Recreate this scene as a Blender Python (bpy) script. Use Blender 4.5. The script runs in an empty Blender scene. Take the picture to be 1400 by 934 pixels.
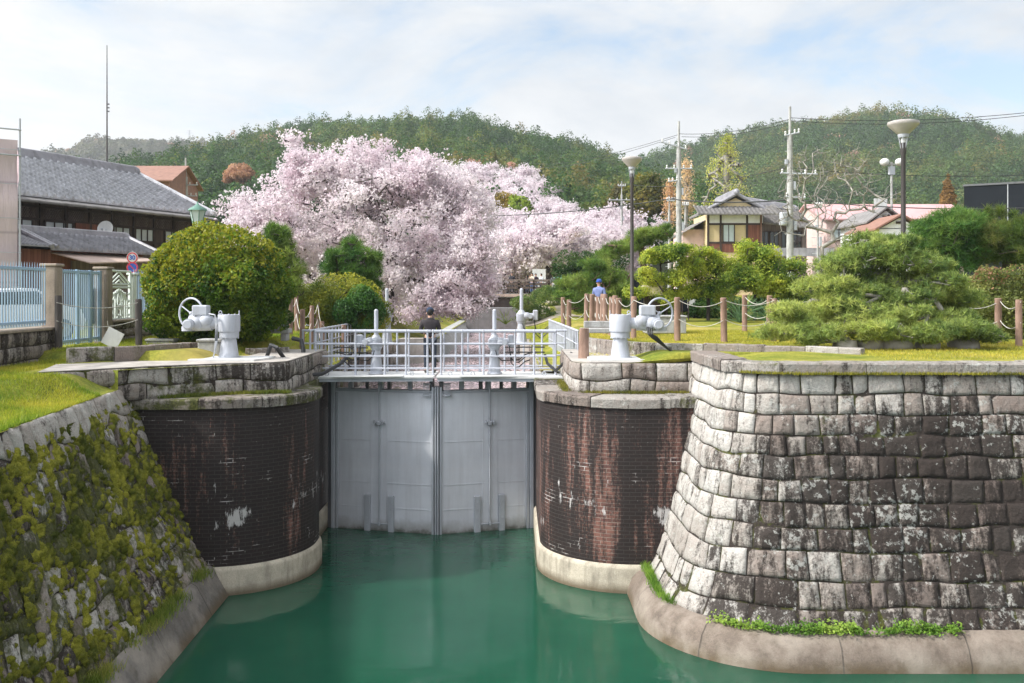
import bpy, bmesh, math, random
import numpy as np
from mathutils import Vector, Matrix
R = math.radians
S = bpy.context.scene
COL = S.collection
rnd = random.Random(7)
rng = np.random.default_rng(11)

# ------------------------------------------------------------------ camera, sky, sun, exposure
FPX = 1283.3          # focal length in photograph pixels
CAMZ = 6.4            # eye height above the lower water
cd = bpy.data.cameras.new('camera'); cam = bpy.data.objects.new('camera', cd); COL.objects.link(cam)
cam.location = (0, 0, CAMZ); cam.rotation_euler = (R(90), 0, 0)
cd.sensor_width = 36; cd.lens = 33; cd.shift_y = -67/1400; cd.clip_start = .1; cd.clip_end = 6000
S.camera = cam
SUN_DIR = Vector((-.70, -.20, .66)).normalized()   # towards the sun: from the left, a little behind the camera
SUN_EL = math.asin(SUN_DIR.z); SUN_AZ = math.atan2(SUN_DIR.x, SUN_DIR.y)
wd = bpy.data.worlds.new('World'); S.world = wd; wd.use_nodes = True
def make_world():
    nt = wd.node_tree; n = nt.nodes; l = nt.links
    for x in list(n): n.remove(x)
    out = n.new('ShaderNodeOutputWorld'); bg = n.new('ShaderNodeBackground'); bg.inputs['Strength'].default_value = .1
    l.new(bg.outputs[0], out.inputs[0])
    sky = n.new('ShaderNodeTexSky'); sky.sky_type = 'NISHITA'; sky.sun_disc = False
    sky.sun_elevation = SUN_EL; sky.sun_rotation = SUN_AZ; sky.air_density = 1.0; sky.dust_density = 1.5
    tc = n.new('ShaderNodeTexCoord'); mp = n.new('ShaderNodeMapping'); mp.inputs['Scale'].default_value = (1, 1, 2.6)
    mp.inputs['Location'].default_value = (.35, .1, .27)
    l.new(tc.outputs['Generated'], mp.inputs[0])
    def noise(sc, det, rough, dist=0):
        t = n.new('ShaderNodeTexNoise'); t.inputs['Scale'].default_value = sc; t.inputs['Detail'].default_value = det
        t.inputs['Roughness'].default_value = rough; t.inputs['Distortion'].default_value = dist
        l.new(mp.outputs[0], t.inputs['Vector']); return t
    def ramp(src, *st):
        r = n.new('ShaderNodeValToRGB'); e = r.color_ramp.elements
        e[0].position, e[0].color = st[0][0], (*st[0][1], 1); e[1].position, e[1].color = st[-1][0], (*st[-1][1], 1)
        for p, c in st[1:-1]:
            k = e.new(p); k.color = (*c, 1)
        l.new(src, r.inputs[0]); return r
    cover = ramp(noise(3.0, 10, .6, .5).outputs[0], (.34, (.10,)*3), (.44, (.72,)*3), (.53, (1,)*3))
    tone = ramp(noise(3.4, 8, .6, .2).outputs[0], (.32, (4.9, 5.2, 5.55)), (.48, (5.9, 6.05, 6.2)), (.62, (6.6, 6.62, 6.65)))
    mx = n.new('ShaderNodeMix'); mx.data_type = 'RGBA'
    boost = n.new('ShaderNodeMix'); boost.data_type = 'RGBA'; boost.blend_type = 'MULTIPLY'; boost.inputs[0].default_value = 1
    l.new(sky.outputs[0], boost.inputs[6]); boost.inputs[7].default_value = (1.5, 1.5, 1.42, 1)
    l.new(cover.outputs[0], mx.inputs[0]); l.new(boost.outputs[2], mx.inputs[6]); l.new(tone.outputs[0], mx.inputs[7])
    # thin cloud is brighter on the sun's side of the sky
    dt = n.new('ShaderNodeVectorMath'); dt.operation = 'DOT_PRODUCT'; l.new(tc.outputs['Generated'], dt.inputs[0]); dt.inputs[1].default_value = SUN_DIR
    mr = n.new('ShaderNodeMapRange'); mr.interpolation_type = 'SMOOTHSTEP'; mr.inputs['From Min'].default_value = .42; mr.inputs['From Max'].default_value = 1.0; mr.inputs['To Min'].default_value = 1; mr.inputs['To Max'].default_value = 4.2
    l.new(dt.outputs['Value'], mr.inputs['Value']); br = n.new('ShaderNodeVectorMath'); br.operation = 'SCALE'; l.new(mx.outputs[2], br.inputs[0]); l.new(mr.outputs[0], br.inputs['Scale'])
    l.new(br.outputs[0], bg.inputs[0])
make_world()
sl = bpy.data.lights.new('sun', 'SUN'); sl.energy = 3.4; sl.angle = R(2.0); sl.color = (1, .955, .88)
so = bpy.data.objects.new('sun', sl); COL.objects.link(so)
so.rotation_euler = (-SUN_DIR).to_track_quat('-Z', 'Y').to_euler()
vs = S.view_settings; vs.view_transform = 'Standard'; vs.look = 'None'; vs.exposure = 0.58; vs.gamma = 1; vs.use_curve_mapping = False
S.render.engine = 'CYCLES'; S.cycles.max_bounces = 6; S.cycles.diffuse_bounces = 3; S.cycles.transparent_max_bounces = 6
S.cycles.use_denoising = True; S.cycles.volume_bounces = 0

# ------------------------------------------------------------------ helpers
def X(px, Y): return (px - 700)/FPX*Y
def Z(py, Y): return CAMZ - (py - 400)/FPX*Y
def hash3(ix, iy, iz, s):
    h = (ix*374761393 + iy*668265263 + iz*2147483647 + s*1274126177) & 0xffffffff
    h = ((h ^ (h >> 13))*1274126177) & 0xffffffff
    h = h ^ (h >> 16)
    return (h & 0xffff)/65535.0
def vnoise(p, s=0):
    p = np.asarray(p, float); f = np.floor(p); i = f.astype(np.int64); t = p - f; t = t*t*(3-2*t)
    r = 0
    for a in (0, 1):
        for b in (0, 1):
            for c in (0, 1):
                w = (t[..., 0] if a else 1-t[..., 0])*(t[..., 1] if b else 1-t[..., 1])*(t[..., 2] if c else 1-t[..., 2])
                r = r + w*hash3(i[..., 0]+a, i[..., 1]+b, i[..., 2]+c, s)
    return r
def fbm(p, s=0, o=4):
    p = np.asarray(p, float); r = 0; a = .5; tot = 0
    for k in range(o):
        r = r + a*vnoise(p*(2**k) + 17.3*k, s+k); tot += a; a *= .5
    return r/tot
def sstep(a, b, x):
    t = np.clip((np.asarray(x, float)-a)/(b-a), 0, 1); return t*t*(3-2*t)

def tag(o, label=None, cat=None, group=None, kind=None):
    if label: o['label'] = label
    if cat: o['category'] = cat
    if group: o['group'] = group
    if kind: o['kind'] = kind
    return o
def thing(name, label, cat, loc=(0, 0, 0), rz=0, group=None):
    o = bpy.data.objects.new(name, None); COL.objects.link(o); o.location = loc; o.rotation_euler = (0, 0, rz)
    o.empty_display_size = .2
    return tag(o, label, cat, group)
def link(name, me, mat, parent=None, loc=(0, 0, 0)):
    o = bpy.data.objects.new(name, me); COL.objects.link(o); o.location = loc
    if mat is not None: me.materials.append(mat)
    if parent is not None: o.parent = parent
    return o
def npmesh(name, V, F, mat=None, parent=None, tone=None, uv=None, smooth=False, loc=(0, 0, 0), objname=None):
    """mesh from numpy arrays; F is an (n,k) index array; tone is a per-vertex rgb; uv is per-vertex"""
    V = np.ascontiguousarray(V, np.float32); F = np.ascontiguousarray(F, np.int32); k = F.shape[1]
    me = bpy.data.meshes.new(name)
    me.vertices.add(len(V)); me.vertices.foreach_set('co', V.ravel())
    me.loops.add(F.size); me.loops.foreach_set('vertex_index', F.ravel())
    me.polygons.add(len(F)); me.polygons.foreach_set('loop_start', np.arange(0, F.size, k, dtype=np.int32))
    if smooth: me.polygons.foreach_set('use_smooth', np.ones(len(F), bool))
    if tone is not None:
        a = me.color_attributes.new('tone', 'FLOAT_COLOR', 'POINT')
        c = np.ones((len(V), 4), np.float32); c[:, :3] = tone; a.data.foreach_set('color', c.ravel())
    if uv is not None:
        u = me.uv_layers.new(name='UVMap'); u.data.foreach_set('uv', np.ascontiguousarray(np.asarray(uv, np.float32)[F.ravel()]).ravel())
    me.update(calc_edges=True); me.validate()
    return link(objname or name, me, mat, parent, loc)
def grid_faces(nu, nv, base=0):
    i = np.arange(nu-1)[:, None]*nv + np.arange(nv-1)[None, :]
    return (np.stack([i, i+nv, i+nv+1, i+1], -1).reshape(-1, 4)) + base

class MB:
    """collects simple solids into ONE mesh"""
    def __init__(s): s.v = []; s.f = []
    def add(s, vs, fs):
        b = len(s.v); s.v += [tuple(v) for v in vs]; s.f += [tuple(i+b for i in f) for f in fs]; return s
    def box(s, c, d, rz=0, m=None, bev=0):
        x, y, z = d[0]/2, d[1]/2, d[2]/2
        if bev:
            b = min(bev, x*.9, y*.9, z*.9); vs = []
            for (ax, ay, az) in ((x, y-b, z-b), (x-b, y, z-b), (x-b, y-b, z)):
                for sx in (-1, 1):
                    for sy in (-1, 1):
                        for sz in (-1, 1): vs.append(Vector((sx*ax, sy*ay, sz*az)))
            bm = bmesh.new()
            for v in vs: bm.verts.new(v)
            bmesh.ops.convex_hull(bm, input=bm.verts)
            bm.verts.index_update()
            vs = [v.co.copy() for v in bm.verts]; fs = [[v.index for v in f.verts] for f in bm.faces]; bm.free()
        else:
            vs = [Vector((sx*x, sy*y, sz*z)) for sx in (-1, 1) for sy in (-1, 1) for sz in (-1, 1)]
            fs = [(0, 1, 3, 2), (4, 6, 7, 5), (0, 4, 5, 1), (2, 3, 7, 6), (0, 2, 6, 4), (1, 5, 7, 3)]
        M = m if m is not None else Matrix.Rotation(rz, 4, 'Z')
        return s.add([M @ v + Vector(c) for v in vs], fs)
    def b2(s, p, q, bev=0):
        return s.box([(a+b)/2 for a, b in zip(p, q)], [abs(b-a) for a, b in zip(p, q)], bev=bev)
    def tube(s, pts, r, n=8, cap=True):
        pts = [Vector(p) for p in pts]; rs = r if isinstance(r, (list, tuple)) else [r]*len(pts)
        vs = []; up = None
        for i, p in enumerate(pts):
            d = (pts[min(i+1, len(pts)-1)] - pts[max(i-1, 0)])
            if d.length < 1e-9: d = Vector((0, 0, 1))
            d.normalize()
            if up is None: up = Vector((0, 0, 1)) if abs(d.z) < .9 else Vector((1, 0, 0))
            a = d.cross(up); a.normalize(); b = d.cross(a); up = -b if False else up
            for k in range(n):
                t = 2*math.pi*k/n; vs.append(p + (a*math.cos(t) + b*math.sin(t))*rs[i])
        fs = []
        for i in range(len(pts)-1):
            for k in range(n):
                a0 = i*n+k; a1 = i*n+(k+1) % n; fs.append((a0, a1, a1+n, a0+n))
        if cap: fs += [tuple(range(n))[::-1], tuple(range((len(pts)-1)*n, len(pts)*n))]
        return s.add(vs, fs)
    def lathe(s, prof, n=24, c=(0, 0, 0), m=None):
        vs = []; M = m if m is not None else Matrix()
        for (r, z) in prof:
            for k in range(n):
                t = 2*math.pi*k/n; vs.append(M @ Vector((max(r, 1e-4)*math.cos(t), max(r, 1e-4)*math.sin(t), z)) + Vector(c))
        fs = []
        for i in range(len(prof)-1):
            for k in range(n):
                a0 = i*n+k; a1 = i*n+(k+1) % n; fs.append((a0, a1, a1+n, a0+n))
        fs += [tuple(range(n))[::-1], tuple(range((len(prof)-1)*n, len(prof)*n))]
        return s.add(vs, fs)
    def prism(s, poly, z0, z1):
        n = len(poly)
        return s.add([(x, y, z0) for x, y in poly] + [(x, y, z1) for x, y in poly],
                     [tuple(range(n))[::-1], tuple(range(n, 2*n))] + [(i, (i+1) % n, (i+1) % n+n, i+n) for i in range(n)])
    def extr(s, poly3, d):
        n = len(poly3); d = Vector(d)
        return s.add([Vector(p) for p in poly3] + [Vector(p)+d for p in poly3],
                     [tuple(range(n))[::-1], tuple(range(n, 2*n))] + [(i, (i+1) % n, (i+1) % n+n, i+n) for i in range(n)])
    def ball(s, c, r, n=10, m=6):
        r = r if isinstance(r, (tuple, list)) else (r, r, r)
        return s.lathe([(math.sin(math.pi*i/m), -math.cos(math.pi*i/m)) for i in range(m+1)], n, c, Matrix.Diagonal((*r, 1)))
    def torus(s, c, R0, r, m=None, n=28, k=6, a0=0, a1=2*math.pi):
        M = m if m is not None else Matrix(); full = abs(a1-a0-2*math.pi) < 1e-6; N_ = n if full else n+1
        vs = []
        for i in range(N_):
            t = a0+(a1-a0)*i/n
            for j in range(k):
                u = 2*math.pi*j/k; q = R0+r*math.cos(u)
                vs.append(M @ Vector((q*math.cos(t), q*math.sin(t), r*math.sin(u))) + Vector(c))
        fs = []
        for i in range(n):
            i2 = (i+1) % N_
            for j in range(k): fs.append((i*k+j, i2*k+j, i2*k+(j+1) % k, i*k+(j+1) % k))
        return s.add(vs, fs)
    def build(s, name, mat, parent=None, smooth=True, loc=(0, 0, 0), angle=35):
        me = bpy.data.meshes.new(name); me.from_pydata(s.v, [], s.f)
        bm = bmesh.new(); bm.from_mesh(me); bmesh.ops.recalc_face_normals(bm, faces=bm.faces); bm.to_mesh(me); bm.free()
        if smooth:
            me.polygons.foreach_set('use_smooth', np.ones(len(me.polygons), bool)); me.set_sharp_from_angle(angle=R(angle))
        me.update()
        return link(name, me, mat, parent, loc)
def copy_tree(o, parent=None):
    c = o.copy(); COL.objects.link(c)
    if parent is not None: c.parent = parent
    for ch in list(o.children): copy_tree(ch, c)
    return c
def catenary(p, q, sag, n=10):
    p = Vector(p); q = Vector(q)
    return [p.lerp(q, i/n) - Vector((0, 0, sag*4*(i/n)*(1-i/n))) for i in range(n+1)]
def sweep(path, prof, name, mat, parent=None, closed=False, smooth=False, tone=None, uvoff=0, sub=None):
    """path: list of (x,y,nx,ny); prof: list of (offset, z). Grid mesh with uv in metres"""
    P = np.array(path, float); ds = np.r_[0, np.cumsum(np.hypot(*np.diff(P[:, :2], axis=0).T))]
    pr = np.array(prof, float); dv = np.r_[0, np.cumsum(np.hypot(*np.diff(pr, axis=0).T))]
    V = np.zeros((len(P), len(pr), 3)); UV = np.zeros((len(P), len(pr), 2))
    for j, (o, z) in enumerate(pr):
        V[:, j, 0] = P[:, 0]+P[:, 2]*o; V[:, j, 1] = P[:, 1]+P[:, 3]*o; V[:, j, 2] = z
        UV[:, j, 0] = ds+uvoff; UV[:, j, 1] = dv[j]
    return npmesh(name, V.reshape(-1, 3), grid_faces(len(P), len(pr)), mat, parent, uv=UV.reshape(-1, 2), smooth=smooth)

# ------------------------------------------------------------------ materials
class NT:
    def __init__(s, name):
        s.m = bpy.data.materials.new(name); s.m.use_nodes = True; s.t = s.m.node_tree; s.b = s.t.nodes['Principled BSDF']
        s.out = s.t.nodes['Material Output']
    def n(s, typ, **kw):
        x = s.t.nodes.new(typ)
        for k, v in kw.items(): setattr(x, k, v)
        return x
    def put(s, sock, v):
        if isinstance(v, bpy.types.NodeSocket): s.t.links.new(v, sock)
        elif v is not None:
            if isinstance(v, (tuple, list)) and len(v) == 3 and sock.type == 'RGBA': v = (*v, 1)
            sock.default_value = v
    def obj(s): return s.n('ShaderNodeTexCoord').outputs['Object']
    def uv(s): return s.n('ShaderNodeTexCoord').outputs['UV']
    def map(s, v, sc=(1, 1, 1), loc=(0, 0, 0)):
        x = s.n('ShaderNodeMapping'); s.put(x.inputs[0], v); x.inputs['Scale'].default_value = sc; x.inputs['Location'].default_value = loc; return x.outputs[0]
    def noise(s, sc, det=4, rough=.55, v=None, dist=0):
        x = s.n('ShaderNodeTexNoise'); x.inputs['Scale'].default_value = sc; x.inputs['Detail'].default_value = det
        x.inputs['Roughness'].default_value = rough; x.inputs['Distortion'].default_value = dist
        s.put(x.inputs['Vector'], v if v is not None else s.obj()); return x.outputs[0]
    def voro(s, sc, v=None, feat='F1', out=0, rnd_=1):
        x = s.n('ShaderNodeTexVoronoi', feature=feat); x.inputs['Scale'].default_value = sc; x.inputs['Randomness'].default_value = rnd_
        s.put(x.inputs['Vector'], v if v is not None else s.obj()); return x.outputs[out]
    def ramp(s, f, *st, interp='LINEAR'):
        r = s.n('ShaderNodeValToRGB'); e = r.color_ramp.elements; r.color_ramp.interpolation = interp
        st = [(p, (c,)*3 if isinstance(c, (int, float)) else c) for p, c in st]
        e[0].position, e[0].color = st[0][0], (*st[0][1], 1); e[1].position, e[1].color = st[-1][0], (*st[-1][1], 1)
        for p, c in st[1:-1]:
            k = e.new(p); k.color = (*c, 1)
        s.put(r.inputs[0], f); return r.outputs[0]
    def mix(s, f, a, b, mode='MIX'):
        x = s.n('ShaderNodeMix', data_type='RGBA', blend_type=mode); s.put(x.inputs[0], f); s.put(x.inputs[6], a); s.put(x.inputs[7], b); return x.outputs[2]
    def math(s, op, a, b=None, c=None):
        x = s.n('ShaderNodeMath', operation=op); s.put(x.inputs[0], a)
        if b is not None: s.put(x.inputs[1], b)
        if c is not None: s.put(x.inputs[2], c)
        return x.outputs[0]
    def attr(s, name='tone'): return s.n('ShaderNodeAttribute', attribute_name=name).outputs['Color']
    def sep(s, c):
        x = s.n('ShaderNodeSeparateXYZ'); s.put(x.inputs[0], c); return x.outputs
    def bump(s, h, st=.5, d=.02, nrm=None):
        x = s.n('ShaderNodeBump'); x.inputs['Strength'].default_value = st; x.inputs['Distance'].default_value = d; s.put(x.inputs['Height'], h)
        if nrm is not None: s.put(x.inputs['Normal'], nrm)
        return x.outputs[0]
    def fin(s, col=None, rough=.7, nrm=None, metal=0, spec=None, **kw):
        if col is not None: s.put(s.b.inputs['Base Color'], col)
        s.put(s.b.inputs['Roughness'], rough); s.put(s.b.inputs['Metallic'], metal)
        if spec is not None: s.b.inputs['Specular IOR Level'].default_value = spec
        if nrm is not None: s.put(s.b.inputs['Normal'], nrm)
        for k, v in kw.items(): s.put(s.b.inputs[k], v)
        return s.m
def plain(name, c, rough=.6, metal=0, var=.25, sc=3, bump=0, spec=None, dirt=None):
    """a worn single-colour surface: the colour varies a little over the surface"""
    k = NT(name); n1 = k.noise(sc, 6, .6); lo = tuple(x*(1-var) for x in c); hi = tuple(min(1, x*(1+var)) for x in c)
    col = k.ramp(n1, (.3, lo), (.7, hi))
    if dirt is not None:
        st = k.noise(1.0, 5, .65, k.map(k.obj(), (4, 4, .7))); col = k.mix(k.ramp(st, (.5, 0), (.72, dirt[1])), col, dirt[0])
    nr = k.bump(k.noise(sc*12, 4, .6), bump, .01) if bump else None
    return k.fin(col, rough, nr, metal, spec)

def m_leaf(name, trans=.42, rough=.55):
    k = NT(name); c = k.attr()
    k.fin(c, rough, spec=.25)
    tr = k.n('ShaderNodeBsdfTranslucent'); k.put(tr.inputs[0], k.mix(1, c, (1.15, 1.2, .8), 'MULTIPLY') if trans < .5 else c)
    ms = k.n('ShaderNodeMixShader'); ms.inputs[0].default_value = trans
    k.t.links.new(k.b.outputs[0], ms.inputs[1]); k.t.links.new(tr.outputs[0], ms.inputs[2]); k.t.links.new(ms.outputs[0], k.out.inputs[0])
    return k.m
LEAF = m_leaf('leaves'); BLOSSOM = m_leaf('blossom_petals', .62, .7)
def m_bark(name, a, b, sc=6):
    k = NT(name); n1 = k.noise(sc, 6, .65, k.map(k.obj(), (1, 1, .35))); return k.fin(k.ramp(n1, (.3, a), (.7, b)), .9, k.bump(n1, .8, .03))
BARK = m_bark('dark_bark', (.018, .013, .011), (.075, .058, .048)); BARKG = m_bark('grey_bark', (.11, .10, .085), (.36, .34, .30))
BARKR = m_bark('red_pine_bark', (.05, .028, .02), (.17, .10, .075))

def m_granite(name, stain=.5, moss=.2, lichen=.4, white=1.0):
    """wall blocks: every block has its own tone; dark running stains, pale lichen, moss"""
    k = NT(name); t = k.sep(k.attr()); o = k.obj()
    fine = k.noise(38, 5, .7, o); med = k.noise(5, 6, .65, o)
    base = k.ramp(t[0], (0, (.15*white, .12*white, .108*white)), (.3, (.29*white, .245*white, .215*white)), (.6, (.43*white, .40*white, .36*white)), (1, (.61*white, .59*white, .55*white)))
    base = k.mix(k.ramp(fine, (.35, .45), (.65, 0)), base, (.12, .10, .09))
    base = k.mix(k.ramp(med, (.4, 0), (.78, .4)), base, (.27, .19, .155))
    # dark weathering: runs down the face in streaks, patchy at large scale, heavier on some blocks
    streak = k.noise(1.0, 7, .68, k.map(o, (6.5, 6.5, .75)))
    big = k.noise(.42, 4, .6, k.map(o, (1, 1, .8), (3.1, 1.7, 0)))
    spk = k.noise(20, 6, .8, o)
    m = k.math('ADD', k.math('MULTIPLY', streak, 1.35), k.math('MULTIPLY', big, .75))
    m = k.math('ADD', m, k.math('MULTIPLY', spk, .85)); m = k.math('ADD', m, k.math('MULTIPLY', t[1], .34))
    th = 1.92 - stain*.42
    dark = k.ramp(k.math('MULTIPLY', m, .5), (th*.5-.05, 0), (th*.5+.07, .95))
    base = k.mix(dark, base, k.mix(fine, (.010, .0085, .008), (.055, .042, .036)))
    lich = k.ramp(k.math('ADD', k.noise(9, 5, .7, o), k.math('MULTIPLY', k.noise(1.1, 3, .5, o), .5)), (.91-.1*lichen, 0), (.97-.1*lichen, .6))
    base = k.mix(lich, base, (.46, .46, .43))
    ms = k.math('ADD', k.noise(2.2, 6, .7, o), k.math('MULTIPLY', t[2], .8))
    mm = k.ramp(ms, (.86-.3*moss, 0), (.98-.3*moss, .9))
    base = k.mix(mm, base, k.ramp(k.noise(24, 4, .6, o), (.3, (.022, .030, .006)), (.7, (.10, .105, .018))))
    h = k.math('ADD', k.math('MULTIPLY', med, .6), k.math('ADD', k.math('MULTIPLY', fine, .3), k.math('MULTIPLY', k.noise(13, 5, .65, o), .6)))
    return k.fin(base, .9, k.bump(h, 1, .06), spec=.25)
GRAN_R = m_granite('weathered_granite_blocks', .84, .16, .6, .93); GRAN_L = m_granite('mossy_granite_rubble', .5, .36, .6, 1.1)
GRAN_U = m_granite('pale_granite_masonry', .62, .14, .45, .95); GRAN_C = m_granite('granite_coping', .5, .12, .5, .78)

def m_brick(name, black=.5, white=.5):
    k = NT(name); u = k.uv(); o = k.obj()
    br = k.n('ShaderNodeTexBrick'); k.put(br.inputs['Vector'], u); br.offset = .5
    br.inputs['Scale'].default_value = 1; br.inputs['Brick Width'].default_value = .25; br.inputs['Row Height'].default_value = .082
    br.inputs['Mortar Size'].default_value = .009; br.inputs['Mortar Smooth'].default_value = .3; br.inputs['Bias'].default_value = 0
    br.inputs['Color1'].default_value = (.27, .125, .095, 1); br.inputs['Color2'].default_value = (.14, .065, .055, 1); br.inputs['Mortar'].default_value = (.30, .235, .20, 1)
    c = br.outputs['Color']; fine = k.noise(30, 5, .7, o); med = k.noise(6, 6, .7, o)
    c = k.mix(k.ramp(med, (.35, .5), (.65, 0)), c, (.10, .055, .045))
    # black algae runs in vertical bands from the coping down
    st = k.noise(1, 8, .68, k.map(u, (1.7, .16, 1))); st2 = k.noise(1, 7, .75, k.map(u, (7, 1.0, 1))); spk = k.noise(17, 5, .8, u)
    m = k.math('ADD', k.math('MULTIPLY', st, .95), k.math('ADD', k.math('MULTIPLY', st2, .55), k.math('MULTIPLY', spk, .4)))
    v = k.math('DIVIDE', k.sep(u)[1], 3.45)
    topd = k.ramp(v, (0, .10), (.15, 0), (.75, 0), (.96, .10))   # wettest just above the base and under the coping
    m = k.math('MULTIPLY', k.math('ADD', m, k.math('MULTIPLY', topd, .6)), .5)
    th = .52 - .10*black
    blk = k.mix(br.outputs['Fac'], k.mix(fine, (.005, .005, .0055), (.026, .022, .021)), (.030, .026, .025))
    c = k.mix(k.ramp(m, (th-.03, 0), (th+.035, .95)), c, blk)
    # lime runs
    wv = k.noise(1, 6, .75, k.map(u, (5, 1.1, 1), (3.3, 7.1, 0))); wb = k.noise(1.15, 3, .5, k.map(u, (.9, 1, 1), (1.2, 5.4, 0)))
    w = k.math('ADD', k.math('ADD', k.math('MULTIPLY', wv, .7), k.math('MULTIPLY', wb, .6)), k.ramp(v, (.05, 0), (.2, .08), (.5, .08), (.62, 0), (.9, 0)))
    c = k.mix(k.ramp(w, (.855-.05*white, 0), (.89-.05*white, .8)), c, (.58, .56, .55))
    lime = k.math('MULTIPLY', br.outputs['Fac'], k.ramp(k.noise(1.3, 5, .7, k.map(u, (.8, 1.4, 1), (9, 3, 0))), (.59, 0), (.67, .75)))
    c = k.mix(lime, c, (.62, .58, .56))
    gr = k.ramp(k.math('ADD', k.noise(4, 6, .7, o), k.ramp(v, (.93, 0), (1, .22))), (.80, 0), (.90, .85))
    c = k.mix(gr, c, (.06, .058, .012))
    h = k.math('ADD', k.math('MULTIPLY', br.outputs['Fac'], -.7), k.math('MULTIPLY', fine, .5))
    return k.fin(c, k.ramp(m, (.3, .9), (.6, .6)), k.bump(h, .8, .012), spec=.3)
BRICK_R = m_brick('weathered_red_brick', .78, .4); BRICK_L = m_brick('blackened_brick', 1.12, .4)
def m_conc(name, c=(.36, .32, .26), wet=True, z0=0, joints=0):
    k = NT(name); o = k.obj(); n1 = k.noise(2.2, 7, .65, o); f = k.noise(40, 4, .7, o); s_ = k.noise(1, 6, .7, k.map(o, (5, 5, .6)))
    col = k.ramp(n1, (.28, tuple(x*.62 for x in c)), (.5, c), (.75, tuple(x*1.2 for x in c)))
    col = k.mix(k.ramp(f, (.4, .35), (.6, 0)), col, tuple(x*.5 for x in c)); col = k.mix(k.ramp(s_, (.48, 0), (.75, .65)), col, (.10, .085, .065))
    if wet:
        z = k.math('ADD', k.sep(o)[2], k.math('MULTIPLY', k.noise(3, 4, .6, o), .12))
        col = k.mix(k.ramp(k.math('ADD', z, .5), (.60, .85), (.78, 0)), col, (.11, .080, .045))    # tide mark
    if joints:
        fr = k.math('FRACT', k.math('DIVIDE', k.math('ADD', k.sep(k.uv())[0], k.math('MULTIPLY', n1, .06)), joints)); col = k.mix(k.ramp(fr, (0, .8), (.008, .8), (.016, 0)), col, (.04, .034, .028)); col = k.mix(k.ramp(k.noise(9, 6, .75, o), (.52, 0), (.68, .55)), col, tuple(x*.42 for x in c)); col = k.mix(k.ramp(k.noise(1.1, 5, .6, o), (.45, 0), (.65, .5)), col, (.36, .32, .27))
    return k.fin(col, .85, k.bump(k.math('ADD', n1, k.math('MULTIPLY', f, .5)), .7, .025), spec=.3)
CONC_W = m_conc('pale_concrete_footing', (.50, .45, .36)); CONC_T = m_conc('brown_concrete_toe', (.20, .16, .13), joints=2.15); CONC_D = m_conc('dark_concrete_toe', (.17, .155, .14), joints=2.4)
CONC = m_conc('grey_concrete', (.42, .42, .41), False)
def m_paint(name, c, dirt=.25, rough=.45, metal=0):
    k = NT(name); o = k.obj(); n1 = k.noise(1.6, 6, .6, o); s_ = k.noise(1, 6, .7, k.map(o, (6, 6, .6))); f = k.noise(30, 3, .6, o)
    col = k.ramp(n1, (.3, tuple(x*.85 for x in c)), (.7, tuple(min(1, x*1.08) for x in c)))
    col = k.mix(k.ramp(s_, (.5, 0), (.8, dirt)), col, (.16, .13, .10)); col = k.mix(k.ramp(f, (.68, 0), (.75, dirt)), col, (.12, .09, .07))
    return k.fin(col, k.ramp(n1, (.3, rough), (.7, rough+.15)), k.bump(f, .12, .004), metal)
STEEL = m_paint('grey_painted_steel', (.40, .42, .46), .3); RAIL = m_paint('galvanised_rail', (.43, .45, .51), .25); PALE = m_paint('pale_grey_gear_paint', (.42, .44, .49), .42)
DARKST = m_paint('dark_wet_steel', (.10, .105, .115), .4); WHITE = m_paint('white_paint', (.62, .62, .61), .3); BLACKC = plain('black_rubber_cable', (.015, .016, .018), .55)
BLUEP = m_paint('pale_blue_fence_paint', (.30, .43, .56), .3); GREENP = m_paint('old_green_paint', (.10, .22, .17), .3); MINT = m_paint('mint_white_paint', (.62, .68, .63), .25)
POLE = m_paint('brown_lamp_pole_paint', (.045, .038, .038), .2)
def m_gate():
    k = NT('gate_steel_skin'); o = k.obj(); n1 = k.noise(.8, 6, .6, o); s_ = k.noise(1, 7, .7, k.map(o, (5, 5, .35))); f = k.noise(26, 4, .65, o)
    hz = k.noise(1, 5, .6, k.map(o, (.25, .25, 5)))
    col = k.ramp(n1, (.3, (.50, .515, .56)), (.7, (.64, .655, .70))); col = k.mix(k.ramp(s_, (.45, 0), (.8, .35)), col, (.29, .27, .28))
    col = k.mix(k.ramp(hz, (.5, 0), (.8, .35)), col, (.55, .54, .56)); col = k.mix(k.ramp(f, (.66, 0), (.76, .3)), col, (.17, .15, .14)); col = k.mix(k.ramp(k.noise(1, 8, .75, k.map(o, (9, 9, .5), (4, 2, 1))), (.62, 0), (.74, .32)), col, (.27, .19, .13))
    z = k.math('ADD', k.sep(o)[2], k.math('MULTIPLY', k.noise(2.5, 5, .7, o), .5))
    col = k.mix(k.ramp(z, (.25, .8), (.62, 0)), col, (.20, .185, .16)); col = k.mix(k.ramp(z, (.2, .9), (.34, 0)), col, (.05, .055, .04))
    return k.fin(col, .5, k.bump(k.math('ADD', n1, k.math('MULTIPLY', f, .15)), .15, .02), .0)
GATE = m_gate()
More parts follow.
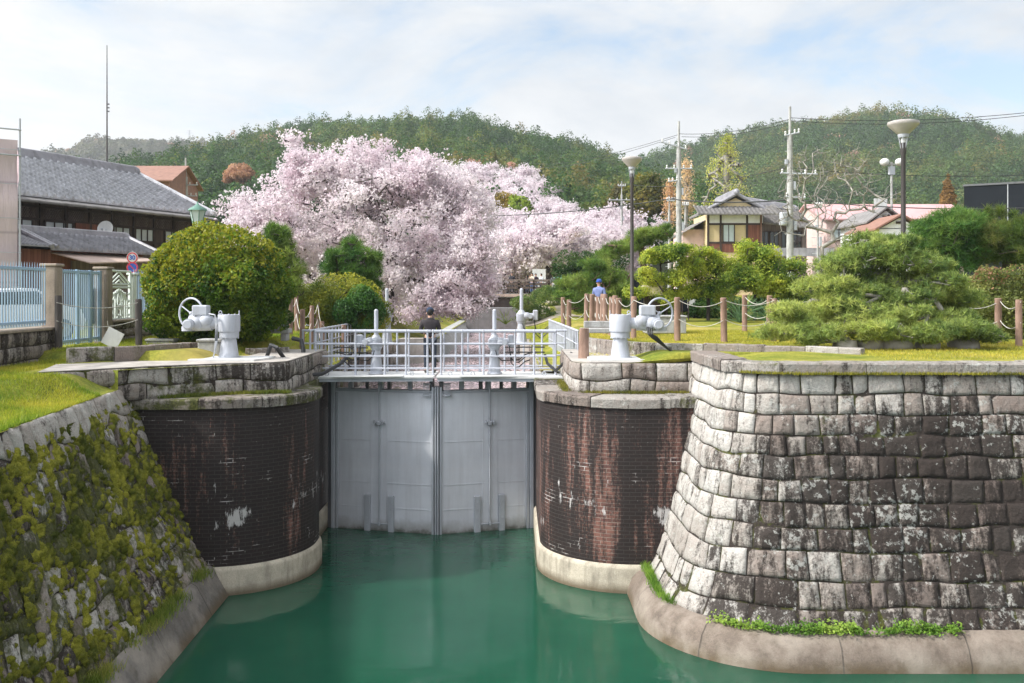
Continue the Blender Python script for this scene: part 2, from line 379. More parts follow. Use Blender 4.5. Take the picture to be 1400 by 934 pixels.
def m_water(name, lo, hi, rip=.12, petals=0):
    k = NT(name); o = k.obj(); col = k.ramp(k.noise(.16, 4, .6, o), (.35, lo), (.65, hi)); rough = .02
    if petals:
        pv = k.voro(7.5, o); dens = k.noise(.6, 5, .65, k.map(o, (1, .5, 1))); pm = k.math('SUBTRACT', k.math('MULTIPLY', dens, petals), k.math('MULTIPLY', pv, 1.25))
        f = k.ramp(pm, (.0, 0), (.06, .9)); col = k.mix(f, col, (.62, .47, .50)); rough = k.ramp(f, (0, .05), (1, .7))
    h = k.math('ADD', k.noise(1.0, 4, .55, k.map(o, (1.5, 3.4, 1)), .6), k.math('MULTIPLY', k.noise(1.0, 2, .5, k.map(o, (7, 12, 1))), .12))
    if not petals:      # turbid water: light spreads under the surface
        k.b.subsurface_method = 'BURLEY'; k.b.inputs['Subsurface Weight'].default_value = .8; k.b.inputs['Subsurface Radius'].default_value = (.35, 1, .8); k.b.inputs['Subsurface Scale'].default_value = .9
    return k.fin(col, rough, k.bump(h, rip, .12), IOR=1.4, spec=.5)
WATER = m_water('green_canal_water', (.007, .055, .032), (.016, .078, .045), .05); WATER2 = m_water('petal_strewn_water', (.16, .125, .13), (.26, .21, .215), .12, 1.0)
def m_ground(name, a, b, c, sc=.8):
    k = NT(name); o = k.obj(); n1 = k.noise(sc, 6, .65, o); n2 = k.noise(14, 5, .7, o); n3 = k.noise(.25, 3, .5, o)
    col = k.ramp(n1, (.34, a), (.62, b)); col = k.mix(k.ramp(n2, (.42, .5), (.62, 0)), col, tuple(x*.45 for x in a)); col = k.mix(k.ramp(n3, (.55, 0), (.7, .7)), col, c)
    return k.fin(col, .95, k.bump(k.math('ADD', n1, k.math('MULTIPLY', n2, .5)), .7, .05), spec=.15)
LAWN = m_ground('mossy_lawn', (.12, .16, .02), (.34, .31, .05), (.36, .28, .085)); GRAVEL = m_ground('sandy_ground', (.24, .20, .15), (.42, .37, .29), (.15, .16, .05))
EARTH = m_ground('hill_soil', (.03, .045, .012), (.07, .07, .025), (.06, .05, .03), .05)
WOODP = m_bark('brown_post_wood', (.14, .085, .06), (.36, .235, .18), 4); WOODD = m_bark('dark_post_wood', (.03, .026, .024), (.09, .075, .066), 4)
ROPE = plain('pale_rope', (.46, .44, .40), .9, 0, .2, 30)

# ------------------------------------------------------------------ terrain
L_EDGE = [(-40, -5.5), (8, -6.62), (13.2, -7.27), (19.3, -8.1), (19.8, -7.6), (20.6, -6.3), (21.0, -5.35), (21.4, -5.1), (25.4, -5.1), (42, -5.1), (42.3, -3.8), (128, -3.8), (131, -1.8), (1600, -1.8)]
R_EDGE = [(17.35, 5.1), (17.6, 4.45), (18.4, 4.1), (20.9, 4.2), (20.95, 1.7), (21.4, 1.35), (25.4, 1.35), (25.6, .76), (42, .76), (42.3, .35), (128, .35), (131, -1.8), (1600, -1.8)]
def lerp_tab(tab, y): a = np.array(tab); return np.interp(y, a[:, 0], a[:, 1])
RIDGE1 = [(-80, 330), (150, 282), (225, 247), (260, 214), (320, 186), (370, 174), (430, 164), (500, 161), (580, 156), (650, 163), (720, 181), (790, 193), (830, 208), (860, 226), (905, 258), (950, 300), (1000, 340), (1100, 372), (1300, 385)]
RIDGE2 = [(600, 330), (760, 268), (830, 236), (870, 219), (920, 203), (1000, 186), (1060, 172), (1130, 166), (1160, 157), (1190, 152), (1225, 157), (1250, 167), (1290, 180), (1340, 195), (1380, 192), (1440, 190), (1600, 215), (1800, 260)]
RIDGE3 = [(-300, 255), (-60, 238), (60, 222), (100, 207), (140, 194), (180, 190), (230, 195), (270, 191), (320, 200), (420, 230), (560, 280)]
def ridge_h(tab, x, Yr):
    a = np.array(tab, float); return np.interp(x, X(a[:, 0], Yr), np.array([Z(p, Yr) for p in a[:, 1]]))
def hill1(x, y):
    s = np.clip((y-98)/(380-98), 0, 1); b = np.clip((y-380)/200, 0, 1)
    return 6.4 + (ridge_h(RIDGE1, x, 380)-4.5-6.4)*np.where(y < 380, s**1.25, 1-b*b*.8) + (fbm(np.stack([x*.02, y*.02, 0*x], -1), 3, 3)-.5)*9*np.minimum(s*2, 1)*np.where(y < 360, 1, .3)
def hill2(x, y):
    s = np.clip((y-190)/(560-190), 0, 1); b = np.clip((y-560)/300, 0, 1)
    return 6.0 + (ridge_h(RIDGE2, x, 560)-5-6)*np.where(y < 560, s**1.1, 1-b*b*.8) + (fbm(np.stack([x*.012, y*.012, 0*x], -1), 9, 3)-.5)*22*np.minimum(s*2, 1)*np.where(y < 520, 1, .2)
def hill3(x, y):
    s = np.clip((y-480)/(950-480), 0, 1); b = np.clip((y-950)/300, 0, 1)
    return 4 + (ridge_h(RIDGE3, x, 950)-6-4)*np.where(y < 950, s, 1-b*b) + (fbm(np.stack([x*.008, y*.008, 0*x], -1), 5, 3)-.5)*40*np.minimum(s*2, 1)*np.where(y < 900, 1, .15)
def near_h(x, y):
    """height of the level ground on either bank"""
    x = np.asarray(x, float); y = np.asarray(y, float)
    base = 5.08 + .2*sstep(26, 40, y) + 1.0*sstep(40, 76, y)
    xl = lerp_tab(L_EDGE, y); xr = lerp_tab(R_EDGE, np.maximum(y, 17.35))
    left = x < -1.9
    d = np.where(left, xl-x, x-xr)
    # left bank: low lawn above the rubble wall, rising to the gate
    ll = 4.40 + .40*sstep(0, 3.4-2.5*sstep(15.5, 18.0, y), d)*np.where(y < 19.3, 1, 0) + np.where(y >= 19.3, .40, 0) + .25*sstep(20.5, 25, y)*sstep(2, 5, d)
    low = np.where(y < 21.5, ll, np.where(y < 25.4, 4.80 + .25*sstep(1.7, 2.4, d), 0))
    rl = np.where(y < 20.92, 4.96 + .12*sstep(.3, 1.5, d), np.where(y < 25.4, 4.80 + .25*sstep(1.2, 2.2, d), 0))
    lock = 4.28 + (base-4.28)*sstep(.5, 1.6, d)
    chan = np.where(left, 4.05 + (base-4.05)*sstep(.3, 3.5, d), 4.85 + (base-4.85)*sstep(.3, 2, d))
    h = np.where(y < 25.4, np.where(left, low, rl), np.where(y < 42.15, lock, np.where(y < 128, chan, base)))
    h = h + (fbm(np.stack([x*.9, y*.9, 0*x], -1), 2, 3)-.5)*.07*sstep(.05, .6, d)
    return h
def gh(x, y):
    """ground height with the hills"""
    x = np.asarray(x, float); y = np.asarray(y, float)
    return np.maximum(near_h(x, y), np.where(y > 98, hill1(x, y), -50))
def G(x, y): return float(gh(np.array([x]), np.array([y]))[0])

def bank(name, side, tab, y0, mat):
    ys = np.unique(np.r_[np.arange(y0, 46, .35), np.arange(46, 135, 2.5), [140, 170, 220, 300, 450, 700, 1000, 1600], [t[0] for t in tab if y0 <= t[0] <= 1600], [19.299, 20.94, 21.39, 25.39, 25.401, 42.1, 42.2]])
    d = np.r_[0, np.geomspace(.12, 60, 46), 90, 140, 250, 500, 1100]
    xe = lerp_tab(tab, ys); Xg = xe[:, None] + side*d[None, :]; Yg = np.repeat(ys[:, None], len(d), 1)
    Zg = near_h(Xg, Yg)
    V = np.stack([Xg, Yg, Zg], -1).reshape(-1, 3); F = grid_faces(len(ys), len(d))
    if side < 0: F = F[:, ::-1]
    o = npmesh(name, V, F[:, ::-1], mat, smooth=True); tag(o, kind='structure'); return o
tagl = tag(bank('ground', -1, L_EDGE, -40, LAWN), 'mossy green lawn and ground on the left bank of the canal')
tagr = tag(bank('ground', 1, R_EDGE, 17.36, LAWN), 'yellow green lawn and ground on the right bank of the canal')
def hill(name, fn, x0, x1, y0, y1, st, mat, label):
    xs = np.arange(x0, x1, st); ys = np.arange(y0, y1, st); Xg, Yg = np.meshgrid(xs, ys, indexing='ij'); Zg = fn(Xg, Yg)
    o = npmesh(name, np.stack([Xg, Yg, Zg], -1).reshape(-1, 3), grid_faces(len(xs), len(ys)), mat, smooth=True)
    return tag(o, label, kind='structure')
hill('hill', hill1, -330, 190, 98, 580, 8, EARTH, 'near wooded hill rising behind the big cherry tree')
hill('hill', hill2, -80, 760, 190, 860, 14, EARTH, 'wooded hill rising behind the lamp post on the right')
hill('hill', hill3, -1000, 0, 480, 1250, 22, EARTH, 'distant hazy hill behind the tiled roof on the left')
def sheet(name, pts, z, mat, label):
    m = MB(); m.add([(x, y, z) for x, y in pts], [tuple(range(len(pts)))]); o = m.build(name, mat, smooth=False); return tag(o, label, kind='structure')
sheet('canal_bed', [(-300, -60), (300, -60), (300, 26), (-300, 26)], -2.0, EARTH, 'bed of the lower canal basin under the green water')
sheet('water', [(-300, -60), (300, -60), (300, 26.2), (-300, 26.2)], 0.0, WATER, 'green water of the lower canal in front of the lock gate')
sheet('water', [(-5.1, 25.85), (-2.0, 25.05), (.76, 25.85), (.76, 42.2), (1.0, 42.2), (1.0, 128), (-5.1, 128), (-5.1, 42.2)], 3.22, WATER2, 'petal strewn water of the upper canal behind the lock gate')

# ------------------------------------------------------------------ masonry
def stone_wall(name, P, ulen, rows, wr, mat, parent=None, seed=1, bulge=.05, jit=.25, res=.07, gap=.003, tonefn=None, loc=(0, 0, 0)):
    """coursed blocks laid on the surface P(u,v); rows are v-limits; every block gets its own outline, bulge and tone"""
    r = np.random.default_rng(seed); Vs = []; Fs = []; Ts = []; base = 0
    eps = .02
    def PN(u, v):
        p = P(u, v); du = P(u+eps, v)-P(u-eps, v); dv = P(u, v+eps*.3)-P(u, v-eps*.3)
        n = np.cross(du, dv); n /= np.linalg.norm(n, axis=-1, keepdims=True)+1e-9; return p, n
    hgt = np.linalg.norm(P(np.array([ulen/2]), np.array([1.]))-P(np.array([ulen/2]), np.array([0.])))
    nb = len(rows); ph = r.random(nb)*50
    def vb(k, u):
        if k == 0 or k == nb-1: return np.full_like(u, rows[k])
        hh = min(rows[k]-rows[k-1], rows[k+1]-rows[k])
        return rows[k] + (vnoise(np.stack([u*1.5+ph[k], 0*u+k*3.3, 0*u], -1), seed)-.5)*hh*jit*1.6
    for k in range(nb-1):
        u = -r.random()*wr[1]; rowh = (rows[k+1]-rows[k])*hgt
        lean0 = 0
        while u < ulen:
            w = wr[0]+(wr[1]-wr[0])*r.random(); lean1 = (r.random()-.5)*jit*.35
            a, b = max(u, 0), min(u+w, ulen)
            if b-a > .06:
                nu = max(5, int((b-a)/res)+2); nv = max(5, int(rowh/res)+2)
                ev, eh = min(.2, .014/(b-a)), min(.2, .014/rowh); s, t = np.meshgrid(np.r_[0, np.linspace(ev, 1-ev, nu-2), 1], np.r_[0, np.linspace(eh, 1-eh, nv-2), 1], indexing='ij')
                l0 = lean0 if a == u else 0; l1 = lean1 if b == u+w else 0
                ua = a+l0*(t-.5)+gap; ub = b+l1*(t-.5)-gap
                uu = ua+(ub-ua)*s; v0 = vb(k, uu); v1 = vb(k+1, uu); g = gap/hgt
                vv = v0+g+(v1-v0-2*g)*t
                p, n = PN(uu, vv)
                e = np.minimum(np.minimum(s, 1-s)*(b-a), np.minimum(t, 1-t)*rowh)
                prof = 1-np.exp(-e/.016)
                q = p*1.0
                tilt = (r.random(2)-.5)*.05
                off = -.045+.045*prof + bulge*(.30*16*s*(1-s)*t*(1-t)*(.2+.8*r.random()) + 1.1*(fbm(q*2.6, seed, 3)-.5) + .9*(fbm(q*9, seed+5, 3)-.5)*np.minimum(e/.04, 1)) + tilt[0]*(s-.5)+tilt[1]*(t-.5)+(r.random()-.5)*.025
                ring = (s == 0) | (s == 1) | (t == 0) | (t == 1); off = np.where(ring, -.07, off)
                Vs.append((p+n*off[..., None]).reshape(-1, 3)); Fs.append(grid_faces(nu, nv, base)); base += nu*nv
                tn = np.array([r.random(), r.random(), r.random()*.45])
                if tonefn: tn = tonefn((a+b)/2, (rows[k]+rows[k+1])/2, tn)
                Ts.append(np.tile(tn, (nu*nv, 1)))
            u += w; lean0 = lean1
    # dark joint bed behind the blocks
    nu = int(ulen/.25)+2; nv = 12; uu, vv = np.meshgrid(np.linspace(0, ulen, nu), np.linspace(rows[0], rows[-1], nv), indexing='ij'); p, n = PN(uu, vv)
    Vs.append((p-n*.035).reshape(-1, 3)); Fs.append(grid_faces(nu, nv, base)); Ts.append(np.tile([.0, 1.35, .4], (nu*nv, 1)))
    return npmesh(name, np.concatenate(Vs)-np.array(loc), np.concatenate(Fs), mat, parent, tone=np.concatenate(Ts), smooth=True)
def path_fn(tab):
    """tab: polyline [(x,y)] -> interpolation by length"""
    a = np.array(tab, float); d = np.r_[0, np.cumsum(np.hypot(*np.diff(a, axis=0).T))]
    return (lambda u: (np.interp(u, d, a[:, 0]), np.interp(u, d, a[:, 1]))), d[-1]
def arc(cx, cy, r, a0, a1, n): return [(cx+r*math.cos(a0+(a1-a0)*i/n), cy+r*math.sin(a0+(a1-a0)*i/n)) for i in range(n+1)]
def with_normals(pts, flip=1):
    a = np.array(pts, float); t = np.gradient(a, axis=0); t /= np.linalg.norm(t, axis=1, keepdims=True); return [(x, y, flip*ty, -flip*tx) for (x, y), (tx, ty) in zip(a, t)]
def slabs(path, prof, lens, name, mat, parent, seed=3, gap=.008, tone=(.6, .3, .2)):
    """a coping: separate stone slabs along a path (x,y,nx,ny); prof is a closed (offset,z) loop"""
    r = random.Random(seed); P = np.array(path, float); ds = np.r_[0, np.cumsum(np.hypot(*np.diff(P[:, :2], axis=0).T))]
    Vs = []; Fs = []; Ts = []; b = 0; u = 0; pr = np.array(prof, float); m = len(pr)
    while u < ds[-1]-.05:
        w = min(r.uniform(*lens), ds[-1]-u); n = max(2, int(w/.12)+1); uu = np.linspace(u+gap, u+w-gap, n)
        px, py, nx, ny = [np.interp(uu, ds, P[:, i]) for i in range(4)]
        dz = r.uniform(-.012, .012); do = r.uniform(-.012, .012)
        V = np.stack([np.stack([px+nx*(o+do), py+ny*(o+do), 0*px+z+dz], -1) for o, z in pr], 1)
        V += (fbm(V*4, seed, 3)[..., None]-.5)*.03
        Vs.append(V.reshape(-1, 3)); F = []
        for i in range(n-1):
            for j in range(m): F.append((b+i*m+j, b+(i+1)*m+j, b+(i+1)*m+(j+1) % m, b+i*m+(j+1) % m))
        for e in (0, n-1):
            mid = [b+e*m+j for j in range(m)]
            for j in range(1, m-1, 2): F.append((mid[0], mid[j], mid[j+1], mid[(j+2) % m]) if j+2 <= m-1 else (mid[0], mid[j], mid[j+1], mid[j+1]))
        Fs += F; tn = (tone[0]+r.uniform(-.3, .3), tone[1]+r.uniform(-.3, .3), tone[2]+r.uniform(-.2, .2)); Ts.append(np.tile(tn, (n*m, 1))); b += n*m; u += w
    me = bpy.data.meshes.new(name); V = np.concatenate(Vs); me.from_pydata(V.tolist(), [], [tuple(dict.fromkeys(f)) for f in Fs])
    bm = bmesh.new(); bm.from_mesh(me); bmesh.ops.recalc_face_normals(bm, faces=bm.faces); bm.to_mesh(me); bm.free()
    a = me.color_attributes.new('tone', 'FLOAT_COLOR', 'POINT'); c = np.ones((len(V), 4), np.float32); c[:, :3] = np.concatenate(Ts); a.data.foreach_set('color', c.ravel())
    return link(name, me, mat, parent)
def rect_loop(o0, o1, z0, z1, b=.02): return [(o0, z0), (o1, z0), (o1, z1-b), (o1-b, z1), (o0, z1)]

# right battered wall: straight flank, rounded corner, long front
RC = (5.1, 18.4)
def Pr(u, v):
    u = np.asarray(u, float); v = np.asarray(v, float); rr = 2.2-1.15*np.clip(v, 0, 2)**.72; l1 = 2.8; l2 = math.pi/2*1.6
    th = np.clip((u-l1)/l2, 0, 1)*math.pi/2
    x = RC[0]-rr*np.cos(th)+np.maximum(u-l1-l2, 0); y = RC[1]-rr*np.sin(th)+np.maximum(l1-u, 0)
    return np.stack([x, y, .55+4.36*v], -1)
def wall_path(f, us, v):
    a = f(us, np.full_like(us, v)); return with_normals(a[:, :2].tolist())
rw = thing('retaining_wall', 'tall curved granite block wall streaked black and white, on the right bank', 'wall', (0, 0, 0))
def rtone(u, v, t):
    fl = 1-sstep(3.0, 6.0, u)          # flank blocks are paler, with fewer dark streaks
    t[0] = min(1, t[0]*.8+.42*fl+.10+.25*sstep(.8, .95, v)); mid = math.exp(-((u-7.6)/2.0)**2)*math.exp(-((v-.56)/.30)**2)
    t[1] = t[1]*.75-.40*fl-.42*sstep(.74, .93, v)+.75*mid+.10*sstep(6, 9, u)*(1-v)
    t[0] -= .3*mid; t[2] *= .6; return t
stone_wall('stone_face', Pr, 22, [0, .075, .175, .28, .38, .475, .57, .66, .745, .83, .915, 1.0], (.26, .66), GRAN_R, rw, 5, .052, .15, .05, tonefn=rtone)
slabs(wall_path(Pr, np.linspace(.2, 22, 160), 1.0), [(-.5, 4.90), (.07, 4.90), (.075, 5.08), (.05, 5.11), (-.5, 5.11)], (1.1, 1.7), 'coping', GRAN_C, rw, 4, tone=(.55, .35, .2))
sweep(wall_path(Pr, np.linspace(.3, 22, 170), 0.0), [(-.10, .57), (.02, .56), (.20, .50), (.34, .36), (.44, .10), (.50, -.5)], 'concrete_toe', CONC_T, rw, smooth=True)
# left battered rubble wall
def Pl(u, v):
    u = np.asarray(u, float); v = np.asarray(v, float); y = 4.+u
    xb = np.interp(y, [4, 8, 14, 20.4], [-5.75, -6.02, -6.2, -6.42]); xt = np.interp(y, [4, 8, 13.2, 20.4], [-5.9, -6.62, -7.27, -8.24])
    f = np.clip(v, -.2, 1.5); f = np.sign(f)*np.abs(f)**.9
    return np.stack([xb+(xt-xb)*f, y-.0*v, .62+3.80*v], -1)
lw = thing('retaining_wall', 'sloping rubble wall covered in moss, on the left bank', 'wall', (0, 0, 0))
def ltone(u, v, t):
    t[2] = t[2]*.8+.1+.2*math.exp(-((v-.5)/.3)**2)
    if v > .9: t = np.array([.5+.3*t[0], t[1]*.4, -.2+.2*t[2]])
    return t
stone_wall('stone_face', Pl, 16.4, [0, .1, .2, .31, .42, .53, .64, .75, .86, 1.0], (.28, .72), GRAN_L, lw, 8, .085, .75, .06, tonefn=ltone)
sweep(wall_path(Pl, np.linspace(.2, 16.4, 90), 0.0), [(-.12, .66), (.03, .64), (.12, .58), (.42, .0), (.6, -.5)], 'concrete_toe', CONC_D, lw, smooth=True)

# brick piers
def pier(side, label, brick):
    s = side
    if s > 0: c = (2.65, 22.0); end = (4.9, 20.0); back = (.65, 25.75)
    else: c = (-6.55, 21.8); end = (-9.1, 19.8); back = (-4.55, 25.75)
    ar = arc(c[0], c[1], 2, math.pi if s > 0 else 0, math.pi*1.5 if s > 0 else -math.pi/2, 40)
    pts = ([(back[0], back[1]-i*(back[1]-c[1])/14) for i in range(14)] if s > 0 else [(-5.10, 26.6-i*.385) for i in range(11)]+[(-5.06, 22.6), (-4.62, 22.45), (-4.56, 22.2)]) + ar + [(ar[-1][0]+(end[0]-ar[-1][0])*i/10, end[1]) for i in range(1, 11)]
    P = with_normals(pts, -1 if s > 0 else 1)
    P = [(x, y, nx, ny) for x, y, nx, ny in P]
    cx, cy = c[0]+s*.8, c[1]+1.5
    if (P[30][2]*(P[30][0]-cx)+P[30][3]*(P[30][1]-cy)) < 0: P = [(x, y, -nx, -ny) for x, y, nx, ny in P]
    t = thing('brick_pier', label, 'pier', (0, 0, 0))
    sweep(P, [(0, .5), (0, 3.95)], 'brick_face', brick, t, smooth=True)
    sweep(P, [(.0, .60), (.055, .55), (.065, .5), (.065, -.6)], 'concrete_footing', CONC_W, t, smooth=True)
    slabs(P, [(-1.25, 3.94), (.07, 3.94), (.08, 4.12), (.05, 4.16), (-1.25, 4.16)], (1.2, 2.0), 'coping', GRAN_C, t, 5 if s > 0 else 6, tone=(.5, .45, .35) if s > 0 else (.45, .6, .5))
    if s > 0: up = [(1.32, 25.8), (1.32, 21.5), (1.36, 21.2), (1.5, 20.98), (1.75, 20.9), (4.5, 20.9)]
    else: up = [(-5.05, 25.8), (-5.05, 21.5), (-5.1, 21.2), (-5.3, 21.0), (-6.3, 20.62), (-7.6, 19.85), (-9.3, 18.3)]
    fn, L = path_fn(up)
    if s > 0: f2 = lambda u, v: np.stack([*fn(np.asarray(u, float)), 4.14+.69*np.asarray(v, float)], -1)
    else: f2 = lambda u, v: np.stack([*fn(L-np.asarray(u, float)), 4.14+.69*np.asarray(v, float)], -1)
    stone_wall('upper_masonry', f2, L, [0, .46, 1.0], (.5, 1.0), GRAN_U, t, 21+s, .05, .25, .06, tonefn=(lambda u, v, q: np.array([.25+q[0]*.75, q[1]*.7-.1, q[2]*.6])) if s > 0 else (lambda u, v, q: np.array([.3+q[0]*.6, q[1]*.75, q[2]])))
    top = [(1.37, 25.8), (1.37, 21.45), (1.75, 20.98), (4.45, 20.98), (4.45, 22.4), (3.1, 23.1), (3.1, 25.8)] if s > 0 else [(-5.12, 25.8), (-6.5, 25.8), (-6.5, 23.0), (-7.9, 21.9), (-9.9, 20.4), (-9.30, 18.4), (-7.65, 19.95), (-6.32, 20.70), (-5.36, 21.06), (-5.12, 21.45)]
    MB().prism(top, 4.76, 4.842).build('top_slab', GRAN_C2, t, smooth=False)
    return t
GRAN_C2 = plain('worn_pale_granite_slab', (.36, .33, .30), .9, 0, .25, 2, .4, dirt=((.10, .09, .07), .5))
pier(1, 'rounded red brick pier with black streaks, right of the lock gate', BRICK_R)
pier(-1, 'rounded black stained brick pier, left of the lock gate', BRICK_L)
# lock chamber and channel sides
for s, lab in ((-1, 'stone side wall of the lock chamber left of the walkway'), (1, 'pinkish stone side wall of the lock chamber right of the walkway')):
    xw = -5.12 if s < 0 else .78
    f = (lambda u, v, xw=xw: np.stack([xw+0*np.asarray(u, float)+0*np.asarray(v, float), 25.8+np.asarray(u, float)+0*np.asarray(v, float), 2.8+1.5*np.asarray(v, float)+0*np.asarray(u, float)], -1)) if s < 0 else \
        (lambda u, v, xw=xw: np.stack([xw+0*np.asarray(u, float)+0*np.asarray(v, float), 42.3-np.asarray(u, float)+0*np.asarray(v, float), 2.8+1.5*np.asarray(v, float)+0*np.asarray(u, float)], -1))
    w = tag(stone_wall('lock_wall', f, 16.5, [0, .34, .67, 1.0], (.5, 1.1), GRAN_U, None, 31+s, .05, .2, .12), lab, 'wall')
    # upstream end step where the chamber narrows to the channel
    m = MB()
    if s < 0: m.prism([(-5.12, 42.0), (-3.78, 42.3), (-3.78, 43.2), (-5.6, 43.2)], 2.5, 4.32)
    else: m.prism([(.78, 42.0), (.9, 43.2), (.36, 43.2), (.36, 42.3)], 2.5, 4.32)
    m.build('end_pillar', GRAN_C2, w, smooth=False)
def bank_slope(s, x0, x1, lab):
    m = MB(); ys = [42.6+i*2.2 for i in range(40)]; vs = []
    for y in ys: vs += [(x0, y, 2.9), (x0+(x1-x0)*.45, y, 3.55), (x1, y, 4.06), (x1+(x1-x0)*.6, y, 4.10)]
    fs = [(i*4+j, i*4+j+1, i*4+j+5, i*4+j+4) for i in range(len(ys)-1) for j in range(3)]
    o = m.add(vs, fs).build('canal_bank', CONC if s < 0 else GRAN_C2, smooth=True); tag(o, lab, kind='structure')
bank_slope(-1, -3.15, -3.9, 'sloping concrete bank on the left of the upper canal'); f = lambda u, v: np.stack([.34+.08*np.asarray(v, float)+0*np.asarray(u, float), 84-np.asarray(u, float)+0*np.asarray(v, float), 2.9+2.0*np.asarray(v, float)+0*np.asarray(u, float)], -1)
tag(stone_wall('bank_wall', f, 41, [0, .25, .5, .75, 1.0], (.5, 1.2), GRAN_U, None, 35, .08, .3, .2), 'pale stone bank wall on the right of the upper canal', 'wall')

# moss cushions on the rubble wall
def moss_sheet():
    nu, nv = 640, 190; uu, vv = np.meshgrid(np.linspace(.1, 16.0, nu), np.linspace(.01, .93, nv), indexing='ij')
    p = Pl(uu, vv); du = Pl(uu+.02, vv)-Pl(uu-.02, vv); dv = Pl(uu, vv+.01)-Pl(uu, vv-.01); n = np.cross(du, dv); n /= np.linalg.norm(n, axis=-1, keepdims=True)
    d = fbm(p*1.05, 40, 3)*.27+fbm(p*np.array([8.5, 8.5, 9.5]), 41, 4)*.94
    far = 1-sstep(9.5, 15, uu)
    d = d - .70 + .06*np.exp(-((vv-.5)/.3)**2) - .05*sstep(.82, .95, vv) + .02*far
    keep = d > -.012
    off = -.01+np.sqrt(np.clip(d+.012, 0, .2))*.17 + (fbm(p*15, 43, 3)-.5)*.05*np.sqrt(np.clip(d+.012, 0, .2)*5)
    V = (p+n*off[..., None]).reshape(-1, 3); F = grid_faces(nu, nv); kf = keep.reshape(-1)[F].any(1); F = F[kf]
    c1 = np.array([.075, .092, .016]); c2 = np.array([.38, .365, .05]); t = np.clip(fbm(p*2.2, 45, 4)*2.0-.55+(fbm(p*22, 47, 2)-.5)*1.0, 0, 1)[..., None]; tone = (c1+(c2-c1)*t).reshape(-1, 3)
    used = np.unique(F); mp = np.full(len(V), -1); mp[used] = np.arange(len(used))
    # short fuzz over the cushions
    r = np.random.default_rng(5); idx = r.choice(used, min(90000, len(used)*2)); q = V[idx]+r.normal(0, .012, (len(idx), 3)); nn = n.reshape(-1, 3)[idx]+r.normal(0, .5, (len(idx), 3))
    t1 = r.normal(0, 1, (len(idx), 3)); t1 -= nn*(t1*nn).sum(1, keepdims=True)/(nn*nn).sum(1, keepdims=True); t1 /= np.linalg.norm(t1, axis=1, keepdims=True)
    nn /= np.linalg.norm(nn, axis=1, keepdims=True); h = (.008+.014*r.random(len(idx)))[:, None]
    A = q-t1*.007; B = q+t1*.007; Cc = q+nn*h; FV = np.stack([A, B, Cc, Cc+t1*.002], 1).reshape(-1, 3); b0 = len(used)
    FF = np.arange(len(idx)*4).reshape(-1, 4)+b0; ft = np.repeat(tone[idx]*(.8+.7*r.random((len(idx), 1))), 4, 0)
    return tag(npmesh('moss', np.concatenate([V[used], FV]), np.concatenate([mp[F], FF]), MOSS, tone=np.concatenate([tone[used], ft]), smooth=True), 'thick green and yellow moss cushions growing over the left rubble wall', kind='stuff')
def m_moss():
    k = NT('moss'); c = k.attr(); f = k.noise(60, 4, .7); c = k.mix(k.ramp(f, (.35, .55), (.6, 0)), c, (.016, .022, .004)); return k.fin(c, .95, k.bump(f, 1, .02), spec=.1)
MOSS = m_moss(); moss_sheet()

